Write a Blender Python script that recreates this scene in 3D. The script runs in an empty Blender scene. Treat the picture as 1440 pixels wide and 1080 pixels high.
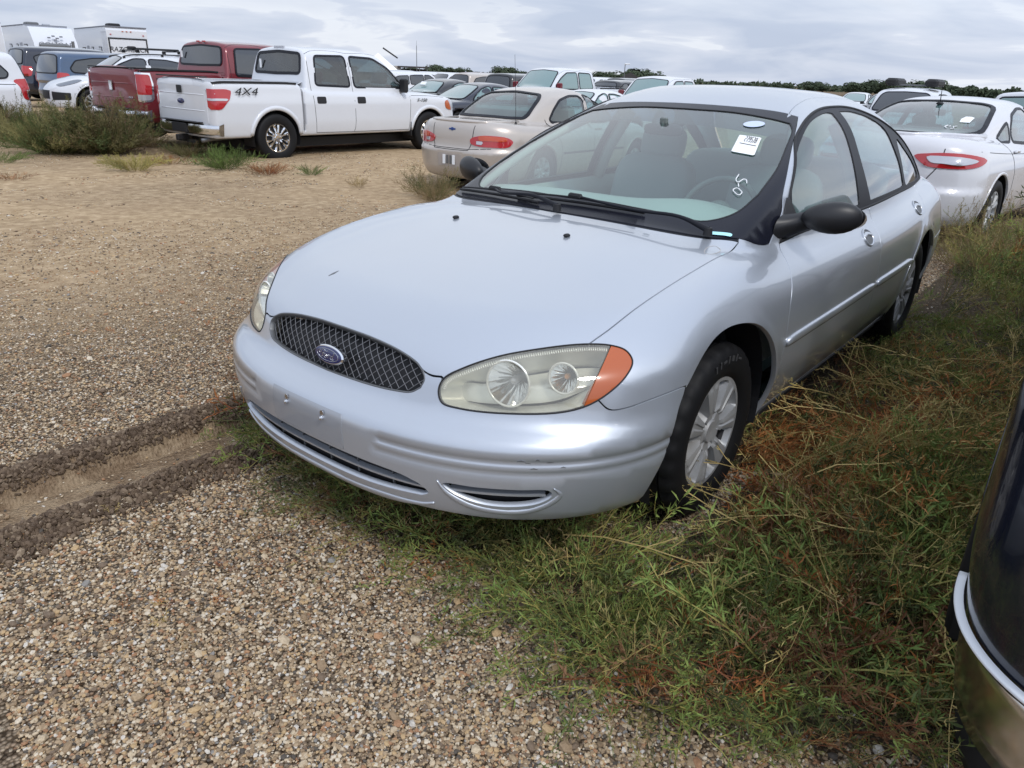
import bpy, math, random
import numpy as np
from mathutils import Vector, Matrix
from mathutils.geometry import delaunay_2d_cdt
PI = math.pi
C = bpy.context.scene.collection
# ------------------------------------------------------------------ camera, sky, sun, exposure
sc = bpy.context.scene
def make_camera():
    f, cx, cy, cz, yaw, pit, rol = 1047.1, 3.7472, 1.8137, 1.5046, 3.8138, -.3935, .03711
    fw = np.array([math.cos(yaw)*math.cos(pit), math.sin(yaw)*math.cos(pit), math.sin(pit)]); r = np.cross(fw, [0, 0, 1]); r /= np.linalg.norm(r); u = np.cross(r, fw)
    R = math.cos(rol)*r+math.sin(rol)*u; U = -math.sin(rol)*r+math.cos(rol)*u
    cd = bpy.data.cameras.new('camera'); cd.sensor_width = 36; cd.lens = f/1440*36; cd.clip_end = 4000; cd.clip_start = .05
    o = bpy.data.objects.new('camera', cd); C.objects.link(o)
    o.matrix_world = Matrix(((R[0], U[0], -fw[0], cx), (R[1], U[1], -fw[1], cy), (R[2], U[2], -fw[2], cz), (0, 0, 0, 1))); sc.camera = o
make_camera()
SUN_EL, SUN_AZ = math.radians(48), math.radians(70)       # direction the light comes from (azimuth from +x towards +y)
sun = bpy.data.lights.new('sun', 'SUN'); sun.energy = 1.5; sun.angle = math.radians(11); sun.color = (1, .97, .93)
so = bpy.data.objects.new('sun', sun); C.objects.link(so); so.rotation_euler = (Vector((math.cos(SUN_EL)*math.cos(SUN_AZ), math.cos(SUN_EL)*math.sin(SUN_AZ), math.sin(SUN_EL)))).to_track_quat('Z', 'Y').to_euler()
def make_world():
    w = bpy.data.worlds.new('World'); sc.world = w; w.use_nodes = True; nt = w.node_tree; bg = nt.nodes['Background']; N = nt.nodes.new; K = nt.links.new
    sky = N('ShaderNodeTexSky'); sky.sky_type = 'NISHITA'; sky.sun_disc = False; sky.sun_elevation = SUN_EL; sky.sun_rotation = math.radians(90)-SUN_AZ
    tc = N('ShaderNodeTexCoord'); sp = N('ShaderNodeSeparateXYZ'); K(tc.outputs['Generated'], sp.inputs[0])
    def M_(op, a, b=None, c=None):
        n = N('ShaderNodeMath'); n.operation = op
        for i, v in enumerate((a, b, c)):
            if v is None: continue
            if isinstance(v, (int, float)): n.inputs[i].default_value = v
            else: K(v, n.inputs[i])
        return n.outputs[0]
    z = M_('MAXIMUM', sp.outputs[2], .0); den = M_('ADD', z, .045)
    cx = M_('DIVIDE', sp.outputs[0], den); cy = M_('DIVIDE', sp.outputs[1], den)
    cb = N('ShaderNodeCombineXYZ'); K(cx, cb.inputs[0]); K(cy, cb.inputs[1])
    mp = N('ShaderNodeMapping'); mp.inputs['Rotation'].default_value = (0, 0, .85); mp.inputs['Scale'].default_value = (.10, .30, 1); K(cb.outputs[0], mp.inputs[0])
    n1 = N('ShaderNodeTexNoise'); n1.inputs['Scale'].default_value = 1.0; n1.inputs['Detail'].default_value = 7; n1.inputs['Roughness'].default_value = .52; n1.inputs['Distortion'].default_value = .6; K(mp.outputs[0], n1.inputs[0])
    # billows low over the horizon, in direction space
    mp2 = N('ShaderNodeMapping'); mp2.inputs['Scale'].default_value = (6, 6, 36); K(tc.outputs['Generated'], mp2.inputs[0])
    n2 = N('ShaderNodeTexNoise'); n2.inputs['Scale'].default_value = 1.0; n2.inputs['Detail'].default_value = 8; n2.inputs['Roughness'].default_value = .5; n2.inputs['Distortion'].default_value = .4; K(mp2.outputs[0], n2.inputs[0])
    def ramp_(fac, st):
        r = N('ShaderNodeValToRGB'); e = r.color_ramp.elements
        while len(e) < len(st): e.new(.5)
        for q, (p, c) in zip(e, st): q.position = p; q.color = (*c, 1)
        K(fac, r.inputs[0]); return r.outputs[0]
    hi = ramp_(n1.outputs[0], [(.30, (.45, .53, .69)), (.46, (.60, .67, .81)), (.57, (.78, .84, .94)), (.70, (.93, .95, .985))])
    lo = ramp_(n2.outputs[0], [(.38, (.50, .57, .72)), (.49, (.60, .66, .79)), (.56, (.66, .71, .83)), (.60, (.80, .84, .92)), (.72, (.76, .80, .89))])
    def mix(f, a, b, mode='MIX'):
        m = N('ShaderNodeMix'); m.data_type = 'RGBA'; m.blend_type = mode
        for i, v in ((0, f), (6, a), (7, b)):
            if isinstance(v, (int, float)): m.inputs[i].default_value = v
            elif isinstance(v, tuple): m.inputs[i].default_value = (*v, 1)
            else: K(v, m.inputs[i])
        return m.outputs[2]
    k = N('ShaderNodeMapRange'); k.interpolation_type = 'SMOOTHSTEP'; k.inputs[1].default_value = .03; k.inputs[2].default_value = .14; K(sp.outputs[2], k.inputs[0])
    cl = mix(k.outputs[0], lo, hi)
    # brighter towards the veiled sun, darker bank to one side
    dn = N('ShaderNodeVectorMath'); dn.operation = 'DOT_PRODUCT'; K(tc.outputs['Generated'], dn.inputs[0]); dn.inputs[1].default_value = (math.cos(SUN_EL)*math.cos(SUN_AZ), math.cos(SUN_EL)*math.sin(SUN_AZ), math.sin(SUN_EL))
    br = N('ShaderNodeMapRange'); br.inputs[1].default_value = -.4; br.inputs[2].default_value = 1; br.inputs[3].default_value = .93; br.inputs[4].default_value = 1.5; K(dn.outputs['Value'], br.inputs[0])
    cl = mix(1., cl, br.outputs[0], 'MULTIPLY')
    sc_ = N('ShaderNodeVectorMath'); sc_.operation = 'SCALE'; K(cl, sc_.inputs[0]); sc_.inputs['Scale'].default_value = 10.2
    fin = mix(.94, sky.outputs[0], sc_.outputs[0]); K(fin, bg.inputs[0]); bg.inputs[1].default_value = .1
make_world()
sc.view_settings.view_transform = 'Standard'; sc.view_settings.look = 'None'; sc.view_settings.exposure = .17; sc.view_settings.gamma = 1; sc.view_settings.use_curve_mapping = False
sc.cycles.max_bounces = 8; sc.cycles.transparent_max_bounces = 12; sc.cycles.use_adaptive_sampling = True
sc.cycles.caustics_reflective = False; sc.cycles.caustics_refractive = False
# ------------------------------------------------------------------ helpers
def crom(P, n=8, closed=False):
    """Catmull-Rom through the points (any dimension)."""
    P = np.asarray(P, float); m = len(P)
    if m < 3 and not closed:
        t = np.linspace(0, 1, n*(m-1)+1)[:, None]; return P[0]*(1-t)+P[-1]*t
    if closed: Q = np.vstack([P[-1:], P, P[:2]]); segs = m
    else: Q = np.vstack([2*P[0]-P[1], P, 2*P[-1]-P[-2]]); segs = m-1
    out = []
    for i in range(segs):
        p0, p1, p2, p3 = Q[i:i+4]
        d1 = max(np.linalg.norm(p2-p1), 1e-9)**.5; d0 = max(np.linalg.norm(p1-p0), 1e-9)**.5; d2 = max(np.linalg.norm(p3-p2), 1e-9)**.5
        m1 = (p2-p1)/d1-(p2-p0)/(d0+d1)+(p1-p0)/d0; m1 = m1*d1
        m2 = (p3-p2)/d2-(p3-p1)/(d1+d2)+(p2-p1)/d1; m2 = m2*d1
        for k in range(n):
            t = k/n; h1 = 2*t**3-3*t*t+1; h2 = t**3-2*t*t+t; h3 = -2*t**3+3*t*t; h4 = t**3-t*t
            out.append(h1*p1+h2*m1+h3*p2+h4*m2)
    if not closed: out.append(P[-1])
    return np.array(out)
def rs(P, step, closed=False):
    """resample a polyline to about the given step, keeping its ends"""
    P = np.asarray(P, float)
    if closed: P = np.vstack([P, P[:1]])
    d = np.r_[0, np.cumsum(np.linalg.norm(np.diff(P, axis=0), axis=1))]
    n = max(1, int(round(d[-1]/step))); t = np.linspace(0, d[-1], n+1)
    Q = np.stack([np.interp(t, d, P[:, k]) for k in range(P.shape[1])], 1)
    return Q[:-1] if closed else Q
class Tab:
    """smooth 1-D table"""
    def __init__(s, pts, n=600):
        P = np.array(sorted(pts), float); s.x = np.linspace(P[0, 0], P[-1, 0], n)
        X, Y = P[:, 0], P[:, 1]; h = np.diff(X); dl = np.diff(Y)/h
        m = np.zeros(len(X)); m[0] = dl[0]; m[-1] = dl[-1]
        for i in range(1, len(X)-1):
            if dl[i-1]*dl[i] > 0:
                w1 = 2*h[i]+h[i-1]; w2 = h[i]+2*h[i-1]; m[i] = (w1+w2)/(w1/dl[i-1]+w2/dl[i])
        i = np.clip(np.searchsorted(X, s.x, side='right')-1, 0, len(X)-2); t = (s.x-X[i])/h[i]
        s.y = (2*t**3-3*t*t+1)*Y[i]+(t**3-2*t*t+t)*h[i]*m[i]+(-2*t**3+3*t*t)*Y[i+1]+(t**3-t*t)*h[i]*m[i+1]
        if n >= 100:
            k = 5; yy = np.pad(s.y, k, mode='edge'); 
            yy[:k] = 2*s.y[0]-s.y[1:k+1][::-1]; yy[-k:] = 2*s.y[-1]-s.y[-k-1:-1][::-1]
            s.y = np.convolve(yy, np.ones(2*k+1)/(2*k+1), 'valid')
    def __call__(s, v): return np.interp(v, s.x, s.y)
def smax(a, b, k):
    h = np.maximum(k-np.abs(a-b), 0)/k; return np.maximum(a, b)+h*h*k*.25
def smin(a, b, k): return -smax(-a, -b, k)
def sst(a, b, x):
    t = np.clip((x-a)/(b-a), 0, 1); return t*t*(3-2*t)

class Solid:
    """car body as an implicit solid; x forward, y to the car's left, z up, negative inside"""
    def __init__(s, **k):
        s.n = 2.6; s.m = 2.0; s.crown = .05; s.cy = .9; s.kt = .12; s.kb = .06; s.zb = .19; s.flare = []; s.kg = .04
        s.kroof = .16; s.kws = .10; s.kbl = .12; s.rcrown = .06; s.rcy = .6; s.detail = None; s.wells = None; s.front_y2 = 0; s.G = True; s.gz0 = .85; s.bed = None
        for a, b in k.items(): setattr(s, a, Tab(b) if isinstance(b, list) and b and isinstance(b[0], tuple) and a not in ('flare', 'wells') else b)
    def lower(s, x, y, z):
        ay = np.abs(y)
        w = s.wp(x)+s.sec(z)
        for (fx, fz, fr, fa) in s.flare:
            rho = np.hypot(x-fx, z-fz); w = w+fa*np.exp(-((rho-fr)/.045)**2)
        xn = s.xn(z); xt = s.xt(z)
        q = np.maximum((x-(xn-s.a))/s.a, 0); q2 = np.maximum(((xt+s.b)-x)/s.b, 0)
        r = ay/np.maximum(w, .05)
        g = r**s.n+q**s.m+q2**s.m
        gy = s.n*np.maximum(r, 1e-3)**(s.n-1)/w; gx = s.m*q**(s.m-1)/s.a+s.m*q2**(s.m-1)/s.b
        wall = (g-1)/np.sqrt(gx*gx+gy*gy+.15)
        H = s.H(x)-s.crown*(ay/s.cy)**2.5
        L = smax(wall, (z-H)*.97, s.kt)
        L = smax(L, (s.zb(x) if callable(s.zb) else s.zb)-z, s.kb)
        return L
    def green(s, x, y, z):
        ay = np.abs(y)
        ro = z-(s.R(x)-s.rcrown*(ay/s.rcy)**2.3)
        (xb, zb), (xt, zt), cw, bulge = s.ws
        t = (z-zb)/(zt-zb); xw = xb+(xt-xb)*t+bulge*t*(1-t)*4-cw*y*y
        c = (zt-zb)/math.hypot(zt-zb, xt-xb); wsf = (x-xw)*c
        (xb, zb), (xt, zt), cw, bulge = s.bl
        t = (z-zb)/(zt-zb); xw = xb+(xt-xb)*t-bulge*t*(1-t)*4+cw*y*y
        c = (zt-zb)/math.hypot(zt-zb, xt-xb); blf = (xw-x)*c
        sd = (ay-(s.gw(x)+s.gz(z)))*.95
        g = smax(ro, sd, s.kroof); g = smax(g, wsf, s.kws); g = smax(g, blf, s.kbl)
        return np.maximum(g, s.gz0-z)
    def __call__(s, P):
        x, y, z = P[:, 0], P[:, 1], P[:, 2]
        f = s.lower(x, y, z)
        if s.G: f = smin(f, s.green(x, y, z), s.kg)
        if s.detail: f = s.detail(x, y, z, f)
        if s.wells:
            for (wx, wz, wr) in s.wells:
                cyl = np.maximum(np.hypot(x-wx, z-wz)-wr, .58-np.abs(y)); f = np.maximum(f, -cyl)
        return f
    def grad(s, P, h=.006):
        G = np.zeros_like(P)
        for k in range(3):
            e = np.zeros(3); e[k] = h; G[:, k] = s(P+e)-s(P-e)
        return G/np.maximum(np.linalg.norm(G, axis=1), 1e-9)[:, None]
    def cast(s, O, D, T=6., N=120):
        O = np.asarray(O, float); D = np.asarray(D, float); n = len(O); ts = np.linspace(0, T, N)
        lo = np.zeros(n); hi = np.full(n, T); found = np.zeros(n, bool)
        for i in range(1, N):
            todo = ~found
            if not todo.any(): break
            idx = np.where(todo)[0]; f = s(O[idx]+D[idx]*ts[i]); h = f < 0
            lo[idx[~h]] = ts[i]; hi[idx[h]] = ts[i]; found[idx[h]] = True
        a, b = lo.copy(), hi.copy()
        for _ in range(22):
            m = (a+b)/2; f = s(O+D*m[:, None]); ins = f < 0; b = np.where(ins, m, b); a = np.where(ins, a, m)
        return O+D*b[:, None], found
class Lin:
    """chart: parallel rays travelling along -d; u, v span the chart plane"""
    def __init__(s, d, up=(0, 0, 1)):
        s.d = np.array(d, float); s.d /= np.linalg.norm(s.d)
        u = np.cross(up, s.d); s.u = u/np.linalg.norm(u); s.v = np.cross(s.d, s.u)
    def fwd(s, uv):
        uv = np.asarray(uv, float); return uv[:, :1]*s.u+uv[:, 1:]*s.v+s.d*4, np.tile(-s.d, (len(uv), 1))
    def inv(s, P): P = np.asarray(P, float); return np.stack([P@s.u, P@s.v], 1)
class Cone:
    """chart: rays to a vertical axis at x=cx, falling by slope; sg=+1 front, -1 rear"""
    def __init__(s, cx, slope, sg=1, R=1.2): s.cx, s.k, s.sg, s.R = cx, slope, sg, R
    def fwd(s, uv):
        uv = np.asarray(uv, float); th = uv[:, 0]/s.R; rho = 2.6
        O = np.stack([s.cx+s.sg*rho*np.cos(th), rho*np.sin(th), uv[:, 1]+rho*s.k], 1)
        D = np.stack([-s.sg*np.cos(th), -np.sin(th), np.full(len(th), -s.k)], 1); D /= np.linalg.norm(D, axis=1)[:, None]
        return O, D
    def inv(s, P):
        P = np.asarray(P, float); dx = s.sg*(P[:, 0]-s.cx); th = np.arctan2(P[:, 1], dx); rho = np.hypot(dx, P[:, 1])
        return np.stack([th*s.R, P[:, 2]-rho*s.k], 1)
SIDE = Lin((0, 1, 0)); TOPC = Lin((0, 0, 1), up=(-1, 0, 0)); FRONT = Lin((1, 0, 0)); REAR = Lin((-1, 0, 0)); S45 = Lin((0, .72, .69), up=(-1, 0, 0))
# SIDE: u = -x ; use helper curves giving (x,z) etc.
def on_side(S, xz, sg=1):
    xz = np.asarray(xz, float); O = np.stack([xz[:, 0], np.full(len(xz), 2.*sg), xz[:, 1]], 1); P, k = S.cast(O, np.tile([0, -1.*sg, 0], (len(xz), 1)), 2.2); return P[k]
def on_top(S, xy):
    xy = np.asarray(xy, float); O = np.stack([xy[:, 0], xy[:, 1], np.full(len(xy), 3.)], 1); P, k = S.cast(O, np.tile([0, 0, -1.], (len(xy), 1)), 3.); return P[k]
def on_front(S, yz, sg=1):
    yz = np.asarray(yz, float); O = np.stack([np.full(len(yz), 4.*sg), yz[:, 0], yz[:, 1]], 1); P, k = S.cast(O, np.tile([-1.*sg, 0, 0], (len(yz), 1)), 6.); return P[k]
def inpoly(P, poly):
    x, y = P[:, 0], P[:, 1]; c = np.zeros(len(P), bool); n = len(poly); j = n-1
    for i in range(n):
        xi, yi = poly[i]; xj, yj = poly[j]
        if yi != yj: c ^= ((yi > y) != (yj > y)) & (x < (xj-xi)*(y-yi)/(yj-yi)+xi)
        j = i
    return c
def area2(p): return .5*np.sum(p[:, 0]*np.roll(p[:, 1], -1)-np.roll(p[:, 0], -1)*p[:, 1])
def inset(poly, d):
    """move a closed 2-D outline inwards by d"""
    if d == 0: return poly
    s = 1 if area2(poly) > 0 else -1
    e = np.roll(poly, -1, 0)-poly; e /= np.maximum(np.linalg.norm(e, axis=1), 1e-9)[:, None]
    n = np.stack([-e[:, 1], e[:, 0]], 1)*s; b = n+np.roll(n, 1, 0); b /= np.maximum(np.linalg.norm(b, axis=1), .5)[:, None]
    c = np.clip(np.sum(b*n, axis=1), .5, 1); return poly+b*(d/c)[:, None]
def clean(poly, tol=1e-3):
    out = [poly[0]]
    for p in poly[1:]:
        if np.linalg.norm(p-out[-1]) > tol: out.append(p)
    if len(out) > 2 and np.linalg.norm(out[0]-out[-1]) < tol: out.pop()
    return np.array(out)
def segdist(P, poly, closed=True):
    d = np.full(len(P), 9.); A = poly; B = np.roll(poly, -1, 0)
    if not closed: A, B = A[:-1], B[:-1]
    for a, b in zip(A, B):
        ab = b-a; t = np.clip(((P-a)@ab)/max(ab@ab, 1e-12), 0, 1); d = np.minimum(d, np.linalg.norm(P-a-t[:, None]*ab, axis=1))
    return d
def fill(poly, holes, sp, lines=()):
    """triangulate an outline with inner grid points"""
    loops = [poly]+list(holes); lo, hi = poly.min(0), poly.max(0)
    gx = np.arange(lo[0]+sp/2, hi[0], sp); gy = np.arange(lo[1]+sp/2, hi[1], sp*.9)
    G = np.array([(x+(sp/2 if j % 2 else 0), y) for j, y in enumerate(gy) for x in gx]) if len(gx) and len(gy) else np.zeros((0, 2))
    if len(G):
        k = inpoly(G, poly)
        for h in holes: k &= ~inpoly(G, h)
        G = G[k]
        for l in loops:
            if len(G): G = G[segdist(G, l) > sp*.42]
        for l in lines:
            if len(G): G = G[segdist(G, l, False) > sp*.42]
    V = []; E = []
    for l in loops:
        b = len(V); V += [Vector(p) for p in l]; E += [(b+i, b+(i+1) % len(l)) for i in range(len(l))]
    for l in lines:
        b = len(V); V += [Vector(p) for p in l]; E += [(b+i, b+i+1) for i in range(len(l)-1)]
    V += [Vector(p) for p in G]
    v, e, f, *_ = delaunay_2d_cdt(V, E, [], 0, 1e-5)
    v = np.array([tuple(p) for p in v]); f = [t for t in f if len(t) == 3]; T = np.array(f)
    if not len(T): print('EMPTY', poly[:3]); return v, T
    c = v[T].mean(1); k = inpoly(c, poly)
    for h in holes: k &= ~inpoly(c, h)
    return v, T[k]
def mesh_obj(name, V, Fc, mat, parent=None, normals=None, smooth=True, mats=None, midx=None):
    me = bpy.data.meshes.new(name); V = np.asarray(V, float)
    if isinstance(Fc, np.ndarray) and Fc.ndim == 2:
        me.vertices.add(len(V)); me.vertices.foreach_set('co', V.ravel().astype(np.float32))
        k = Fc.shape[1]; me.loops.add(Fc.size); me.loops.foreach_set('vertex_index', Fc.ravel().astype(np.int32))
        me.polygons.add(len(Fc)); me.polygons.foreach_set('loop_start', (np.arange(len(Fc))*k).astype(np.int32)); me.update(calc_edges=True)
    else: me.from_pydata([tuple(v) for v in V], [], [tuple(int(i) for i in f) for f in Fc])
    for m in (mats or [mat]): me.materials.append(m)
    if midx is not None: me.polygons.foreach_set('material_index', np.asarray(midx, np.int32))
    me.polygons.foreach_set('use_smooth', np.full(len(me.polygons), smooth))
    me.validate(); me.update()
    if normals is not None and len(normals) == len(me.vertices):
        me.normals_split_custom_set_from_vertices([tuple(n) for n in normals])
    o = bpy.data.objects.new(name, me); C.objects.link(o)
    if parent: o.parent = parent
    return o
def flipV(V): V = np.array(V); V[:, 1] *= -1; return V
def patch(S, name, chart, outline, mat, parent, sp=.03, gap=.0, off=0., fold=.012, holes=(), lines=(), mirror=False, only=None):
    """a panel: outline (3-D points on the surface) filled, laid on the solid, edge folded inwards"""
    poly = inset(clean(chart.inv(outline)), gap); hs = [inset(clean(chart.inv(h)), -gap) for h in holes]
    v, T = fill(poly, hs, sp, [chart.inv(l) for l in lines])
    O, D = chart.fwd(v); P, ok = S.cast(O, D, 7.5, 150); N = S.grad(P); P = P+N*off
    if not ok.all(): print('MISS', name, (~ok).sum(), len(ok))
    T = T[ok[T].all(1)]
    a = P[T[:, 0]]; nn = np.cross(P[T[:, 1]]-a, P[T[:, 2]]-a); fl = np.sum(nn*N[T[:, 0]], axis=1) < 0; T[fl] = T[fl][:, ::-1]
    V = [P]; NN = [N]; TT = [T]; base = len(P)
    if fold:
        ed = {}
        for t in T:
            for i in range(3):
                e = (int(t[i]), int(t[(i+1) % 3])); ed[e] = 1
        B = [e for e in ed if (e[1], e[0]) not in ed]
        if B:
            B = np.array(B); bi = np.unique(B); mp = {int(b): i for i, b in enumerate(bi)}; nb = len(bi)
            top = P[bi]; bot = P[bi]-N[bi]*fold
            V += [top, bot]; 
            # outward normals of the fold
            ev = np.zeros((nb, 3))
            for (a_, b_) in B:
                w = np.cross(P[b_]-P[a_], N[a_]); ev[mp[int(a_)]] += w; ev[mp[int(b_)]] += w
            ev /= np.maximum(np.linalg.norm(ev, axis=1), 1e-9)[:, None]
            NN += [ev*.8+N[bi]*.6, ev]
            q = []
            for (a_, b_) in B:
                i, j = mp[int(a_)], mp[int(b_)]; q += [(base+j, base+i, base+nb+i), (base+j, base+nb+i, base+nb+j)]
            TT.append(np.array(q))
    V = np.vstack(V); NN = np.vstack(NN); TT = np.vstack(TT)
    out = []
    if only != 'right': out.append(mesh_obj(name, V, TT, mat, parent, NN))
    if mirror or only == 'right': out.append(mesh_obj(name, flipV(V), TT[:, ::-1], mat, parent, flipV(NN)))
    return out[0] if len(out) == 1 else out
def ribbon(name, P, N, w, mat, parent=None, off=.001, thick=.004, closed=False, mirror=False, bulge=0.):
    """strip following a 3-D curve on a surface, width w, with side walls"""
    P = np.asarray(P, float); n = len(P)
    T = (np.roll(P, -1, 0)-np.roll(P, 1, 0)) if closed else np.gradient(P, axis=0)
    T /= np.maximum(np.linalg.norm(T, axis=1), 1e-9)[:, None]; S_ = np.cross(N, T); S_ /= np.maximum(np.linalg.norm(S_, axis=1), 1e-9)[:, None]
    w = np.broadcast_to(w, (n,))[:, None]
    prof = [(-.5, off-thick), (-.5, off), (-.25, off+bulge*.75), (0, off+bulge), (.25, off+bulge*.75), (.5, off), (.5, off-thick)] if bulge else [(-.5, off-thick), (-.5, off), (.5, off), (.5, off-thick)]
    V = np.vstack([P+S_*w*a+N*b for a, b in prof]); k = len(prof); Fc = []
    m = n if closed else n-1
    for r in range(k-1):
        for i in range(m):
            j = (i+1) % n; Fc.append((r*n+i, r*n+j, (r+1)*n+j, (r+1)*n+i))
    if not closed and k > 2: Fc += [tuple(r*n for r in range(k)), tuple(r*n+n-1 for r in range(k))[::-1]]
    o = mesh_obj(name, V, Fc, mat, parent, smooth=bool(bulge))
    if mirror: mesh_obj(name, flipV(V), [f[::-1] for f in Fc], mat, parent, smooth=bool(bulge))
    return o
def on_pts(S, P3, chart):
    O, D = chart.fwd(chart.inv(P3)); P, k = S.cast(O, D, 7.5, 150); P = P[k]; return P, S.grad(P)
# generic mesh builder
class MB:
    def __init__(s): s.V = []; s.F = []
    def add(s, V, F):
        b = len(s.V); s.V += [tuple(map(float, v)) for v in V]; s.F += [tuple(i+b for i in f) for f in F]; return s
    def box(s, c, d, r=None, bev=0.):
        x, y, z = np.array(d)/2.
        if bev:
            b = min(bev, x*.9, y*.9, z*.9); V = []
            for sz in (-1, 1):
                for q in (0, 1):
                    zz = sz*(z if q == (1 if sz > 0 else 0) else z-b); ins = b if abs(zz) == z else 0
                    for (sx, sy) in ((-1, -1), (1, -1), (1, 1), (-1, 1)):
                        a1 = (sx*(x-ins), sy*(y-ins-b)); a2 = (sx*(x-ins-b), sy*(y-ins))
                        pr = [a1, a2] if sx*sy < 0 else [a2, a1]
                        V += [(p[0], p[1], zz) for p in (pr[::-1] if sx*sy < 0 else pr[::-1])]
            F = [tuple(range(7, -1, -1))]
            for l in range(3): F += [(l*8+i, l*8+(i+1) % 8, l*8+8+(i+1) % 8, l*8+8+i) for i in range(8)]
            F.append(tuple(range(24, 32)))
        else:
            V = [(sx*x, sy*y, sz*z) for sz in (-1, 1) for (sx, sy) in ((-1, -1), (1, -1), (1, 1), (-1, 1))]
            F = [(3, 2, 1, 0), (4, 5, 6, 7), (0, 1, 5, 4), (1, 2, 6, 5), (2, 3, 7, 6), (3, 0, 4, 7)]
        V = np.array(V)
        if r is not None: V = V@np.array(Matrix(r).to_3x3() if not isinstance(r, np.ndarray) else r).T
        return s.add(V+np.array(c), F)
    def tube(s, P, r, n=8, caps=True, closed=False):
        P = np.asarray(P, float); m = len(P); r = np.broadcast_to(r, (m,)); T = np.gradient(P, axis=0) if not closed else np.roll(P, -1, 0)-np.roll(P, 1, 0)
        T /= np.maximum(np.linalg.norm(T, axis=1), 1e-9)[:, None]
        a = np.array([0, 0, 1.]) if abs(T[0][2]) < .9 else np.array([1., 0, 0]); V = []
        u = np.cross(T[0], a); u /= np.linalg.norm(u)
        for i in range(m):
            u = u-T[i]*(u@T[i]); u /= max(np.linalg.norm(u), 1e-9); w = np.cross(T[i], u)
            V += [P[i]+r[i]*(math.cos(2*PI*k/n)*u+math.sin(2*PI*k/n)*w) for k in range(n)]
        F = [(i*n+k, i*n+(k+1) % n, ((i+1) % m)*n+(k+1) % n, ((i+1) % m)*n+k) for i in range(m if closed else m-1) for k in range(n)]
        if caps and not closed: F += [tuple(range(n-1, -1, -1)), tuple((m-1)*n+k for k in range(n))]
        return s.add(V, F)
    def lathe(s, prof, c, axis='y', n=40, sg=1, closed=False):
        """prof: (radius, offset along axis)"""
        V = []; m = len(prof)
        for k in range(n):
            a = 2*PI*k/n
            for (r, h) in prof:
                p = (r*math.cos(a), h*sg, r*math.sin(a)) if axis == 'y' else ((r*math.cos(a), r*math.sin(a), h) if axis == 'z' else (h, r*math.cos(a), r*math.sin(a)))
                V.append((c[0]+p[0], c[1]+p[1], c[2]+p[2]))
        F = []
        for k in range(n):
            k2 = (k+1) % n
            for i in range(m-1 if not closed else m):
                j = (i+1) % m; f = (k*m+i, k2*m+i, k2*m+j, k*m+j); F.append(f)
        return s.add(V, F)
    def obj(s, name, mat, parent=None, smooth=False, auto=None):
        o = mesh_obj(name, np.array(s.V), s.F, mat, parent, smooth=smooth or auto is not None)
        if auto is not None:
            me = o.data; me.set_sharp_from_angle(angle=math.radians(auto))
        return o
def fixn(o):
    import bmesh
    bm = bmesh.new(); bm.from_mesh(o.data); bmesh.ops.recalc_face_normals(bm, faces=bm.faces); bm.to_mesh(o.data); bm.free(); return o
def thing(name, label, cat, loc=(0, 0, 0), rz=0., group=None, kind=None):
    o = bpy.data.objects.new(name, None); C.objects.link(o); o.location = loc; o.rotation_euler = (0, 0, rz)
    o.empty_display_size = .2
    return tag(o, label, cat, group, kind)
def tag(o, label=None, cat=None, group=None, kind=None):
    if label: o['label'] = label
    if cat: o['category'] = cat
    if group: o['group'] = group
    if kind: o['kind'] = kind
    return o

# ------------------------------------------------------------------ materials
def mat(name, col, rough=.5, metal=0., coat=0., coat_r=.03, spec=.5, trans=0., ior=1.45, emit=None, alpha=1.):
    m = bpy.data.materials.new(name); m.use_nodes = True; b = m.node_tree.nodes['Principled BSDF']
    b.inputs['Base Color'].default_value = (*col, 1); b.inputs['Roughness'].default_value = rough; b.inputs['Metallic'].default_value = metal
    b.inputs['Coat Weight'].default_value = coat; b.inputs['Coat Roughness'].default_value = coat_r; b.inputs['Specular IOR Level'].default_value = spec
    b.inputs['Transmission Weight'].default_value = trans; b.inputs['IOR'].default_value = ior
    return m
def nd(m, t, **k):
    n = m.node_tree.nodes.new(t)
    for a, b in k.items(): setattr(n, a, b)
    return n
def lk(m, a, b): m.node_tree.links.new(a, b)
def bsdf(m): return m.node_tree.nodes['Principled BSDF']
def noise(m, scale, detail=4, rough=.55, vec=None):
    n = nd(m, 'ShaderNodeTexNoise'); n.inputs['Scale'].default_value = scale; n.inputs['Detail'].default_value = detail; n.inputs['Roughness'].default_value = rough
    if vec is not None: lk(m, vec, n.inputs['Vector'])
    return n
def ramp(m, fac, stops, interp='LINEAR'):
    r = nd(m, 'ShaderNodeValToRGB'); r.color_ramp.interpolation = interp; e = r.color_ramp.elements
    while len(e) < len(stops): e.new(.5)
    for q, (p, c) in zip(e, stops): q.position = p; q.color = (*c, 1) if len(c) == 3 else c
    lk(m, fac, r.inputs['Fac']); return r
def math_n(m, op, a, b=None):
    n = nd(m, 'ShaderNodeMath', operation=op)
    for i, v in enumerate((a, b)):
        if v is None: continue
        if isinstance(v, (int, float)): n.inputs[i].default_value = v
        else: lk(m, v, n.inputs[i])
    return n.outputs[0]
def mixc(m, fac, a, b, mode='MIX'):
    n = nd(m, 'ShaderNodeMix', data_type='RGBA', blend_type=mode)
    for s, v in ((0, fac), (6, a), (7, b)):
        if isinstance(v, (int, float)): n.inputs[s].default_value = v
        elif isinstance(v, tuple): n.inputs[s].default_value = (*v, 1) if len(v) == 3 else v
        else: lk(m, v, n.inputs[s])
    return n.outputs[2]
def gco(m): return nd(m, 'ShaderNodeTexCoord').outputs['Object']
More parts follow.
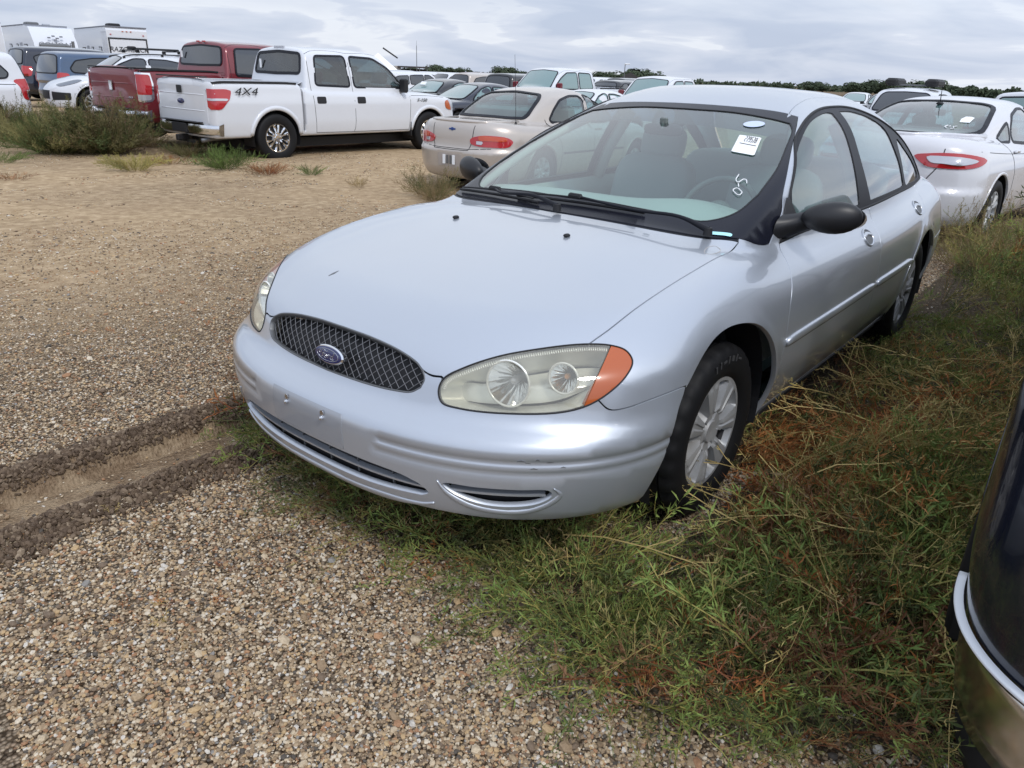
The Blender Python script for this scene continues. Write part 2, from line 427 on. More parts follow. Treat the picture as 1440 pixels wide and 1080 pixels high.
def bump(m, h, strength=.2, dist=.01):
    b = nd(m, 'ShaderNodeBump'); b.inputs['Strength'].default_value = strength; b.inputs['Distance'].default_value = dist
    lk(m, h, b.inputs['Height']); lk(m, b.outputs[0], bsdf(m).inputs['Normal']); return b
def paint(name, col, metal=.0, rough=.35, dirt=.5, flake=0., coat=1.0, dirtcol=(.30, .26, .20), topz=1.):
    """car paint with clear coat, uneven dust film low down and small water or dust specks"""
    m = mat(name, col, rough, metal, coat, .04); b = bsdf(m); co = gco(m)
    n1 = noise(m, 2.3, 6, .65, co); n2 = noise(m, 28, 4, .6, co)
    sep = nd(m, 'ShaderNodeSeparateXYZ'); lk(m, co, sep.inputs[0])
    low = nd(m, 'ShaderNodeMapRange'); low.inputs[1].default_value = .75*topz; low.inputs[2].default_value = .2; lk(m, sep.outputs[2], low.inputs[0])
    d = math_n(m, 'MULTIPLY', math_n(m, 'ADD', math_n(m, 'MULTIPLY', low.outputs[0], .9), .10), ramp(m, n1.outputs[0], [(.35, (0, 0, 0)), (.7, (1, 1, 1))]).outputs[0])
    d = math_n(m, 'ADD', math_n(m, 'MULTIPLY', d, .65*dirt), math_n(m, 'MULTIPLY', ramp(m, n2.outputs[0], [(.62, (0, 0, 0)), (.75, (1, 1, 1))]).outputs[0], .10*dirt))
    base = col
    if flake:
        fl = noise(m, 900, 2, .5, co); base = mixc(m, .5, (*[c*(1-flake) for c in col],), (*[min(1, c*(1+flake)) for c in col],))
        n = base.node; lk(m, fl.outputs[0], n.inputs[0])
    lk(m, mixc(m, d, base, dirtcol), b.inputs['Base Color'])
    lk(m, math_n(m, 'ADD', math_n(m, 'MULTIPLY', d, .5), rough), b.inputs['Roughness'])
    lk(m, math_n(m, 'SUBTRACT', metal, math_n(m, 'MULTIPLY', d, metal)), b.inputs['Metallic'])
    lk(m, math_n(m, 'SUBTRACT', coat, math_n(m, 'MULTIPLY', d, 1.0)), b.inputs['Coat Weight'])
    lk(m, math_n(m, 'ADD', math_n(m, 'MULTIPLY', n1.outputs[0], .06), .0), b.inputs['Coat Roughness'])
    return m
def glass(name, tint=(.62, .78, .72), dens=.0, refl=1., haze=(.42, .44, .42)):
    """thin car glass: tinted see-through mixed with a sky reflection"""
    m = bpy.data.materials.new(name); m.use_nodes = True; nt = m.node_tree; nt.nodes.clear()
    out = nd(m, 'ShaderNodeOutputMaterial'); tr = nd(m, 'ShaderNodeBsdfTransparent'); tr.inputs[0].default_value = (*tint, 1)
    gl = nd(m, 'ShaderNodeBsdfGlossy'); gl.inputs['Roughness'].default_value = .02; gl.inputs[0].default_value = (1, 1, 1, 1)
    co = gco(m); n1 = noise(m, 3, 5, .6, co)
    df = nd(m, 'ShaderNodeBsdfDiffuse'); df.inputs[0].default_value = (*haze, 1)
    fr = nd(m, 'ShaderNodeLayerWeight'); fr.inputs[0].default_value = .5
    f2 = math_n(m, 'MINIMUM', math_n(m, 'ADD', math_n(m, 'MULTIPLY', math_n(m, 'POWER', fr.outputs['Facing'], 4.0), .95*refl), .075*refl), 1.)
    mx = nd(m, 'ShaderNodeMixShader'); lk(m, f2, mx.inputs[0]); lk(m, tr.outputs[0], mx.inputs[1]); lk(m, gl.outputs[0], mx.inputs[2])
    m2 = nd(m, 'ShaderNodeMixShader'); lk(m, math_n(m, 'MULTIPLY', ramp(m, n1.outputs[0], [(.3, (.3, .3, .3)), (.75, (1, 1, 1))]).outputs[0], dens), m2.inputs[0])
    lk(m, mx.outputs[0], m2.inputs[1]); lk(m, df.outputs[0], m2.inputs[2]); lk(m, m2.outputs[0], out.inputs[0])
    return m

def nets(S, lo, hi, h, drop=None):
    """surface mesh of a solid (surface nets), vertices pulled onto the surface; quads"""
    lo = np.array(lo, float); n = np.ceil((np.array(hi)-lo)/h).astype(int)+1
    X = [lo[k]+h*np.arange(n[k]) for k in range(3)]
    G = np.stack(np.meshgrid(*X, indexing='ij'), -1).reshape(-1, 3); f = np.empty(len(G)); st = 400000
    for i in range(0, len(G), st): f[i:i+st] = S(G[i:i+st])
    f = f.reshape(n); s = f < 0
    cs = s[:-1, :-1, :-1].astype(int); cnt = np.zeros(n-1, int)
    for a in (0, 1):
        for b in (0, 1):
            for c in (0, 1): cnt += s[a:n[0]-1+a, b:n[1]-1+b, c:n[2]-1+c]
    act = (cnt > 0) & (cnt < 8); idx = -np.ones(n-1, int); ii = np.argwhere(act); idx[act] = np.arange(len(ii))
    acc = np.zeros((len(ii), 3)); w = np.zeros(len(ii))
    corners = [(a, b, c) for a in (0, 1) for b in (0, 1) for c in (0, 1)]
    for p in corners:
        for k in range(3):
            if p[k] == 0:
                q = list(p); q[k] = 1
                fa = f[ii[:, 0]+p[0], ii[:, 1]+p[1], ii[:, 2]+p[2]]; fb = f[ii[:, 0]+q[0], ii[:, 1]+q[1], ii[:, 2]+q[2]]
                cr = (fa < 0) != (fb < 0); t = np.where(cr, fa/np.where(cr, fa-fb, 1), 0)
                pt = np.tile(np.array(p, float), (len(ii), 1)); pt[:, k] = t; acc += pt*cr[:, None]; w += cr
    V = lo+h*(ii+acc/w[:, None]); Q = []
    for k in range(3):
        a, b = [(1, 2), (2, 0), (0, 1)][k]
        sl0 = [slice(1, -1)]*3; sl1 = [slice(1, -1)]*3; sl0[k] = slice(0, -1); sl1[k] = slice(1, None)
        s0 = s[tuple(sl0)]; s1 = s[tuple(sl1)]; e = np.argwhere(s0 != s1)
        if not len(e): continue
        inside0 = s0[tuple(e.T)]; off = np.ones(3, int); off[k] = 0; e = e+off
        def cell(da, db):
            c = e.copy(); c[:, a] -= da; c[:, b] -= db; return idx[c[:, 0], c[:, 1], c[:, 2]]
        q = np.stack([cell(1, 1), cell(0, 1), cell(0, 0), cell(1, 0)], 1); q[~inside0] = q[~inside0][:, ::-1]; Q.append(q)
    Q = np.vstack(Q); Q = Q[(Q >= 0).all(1)]
    for _ in range(3):
        e = 1e-3; v = S(V); g = np.stack([(S(V+np.eye(3)[k]*e)-v)/e for k in range(3)], 1); gn = np.sum(g*g, axis=1)
        V = V-np.clip(g*(v/np.maximum(gn, .05))[:, None], -h*.5, h*.5)
    return V, Q

# ------------------------------------------------------------------ the silver saloon: its surface
FWX, RWX, WZ = 1.378, -1.378, .330
def hero_detail(x, y, z, f):
    ay = np.abs(y); fr = sst(1.55, 1.9, x)
    # two fine grooves round the bumper below the top ledge, stopping short of the number plate field
    m = fr*sst(.27, .30, ay)*sst(1.80, 1.84, x)
    f = f+.006*m*(np.exp(-((z-.512)/.006)**2)+.7*np.exp(-((z-.478)/.0055)**2))
    # flat plate field
    return f
HS = Solid(
    wp=[(-2.7, .78), (-2.3, .855), (-1.8, .895), (-1.378, .918), (-.6, .93), (.3, .93), (1.0, .928), (1.5, .930), (2.0, .945), (2.5, .935)],
    sec=[(0, -.16), (.17, -.115), (.25, -.075), (.36, -.03), (.48, -.004), (.6, 0), (.72, -.008), (.84, -.035), (.94, -.075), (1.1, -.14), (1.5, -.3)],
    xn=[(0, 2.30), (.17, 2.38), (.22, 2.42), (.30, 2.465), (.42, 2.49), (.52, 2.495), (.552, 2.485), (.58, 2.45), (.605, 2.415), (.64, 2.40), (.72, 2.38), (.80, 2.30), (1.1, 2.0)],
    xt=[(0, -2.40), (.2, -2.50), (.35, -2.57), (.55, -2.59), (.64, -2.585), (.70, -2.53), (.85, -2.50), (.98, -2.46), (1.2, -2.4)],
    a=.665, b=.62, n=2.6, crown=.075, cy=.88, kt=.13, zb=[(-2.6, .24), (-1.8, .22), (-1., .185), (1., .185), (1.8, .23), (2.1, .262), (2.5, .268)],
    H=[(-2.7, .90), (-2.5, .965), (-2.2, 1.00), (-1.8, 1.02), (-1.3, .99), (0, .96), (.9, .965), (1.25, .985), (1.5, .965), (1.8, .92), (2.1, .862), (2.3, .80), (2.38, .755), (2.5, .66)],
    R=[(-2.2, 1.19), (-1.7, 1.335), (-1.2, 1.445), (-.8, 1.482), (-.4, 1.492), (0, 1.484), (.3, 1.452), (.7, 1.37), (1.2, 1.2)],
    rcrown=.036, rcy=.58, gw=[(-2.2, .66), (-1.7, .755), (-1.1, .80), (-.4, .815), (.3, .81), (.8, .775), (1.2, .72)],
    gz=[(.8, .03), (.93, 0), (1.1, -.055), (1.25, -.125), (1.36, -.19), (1.5, -.30)],
    ws=((1.26, .96), (.06, 1.42), .30, .04), bl=((-1.95, 1.0), (-1.12, 1.43), .20, .05),
    flare=[(FWX, WZ, .40, .012), (RWX, WZ, .40, .012)], kg=.035, kroof=.17, kws=.05, kbl=.10, detail=hero_detail)
#@@PARTS
def cat3(*a): return clean(np.vstack(a), 5e-4)
def mir(P): return flipV(P)[::-1]
def build_wheel(root, cx, cy, cz, R, rimR, W, sg, M, n_sp=7, twin=False, style='cover', tread=True, seg=None, name='wheel'):
    """wheel > tyre, rim; sg = side the face looks to"""
    seg = seg or (n_sp*24 if style == 'cover' else n_sp*20); w2 = W/2
    t = MB(); y0 = cy
    prof = [(rimR-.01, w2*.80), (rimR+.008, w2*.93), (rimR+.02, w2*.985), ((R+rimR)/2, w2*1.04), (R-.035, w2*.99), (R-.016, w2*.90), (R-.007, w2*.78)]
    for q in (.5, .2): prof += [(R-.003*(1-q), w2*(q+.04)), (R-.010, w2*(q+.03)), (R-.010, w2*(q-.03)), (R, w2*(q-.04))] if tread else [(R, w2*q)]
    full = prof+[(r, -h) for r, h in prof[::-1]]
    if tread:
        n = 112; V = []; m = len(full)
        for k in range(n):
            a = 2*PI*k/n
            for (r, h) in full:
                rr = r-(.012 if (k % 4 == 0 and r > R-.03 and abs(h) > w2*.55) else 0)-(.008 if ((k+2) % 4 == 0 and r > R-.009 and abs(h) < w2*.5) else 0)
                V.append((cx+rr*math.cos(a), y0+h*sg, cz+rr*math.sin(a)))
        F = [(k*m+i, ((k+1) % n)*m+i, ((k+1) % n)*m+i+1, k*m+i+1) for k in range(n) for i in range(m-1)]
        t.add(V, F)
    else: t.lathe(full, (cx, y0, cz), 'y', 36, sg)
    wh = t.obj(name, M['rubber'], root, auto=40)
    if tread:
        lt_ = MB(); rm = (R+rimR)/2+.012
        for a0, bits in ((1.25, 'll-l_l-'), (4.3, '-l_ll-l')):
            for k_, ch_ in enumerate(bits):
                a = a0+k_*.115; dr = {'l': (.013, .004), '-': (.004, .012), '_': (.010, .009)}[ch_]; cc_ = (cx+rm*math.cos(a), y0+sg*(w2*1.035), cz+rm*math.sin(a)); lt_.box(cc_, (dr[0]*2, .003, dr[1]*2), r=Matrix.Rotation(-a, 3, 'Y'))
        lt_.obj('sidewall_marking', M['rubber2'], wh)['kind'] = 'stuff'
    # barrel and back of the rim
    b = MB(); b.lathe([(rimR+.004, w2*.88), (rimR-.012, w2*.80), (rimR-.022, w2*.3), (rimR-.02, -w2*.8), (rimR+.004, -w2*.9)], (cx, y0, cz), 'y', 40, sg)
    b.lathe([(.001, -w2*.0), (.06, -w2*.0), (rimR-.02, -w2*.1)], (cx, y0, cz), 'y', 24, sg)
    b.obj('rim', M['rimdark'], wh, auto=40)
    # face as a polar height field
    rs_ = np.array([.001, .022, .026, .040, .046, .056, .060, .075, .088, .10, .115, .13, .145, .16, .172, .180, .188, .196, .204, .211, .217])*(rimR/.213)
    V = []; F = []; mi = []; nr = len(rs_); face = w2*.92
    for k in range(seg):
        a = 2*PI*k/seg
        for i, r in enumerate(rs_):
            u = r/rs_[-1]; h = face-.012-.012*(1-u)**2
            ph = (a/(2*PI/n_sp)) % 1.; d = abs(ph-.5)*2      # d=0 mid spoke, 1 between
            if .36 < u < .90:
                if style == 'cover':
                    wsp = .60-.10*(u-.36)/.54; inside = d < wsp
                    if inside: h += .010-.006*(d/wsp)**2-(.006 if d < .09 else 0)
                    else: h -= .020*min(1, (d-wsp)/.10) + (.012 if .46 < u < .86 else 0)
                else:
                    c1 = abs(d-.42); wsp = .20; inside = c1 < wsp
                    if inside: h += .012
                    else: h -= .03*min(1, (c1-wsp)/.12)
            elif u >= .90: h += .004-.10*(u-.95)**2
            elif u < .20: h += .008
            else:
                if .22 < u < .33 and abs(((a*5/(2*PI)) % 1)-.5) < .17: h -= .014
            V.append((cx+r*math.cos(a), y0+h*sg, cz+r*math.sin(a)))
    for k in range(seg):
        k2 = (k+1) % seg
        for i in range(nr-1):
            F.append((k*nr+i, k*nr+i+1, k2*nr+i+1, k2*nr+i)); um = (rs_[i]+rs_[i+1])/2/rs_[-1]; ph = (((k+.5)/seg)*n_sp) % 1.; d = abs(ph-.5)*2
            dark = (.46 < um < .86 and d > .72 and style == 'cover') or (style != 'cover' and .38 < um < .88 and abs(d-.42) > .30)
            mi.append(1 if dark else 0)
    o = mesh_obj('wheel_cover' if style == 'cover' else 'alloy_face', np.array(V), F, None, wh, mats=[M['rimface'], M['black']], midx=mi); fixn(o); o.data.set_sharp_from_angle(angle=math.radians(28))
    return wh
def build_saloon(M):
    S = HS
    car = thing('sedan', 'silver grey four-door saloon with mesh grille parked in front among the weeds', 'car')
    T = lambda yz: on_front(S, np.array(yz)); s_ = lambda xz: on_side(S, np.array(xz)); t_ = lambda xy: on_top(S, np.array(xy))
    # --- curves (left half, then mirrored)
    wsb = crom([(0, .992), (.25, .990), (.48, .978), (.63, .966), (.72, .957)], 6)
    wss = crom([(.762, .945), (.752, 1.032), (.704, 1.154), (.618, 1.276), (.570, 1.335)], 6)
    wst = crom([(.535, 1.372), (.47, 1.384), (.344, 1.395), (.122, 1.402), (0, 1.403)], 6)
    half = np.vstack([wsb, wss, wst]); wlow = on_pts(S, crom([(1.225, 0, .995), (1.205, .25, .992), (1.165, .48, .980), (1.10, .66, .965), (1.0, .742, .955), (.93, .765, .946), (.875, .772, .943)], 6), Lin((1, 0, .8)))[0]
    wup = T(np.vstack([wss[5:], wst])); wsh = cat3(wlow, wup); ws = cat3(wsh, mir(wsh)[1:-1])
    ib = crom([(0, 1.032), (.25, 1.030), (.45, 1.020), (.58, 1.012), (.655, 1.045), (.672, 1.10)], 7)
    isd = crom([(.672, 1.10), (.655, 1.18), (.61, 1.262), (.572, 1.318), (.535, 1.345)], 6)
    it = crom([(.535, 1.345), (.45, 1.358), (.25, 1.377), (0, 1.381)], 6)
    hi = np.vstack([ib, isd[1:], it[1:]]); wsi = T(np.vstack([hi, hi[::-1][1:-1]*[-1, 1]]))
    wsL = cat3(wlow[-2:], wup[:len(wss)-5+4])       # left edge from the base up
    roofseam = t_(crom([(.150, .500), (.05, .480), (-.10, .475), (-.4, .475), (-.8, .47), (-1.08, .46)], 8))
    dlo_top = crom([(.775, .925), (.70, 1.0), (.618, 1.105), (.43, 1.235), (.24, 1.318), (-.02, 1.392), (-.35, 1.412), (-.64, 1.400), (-.96, 1.345), (-1.25, 1.255), (-1.50, 1.14), (-1.66, 1.04)], 6)
    dlo_bot = crom([(-1.665, .985), (-1.40, .972), (-.96, .966), (-.35, .955), (.12, .952), (.55, .943), (.775, .925)], 6)
    dlo = s_(np.vstack([dlo_top, crom([(-1.66, 1.04), (-1.69, 1.0), (-1.665, .985)], 4)[1:-1], dlo_bot[:-1]]))
    hoodside = S.cast(*TOPC.fwd(TOPC.inv(np.array(crom([(2.035, .728, 0), (1.95, .742, 0), (1.80, .748, 0), (1.4, .750, 0), (1.2, .742, 0), (1.055, .728, 0)], 8)))), 5.)[0]
    hoodrear = t_(crom([(1.055, .728), (1.10, .69), (1.15, .60), (1.195, .45), (1.225, .22), (1.235, 0)], 6))
    hf = crom([(0, .748), (.14, .746), (.26, .736), (.335, .720), (.365, .705), (.395, .698), (.428, .70)], 6)
    lt = crom([(.428, .70), (.482, .735), (.55, .768), (.63, .790), (.70, .802), (.730, .805)], 6)
    hoodfront = T(hf); D0 = np.array([.62, .30, .72]); LCH = Lin(D0)
    la = np.array([(2.345, .430, .660), (2.337, .440, .700), (2.302, .482, .735), (2.224, .55, .768), (2.136, .635, .790), (2.051, .718, .803), (1.995, .776, .800), (1.968, .812, .785), (1.972, .838, .760), (2.016, .845, .726), (2.084, .825, .684), (2.136, .790, .655), (2.195, .734, .638), (2.288, .605, .628), (2.335, .500, .625), (2.350, .448, .632)])
    LC = Lin((.70, .50, .50)); lamp = on_pts(S, crom(la, 6, closed=True), LC)[0]
    k0 = int(np.argmin(np.linalg.norm(lamp-hoodfront[-1], axis=1))); k1 = int(np.argmin(np.linalg.norm(lamp-hoodside[0], axis=1))); k2 = int(np.argmin(np.linalg.norm(lamp-np.array([2.10, .815, .672]), axis=1)))
    def arc(a, b): return np.array([lamp[i % len(lamp)] for i in range(a, (b if b > a else b+len(lamp))+1)])
    lampTop = arc(k0, k1); lampOut = arc(k1, k2); lampBot = arc(k2, k0)          # lampBot runs from the outer tip round to the hood corner
    bl1 = on_pts(S, crom([lamp[k2], (2.075, .842, .645), (2.03, .865, .640), (1.97, .890, .648), (1.90, .912, .655), (1.802, .933, .660)], 6), S45)[0]; bl1[0] = lamp[k2]
    archF = [(.972, .24), (.975, .35), (1.005, .46), (1.06, .565), (1.15, .66), (1.26, .725), (1.378, .758), (1.5, .768), (1.62, .752), (1.72, .712), (1.802, .652)]
    af = s_(crom(archF, 5)); afl = s_(crom([(1.802, .652), (1.85, .57), (1.885, .45), (1.90, .35), (1.897, .30)], 5))
    ar = s_(crom([(-.985, .24), (-.985, .36), (-1.02, .48), (-1.10, .60), (-1.22, .69), (-1.378, .722), (-1.53, .69), (-1.65, .60), (-1.74, .48), (-1.775, .36), (-1.775, .26)], 5))
    sill = s_(rs([(-.985, .235), (.972, .235)], .05)); sill2 = s_(rs([(-.98, .238), (.97, .238)], .05))
    dfl = s_(crom([(.775, .925), (.845, .865), (.895, .805), (.93, .745), (.945, .60), (.945, .42), (.935, .265)], 5))
    gapB = s_(crom([(-.35, .955), (-.352, .87), (-.32, .78), (-.30, .60), (-.29, .42), (-.285, .265)], 5))
    drr = s_(crom([(-1.44, .973), (-1.44, .92), (-1.385, .87), (-1.286, .787), (-1.16, .695), (-1.05, .60), (-.98, .50), (-.955, .38), (-.95, .265)], 5))
    dsl = lambda a, b: s_(rs([(a, .265), (b, .265)], .05))
    bot = s_(dlo_bot); ix = lambda x: int(np.argmin(abs(bot[:, 0]-x)))
    # rear half
    deckside = t_(crom([(-1.90, .64), (-2.1, .66), (-2.3, .65), (-2.40, .60)], 6)); blc = Lin((-.7, 0, .7), up=(0, 0, 1))
    blo = np.array([(-1.12, 0, 1.40), (-1.125, .25, 1.40), (-1.15, .44, 1.38), (-1.40, .57, 1.27), (-1.70, .64, 1.11), (-1.86, .64, 1.03), (-1.93, .45, 1.01), (-1.97, .2, 1.01), (-1.98, 0, 1.01)])
    bh = on_pts(S, crom(blo, 6), blc)[0]; blg = np.vstack([bh, mir(bh)[1:-1]])
    tl = np.array([(-2.50, .46, .86), (-2.42, .64, .87), (-2.22, .80, .86), (-2.05, .86, .84), (-2.03, .88, .78), (-2.15, .86, .71), (-2.35, .76, .68), (-2.5, .55, .69), (-2.52, .46, .72)])
    TLC = Lin((-.75, .6, .25)); tlp = on_pts(S, crom(tl, 5, closed=True), TLC)[0]
    # --- panels
    P = M['silver']; g = .0028; kw = dict(parent=car)
    hood = cat3(mir(hoodfront)[:-1], hoodfront, lampTop, hoodside, hoodrear, mir(hoodrear), mir(hoodside), mir(lampTop)); hood = clean(hood, 2e-3)
    ho = patch(S, 'hood', Lin((.35, 0, 1), up=(-1, 0, 0)), hood, P, car, sp=.035, gap=g, fold=.02)
    for x0_, y in ((1.52, -.282), (1.495, .252)):
        p, n = on_pts(S, np.array([[x0_, y, 1.]]), TOPC); b = MB(); b.box((p[0][0], p[0][1], p[0][2]+.005), (.028, .018, .012), bev=.004); b.obj('washer_nozzle', M['black'], ho)
    p, n = on_pts(S, np.array([[2.170, -.277, 1.], [2.152, -.270, 1.], [2.135, -.265, 1.]]), TOPC); ribbon('paint_chip', p, n, [.004, .010, .003], M['rimdark'], ho, off=.0006, thick=.002)
    p, n = on_pts(S, np.array([(1.275, .700, 1.), (1.20, .672, 1.), (1.165, .685, 1.), (1.175, .712, 1.), (1.25, .718, 1.)]), TOPC); ribbon('scuff', crom(p, 4, True), crom(n, 4, True), .0022, M['scuff'], ho, off=.0006, thick=.002, closed=True)
    # A-pillar outer edge shared by the side panel
    blE = bh[12:31]
    body = cat3(bl1[::-1], lampOut[::-1], hoodside, wlow[22:-2], wsL, roofseam[1:], blE, deckside[1:], )
    tlk = int(np.argmin(np.linalg.norm(tlp-deckside[-1], axis=1)))
    rb = on_pts(S, crom([(-2.33, .80, .675), (-2.15, .865, .66), (-1.95, .90, .65), (-1.76, .92, .64)], 5), S45)[0]
    k3 = int(np.argmin(np.linalg.norm(tlp-rb[0], axis=1))); A_, B_ = tlk, k3
    seq = [tlp[i % len(tlp)] for i in range(A_, (B_ if B_ > A_ else B_+len(tlp))+1)]
    arr = ar[::-1]; ka = int(np.argmin(np.linalg.norm(arr-rb[-1], axis=1)))
    body = cat3(body, np.array(seq), rb[1:], arr[ka+1:], sill2, af)
    doors = cat3(dlo[:len(dlo_top)+3], bot[:ix(-1.44)+1], drr[1:], dsl(-.95, .935)[1:-1], dfl[::-1][:-1])
    patch(S, 'body_side', S45, body, P, car, sp=.04, gap=g/2, fold=.02, holes=[doors], mirror=True)
    front_door = cat3(bot[ix(-.35):], dfl[1:], dsl(.935, -.285)[1:-1], gapB[::-1][:-1]); rear_door = cat3(bot[ix(-1.44):ix(-.35)+1], gapB[1:], dsl(-.285, -.95)[1:-1], drr[::-1][:-1])
    fd = patch(S, 'front_door', SIDE, front_door, P, car, sp=.04, gap=g, fold=.02, mirror=True); rd = patch(S, 'rear_door', SIDE, rear_door, P, car, sp=.04, gap=g, fold=.02, mirror=True)
    rt = T(wst[3:][::-1]); front = cat3(mir(rt)[:-1], rt)      # from right to left along the header
    bt = bh[:13]
    roof = cat3(front, roofseam[1:], bt[::-1], mir(bt[::-1]), mir(roofseam)[:-1])
    patch(S, 'roof', TOPC, roof, P, car, sp=.05, gap=.002, fold=.012)
    # glass and trim
    patch(S, 'windshield_surround', Lin((1, 0, .8)), ws, M['frit'], car, sp=.03, gap=.001, fold=.01, holes=[wsi])
    wg = patch(S, 'windshield', Lin((1, 0, .8)), wsi, M['glass'], car, sp=.05, gap=-.004, off=-.003, fold=0)
    band = T(np.vstack([crom([(-.535, 1.343), (-.25, 1.375), (0, 1.380), (.25, 1.375), (.535, 1.343)], 8), crom([(.585, 1.285), (.3, 1.315), (0, 1.322), (-.3, 1.315), (-.585, 1.285)], 8)]))
    patch(S, 'sun_band', Lin((1, 0, .8)), band, M['sunband'], wg, sp=.05, off=-.006, fold=0)
    ring = dict(sp=.03, fold=.012)
    fg = s_(crom([(.60, .972), (.62, 1.04), (.585, 1.13), (.46, 1.215), (.27, 1.298), (.05, 1.366), (-.16, 1.389), (-.222, 1.385)], 6)); fg2 = s_(crom([(-.222, 1.385), (-.22, 1.25), (-.205, 1.1), (-.195, .985)], 6)); fg3 = s_(rs([(-.195, .98), (.60, .97)], .06)); FG = cat3(fg, fg2[1:-1], fg3)
    rg = s_(crom([(-.345, 1.392), (-.55, 1.388), (-.80, 1.352), (-.97, 1.292), (-1.035, 1.20), (-1.085, 1.10), (-1.105, .995)], 6)); rg2 = s_(rs([(-1.105, .990), (-.385, .982)], .06)); rg3 = s_(crom([(-.385, .982), (-.335, 1.15), (-.335, 1.3), (-.345, 1.392)], 5)); RG = cat3(rg, rg2[1:-1], rg3[:-1])
    qg = s_(crom([(-1.155, 1.235), (-1.30, 1.175), (-1.48, 1.09), (-1.585, 1.02), (-1.56, .998), (-1.3, .992), (-1.17, .996), (-1.145, 1.1)], 5, closed=True))
    dloi = dlo
    fr = patch(S, 'window_frame', S45, dloi, M['frame'], car, gap=.001, holes=[FG, RG, qg], mirror=True, **ring)
    for nm, o in (('front_window', FG), ('rear_window', RG), ('quarter_window', qg)): patch(S, nm, S45, o, M['glass2'], car, sp=.05, gap=-.004, off=-.004, fold=0, mirror=True)
    patch(S, 'rear_windshield', blc, blg, M['glass2'], car, sp=.06, gap=.004, fold=.0)
    N_ = S.grad(dlo); ribbon('window_seal', dlo, N_, .012, M['black'], car, off=.003, thick=.01, closed=True, mirror=True, bulge=.003)
    wn = S.grad(wsi); ribbon('glass_edge', wsi, wn, .006, M['black'], car, off=.001, thick=.006, closed=True)
    # cowl
    hr = hoodrear; h2 = np.vstack([hr, mir(hr)[1:]]); wb = cat3(wlow[:23][::-1], mir(wlow[:23])[::-1][1:])
    cow = cat3(h2, wb[::-1]); patch(S, 'cowl', TOPC, cow, M['frame'], car, sp=.03, gap=.001, off=-.004, fold=.02)
    # bumper
    CN = Cone(1.15, .45, 1, 1.25)
    gr0 = crom([(0, .624), (.19, .628), (.29, .634), (.345, .642), (.372, .66)], 5); gr1 = crom([(.372, .66), (.378, .685), (.365, .705)], 4)
    grB = T(np.vstack([gr0, gr1[1:]])); grT = T(hf[:25][::-1])       # from the corner back to the centre
    topB = cat3(grB, T(crom([(.365, .705), (.395, .698), (.428, .70)], 4))[1:], lampBot[::-1][1:], bl1[1:], afl[1:])
    zb = [(1.895, .27)]
    bb = on_pts(S, crom([(1.895, .90, .29), (2.1, .83, .298), (2.3, .66, .305), (2.42, .42, .308), (2.47, .2, .308), (2.48, 0, .308)], 8), CN)[0]
    bumper = cat3(topB, bb[1:]); bumper = cat3(bumper, mir(bumper)[1:-1])
    lg = crom([(0, .422), (.25, .422), (.38, .415), (.435, .400)], 5); lg2 = crom([(.435, .400), (.462, .375), (.44, .362)], 3); lg3 = crom([(.44, .362), (.25, .350), (0, .346)], 5)
    lgh = np.vstack([lg, lg2[1:], lg3[1:]]); LG = T(np.vstack([lgh, (lgh*[-1, 1])[::-1][1:-1]]))
    fgp = crom([(.515, .418), (.60, .421), (.70, .422), (.762, .420), (.768, .405), (.74, .378), (.69, .364), (.62, .364), (.565, .380), (.53, .40)], 5, closed=True)
    FO = T(fgp); rows = []
    for z in (.478, .512): 
        for dz in (-.008, 0, .008):
            for sgn in (1, -1): rows.append(on_pts(S, np.array([(1.15+1.35*math.cos(t), sgn*1.35*math.sin(t), z+dz) for t in np.linspace(.235, .93, 60)]), Cone(1.15, 0.0, 1))[0])
    bp = patch(S, 'front_bumper', CN, bumper, P, car, sp=.03, gap=g, fold=.02, holes=[LG, FO, mir(FO)], lines=rows)
    # recess behind lower slots, slats
    for o_, nm in ((LG, 'lower_grille'), (FO, 'side_slot'), (mir(FO), 'side_slot')):
        rec = patch(S, nm, CN, o_, M['black'], bp, sp=.05, gap=-.035, off=-.030, fold=0)
        zc = .383 if nm[0] == 'l' else .395; y0, y1 = o_[:, 1].min()+.01, o_[:, 1].max()-.012
        q = T(rs([(y0, zc), (y1, zc)], .03)); ribbon('slat', q, S.grad(q), .007, P, rec, off=-.010, thick=.03)
        if nm[0] == 'l':
            for yy in (-.34, -.2, -.07, .07, .2, .34):
                q = T([(yy, .424), (yy-.006, .385), (yy-.01, .346)]); ribbon('strut', q, S.grad(q), .004, M['rimdark'], rec, off=-.022, thick=.02)
    lip = T(crom([(-.475, .338), (-.43, .322), (-.25, .305), (0, .300), (.25, .305), (.43, .322), (.475, .338)], 6)); wl = np.interp(abs(lip[:, 1]), [0, .3, .47], [.036, .033, .008]); ribbon('lower_lip', lip, S.grad(lip), wl, P, bp, off=.001, thick=.012, bulge=.003)
    bz = T(crom([(.497, .428), (.520, .388), (.575, .350), (.64, .336), (.70, .338), (.755, .366), (.785, .405), (.775, .430)], 6)); ribbon('slot_bezel', bz, S.grad(bz), np.interp(np.linspace(0, 1, len(bz)), [0, .22, .8, 1], [.003, .020, .020, .003]), P, bp, off=.0005, thick=.01, bulge=.003, mirror=True)
    pl = T([(-.192, .545), (-.2, .535), (-.20, .435), (.18, .435), (.18, .535), (.172, .545)]); pf = patch(S, 'plate_field', FRONT, rs(T([(-.185, .548), (-.185, .434), (.165, .434), (.165, .548)]), .02, True), M['silver2'], bp, sp=.04, off=.0015, fold=.004)
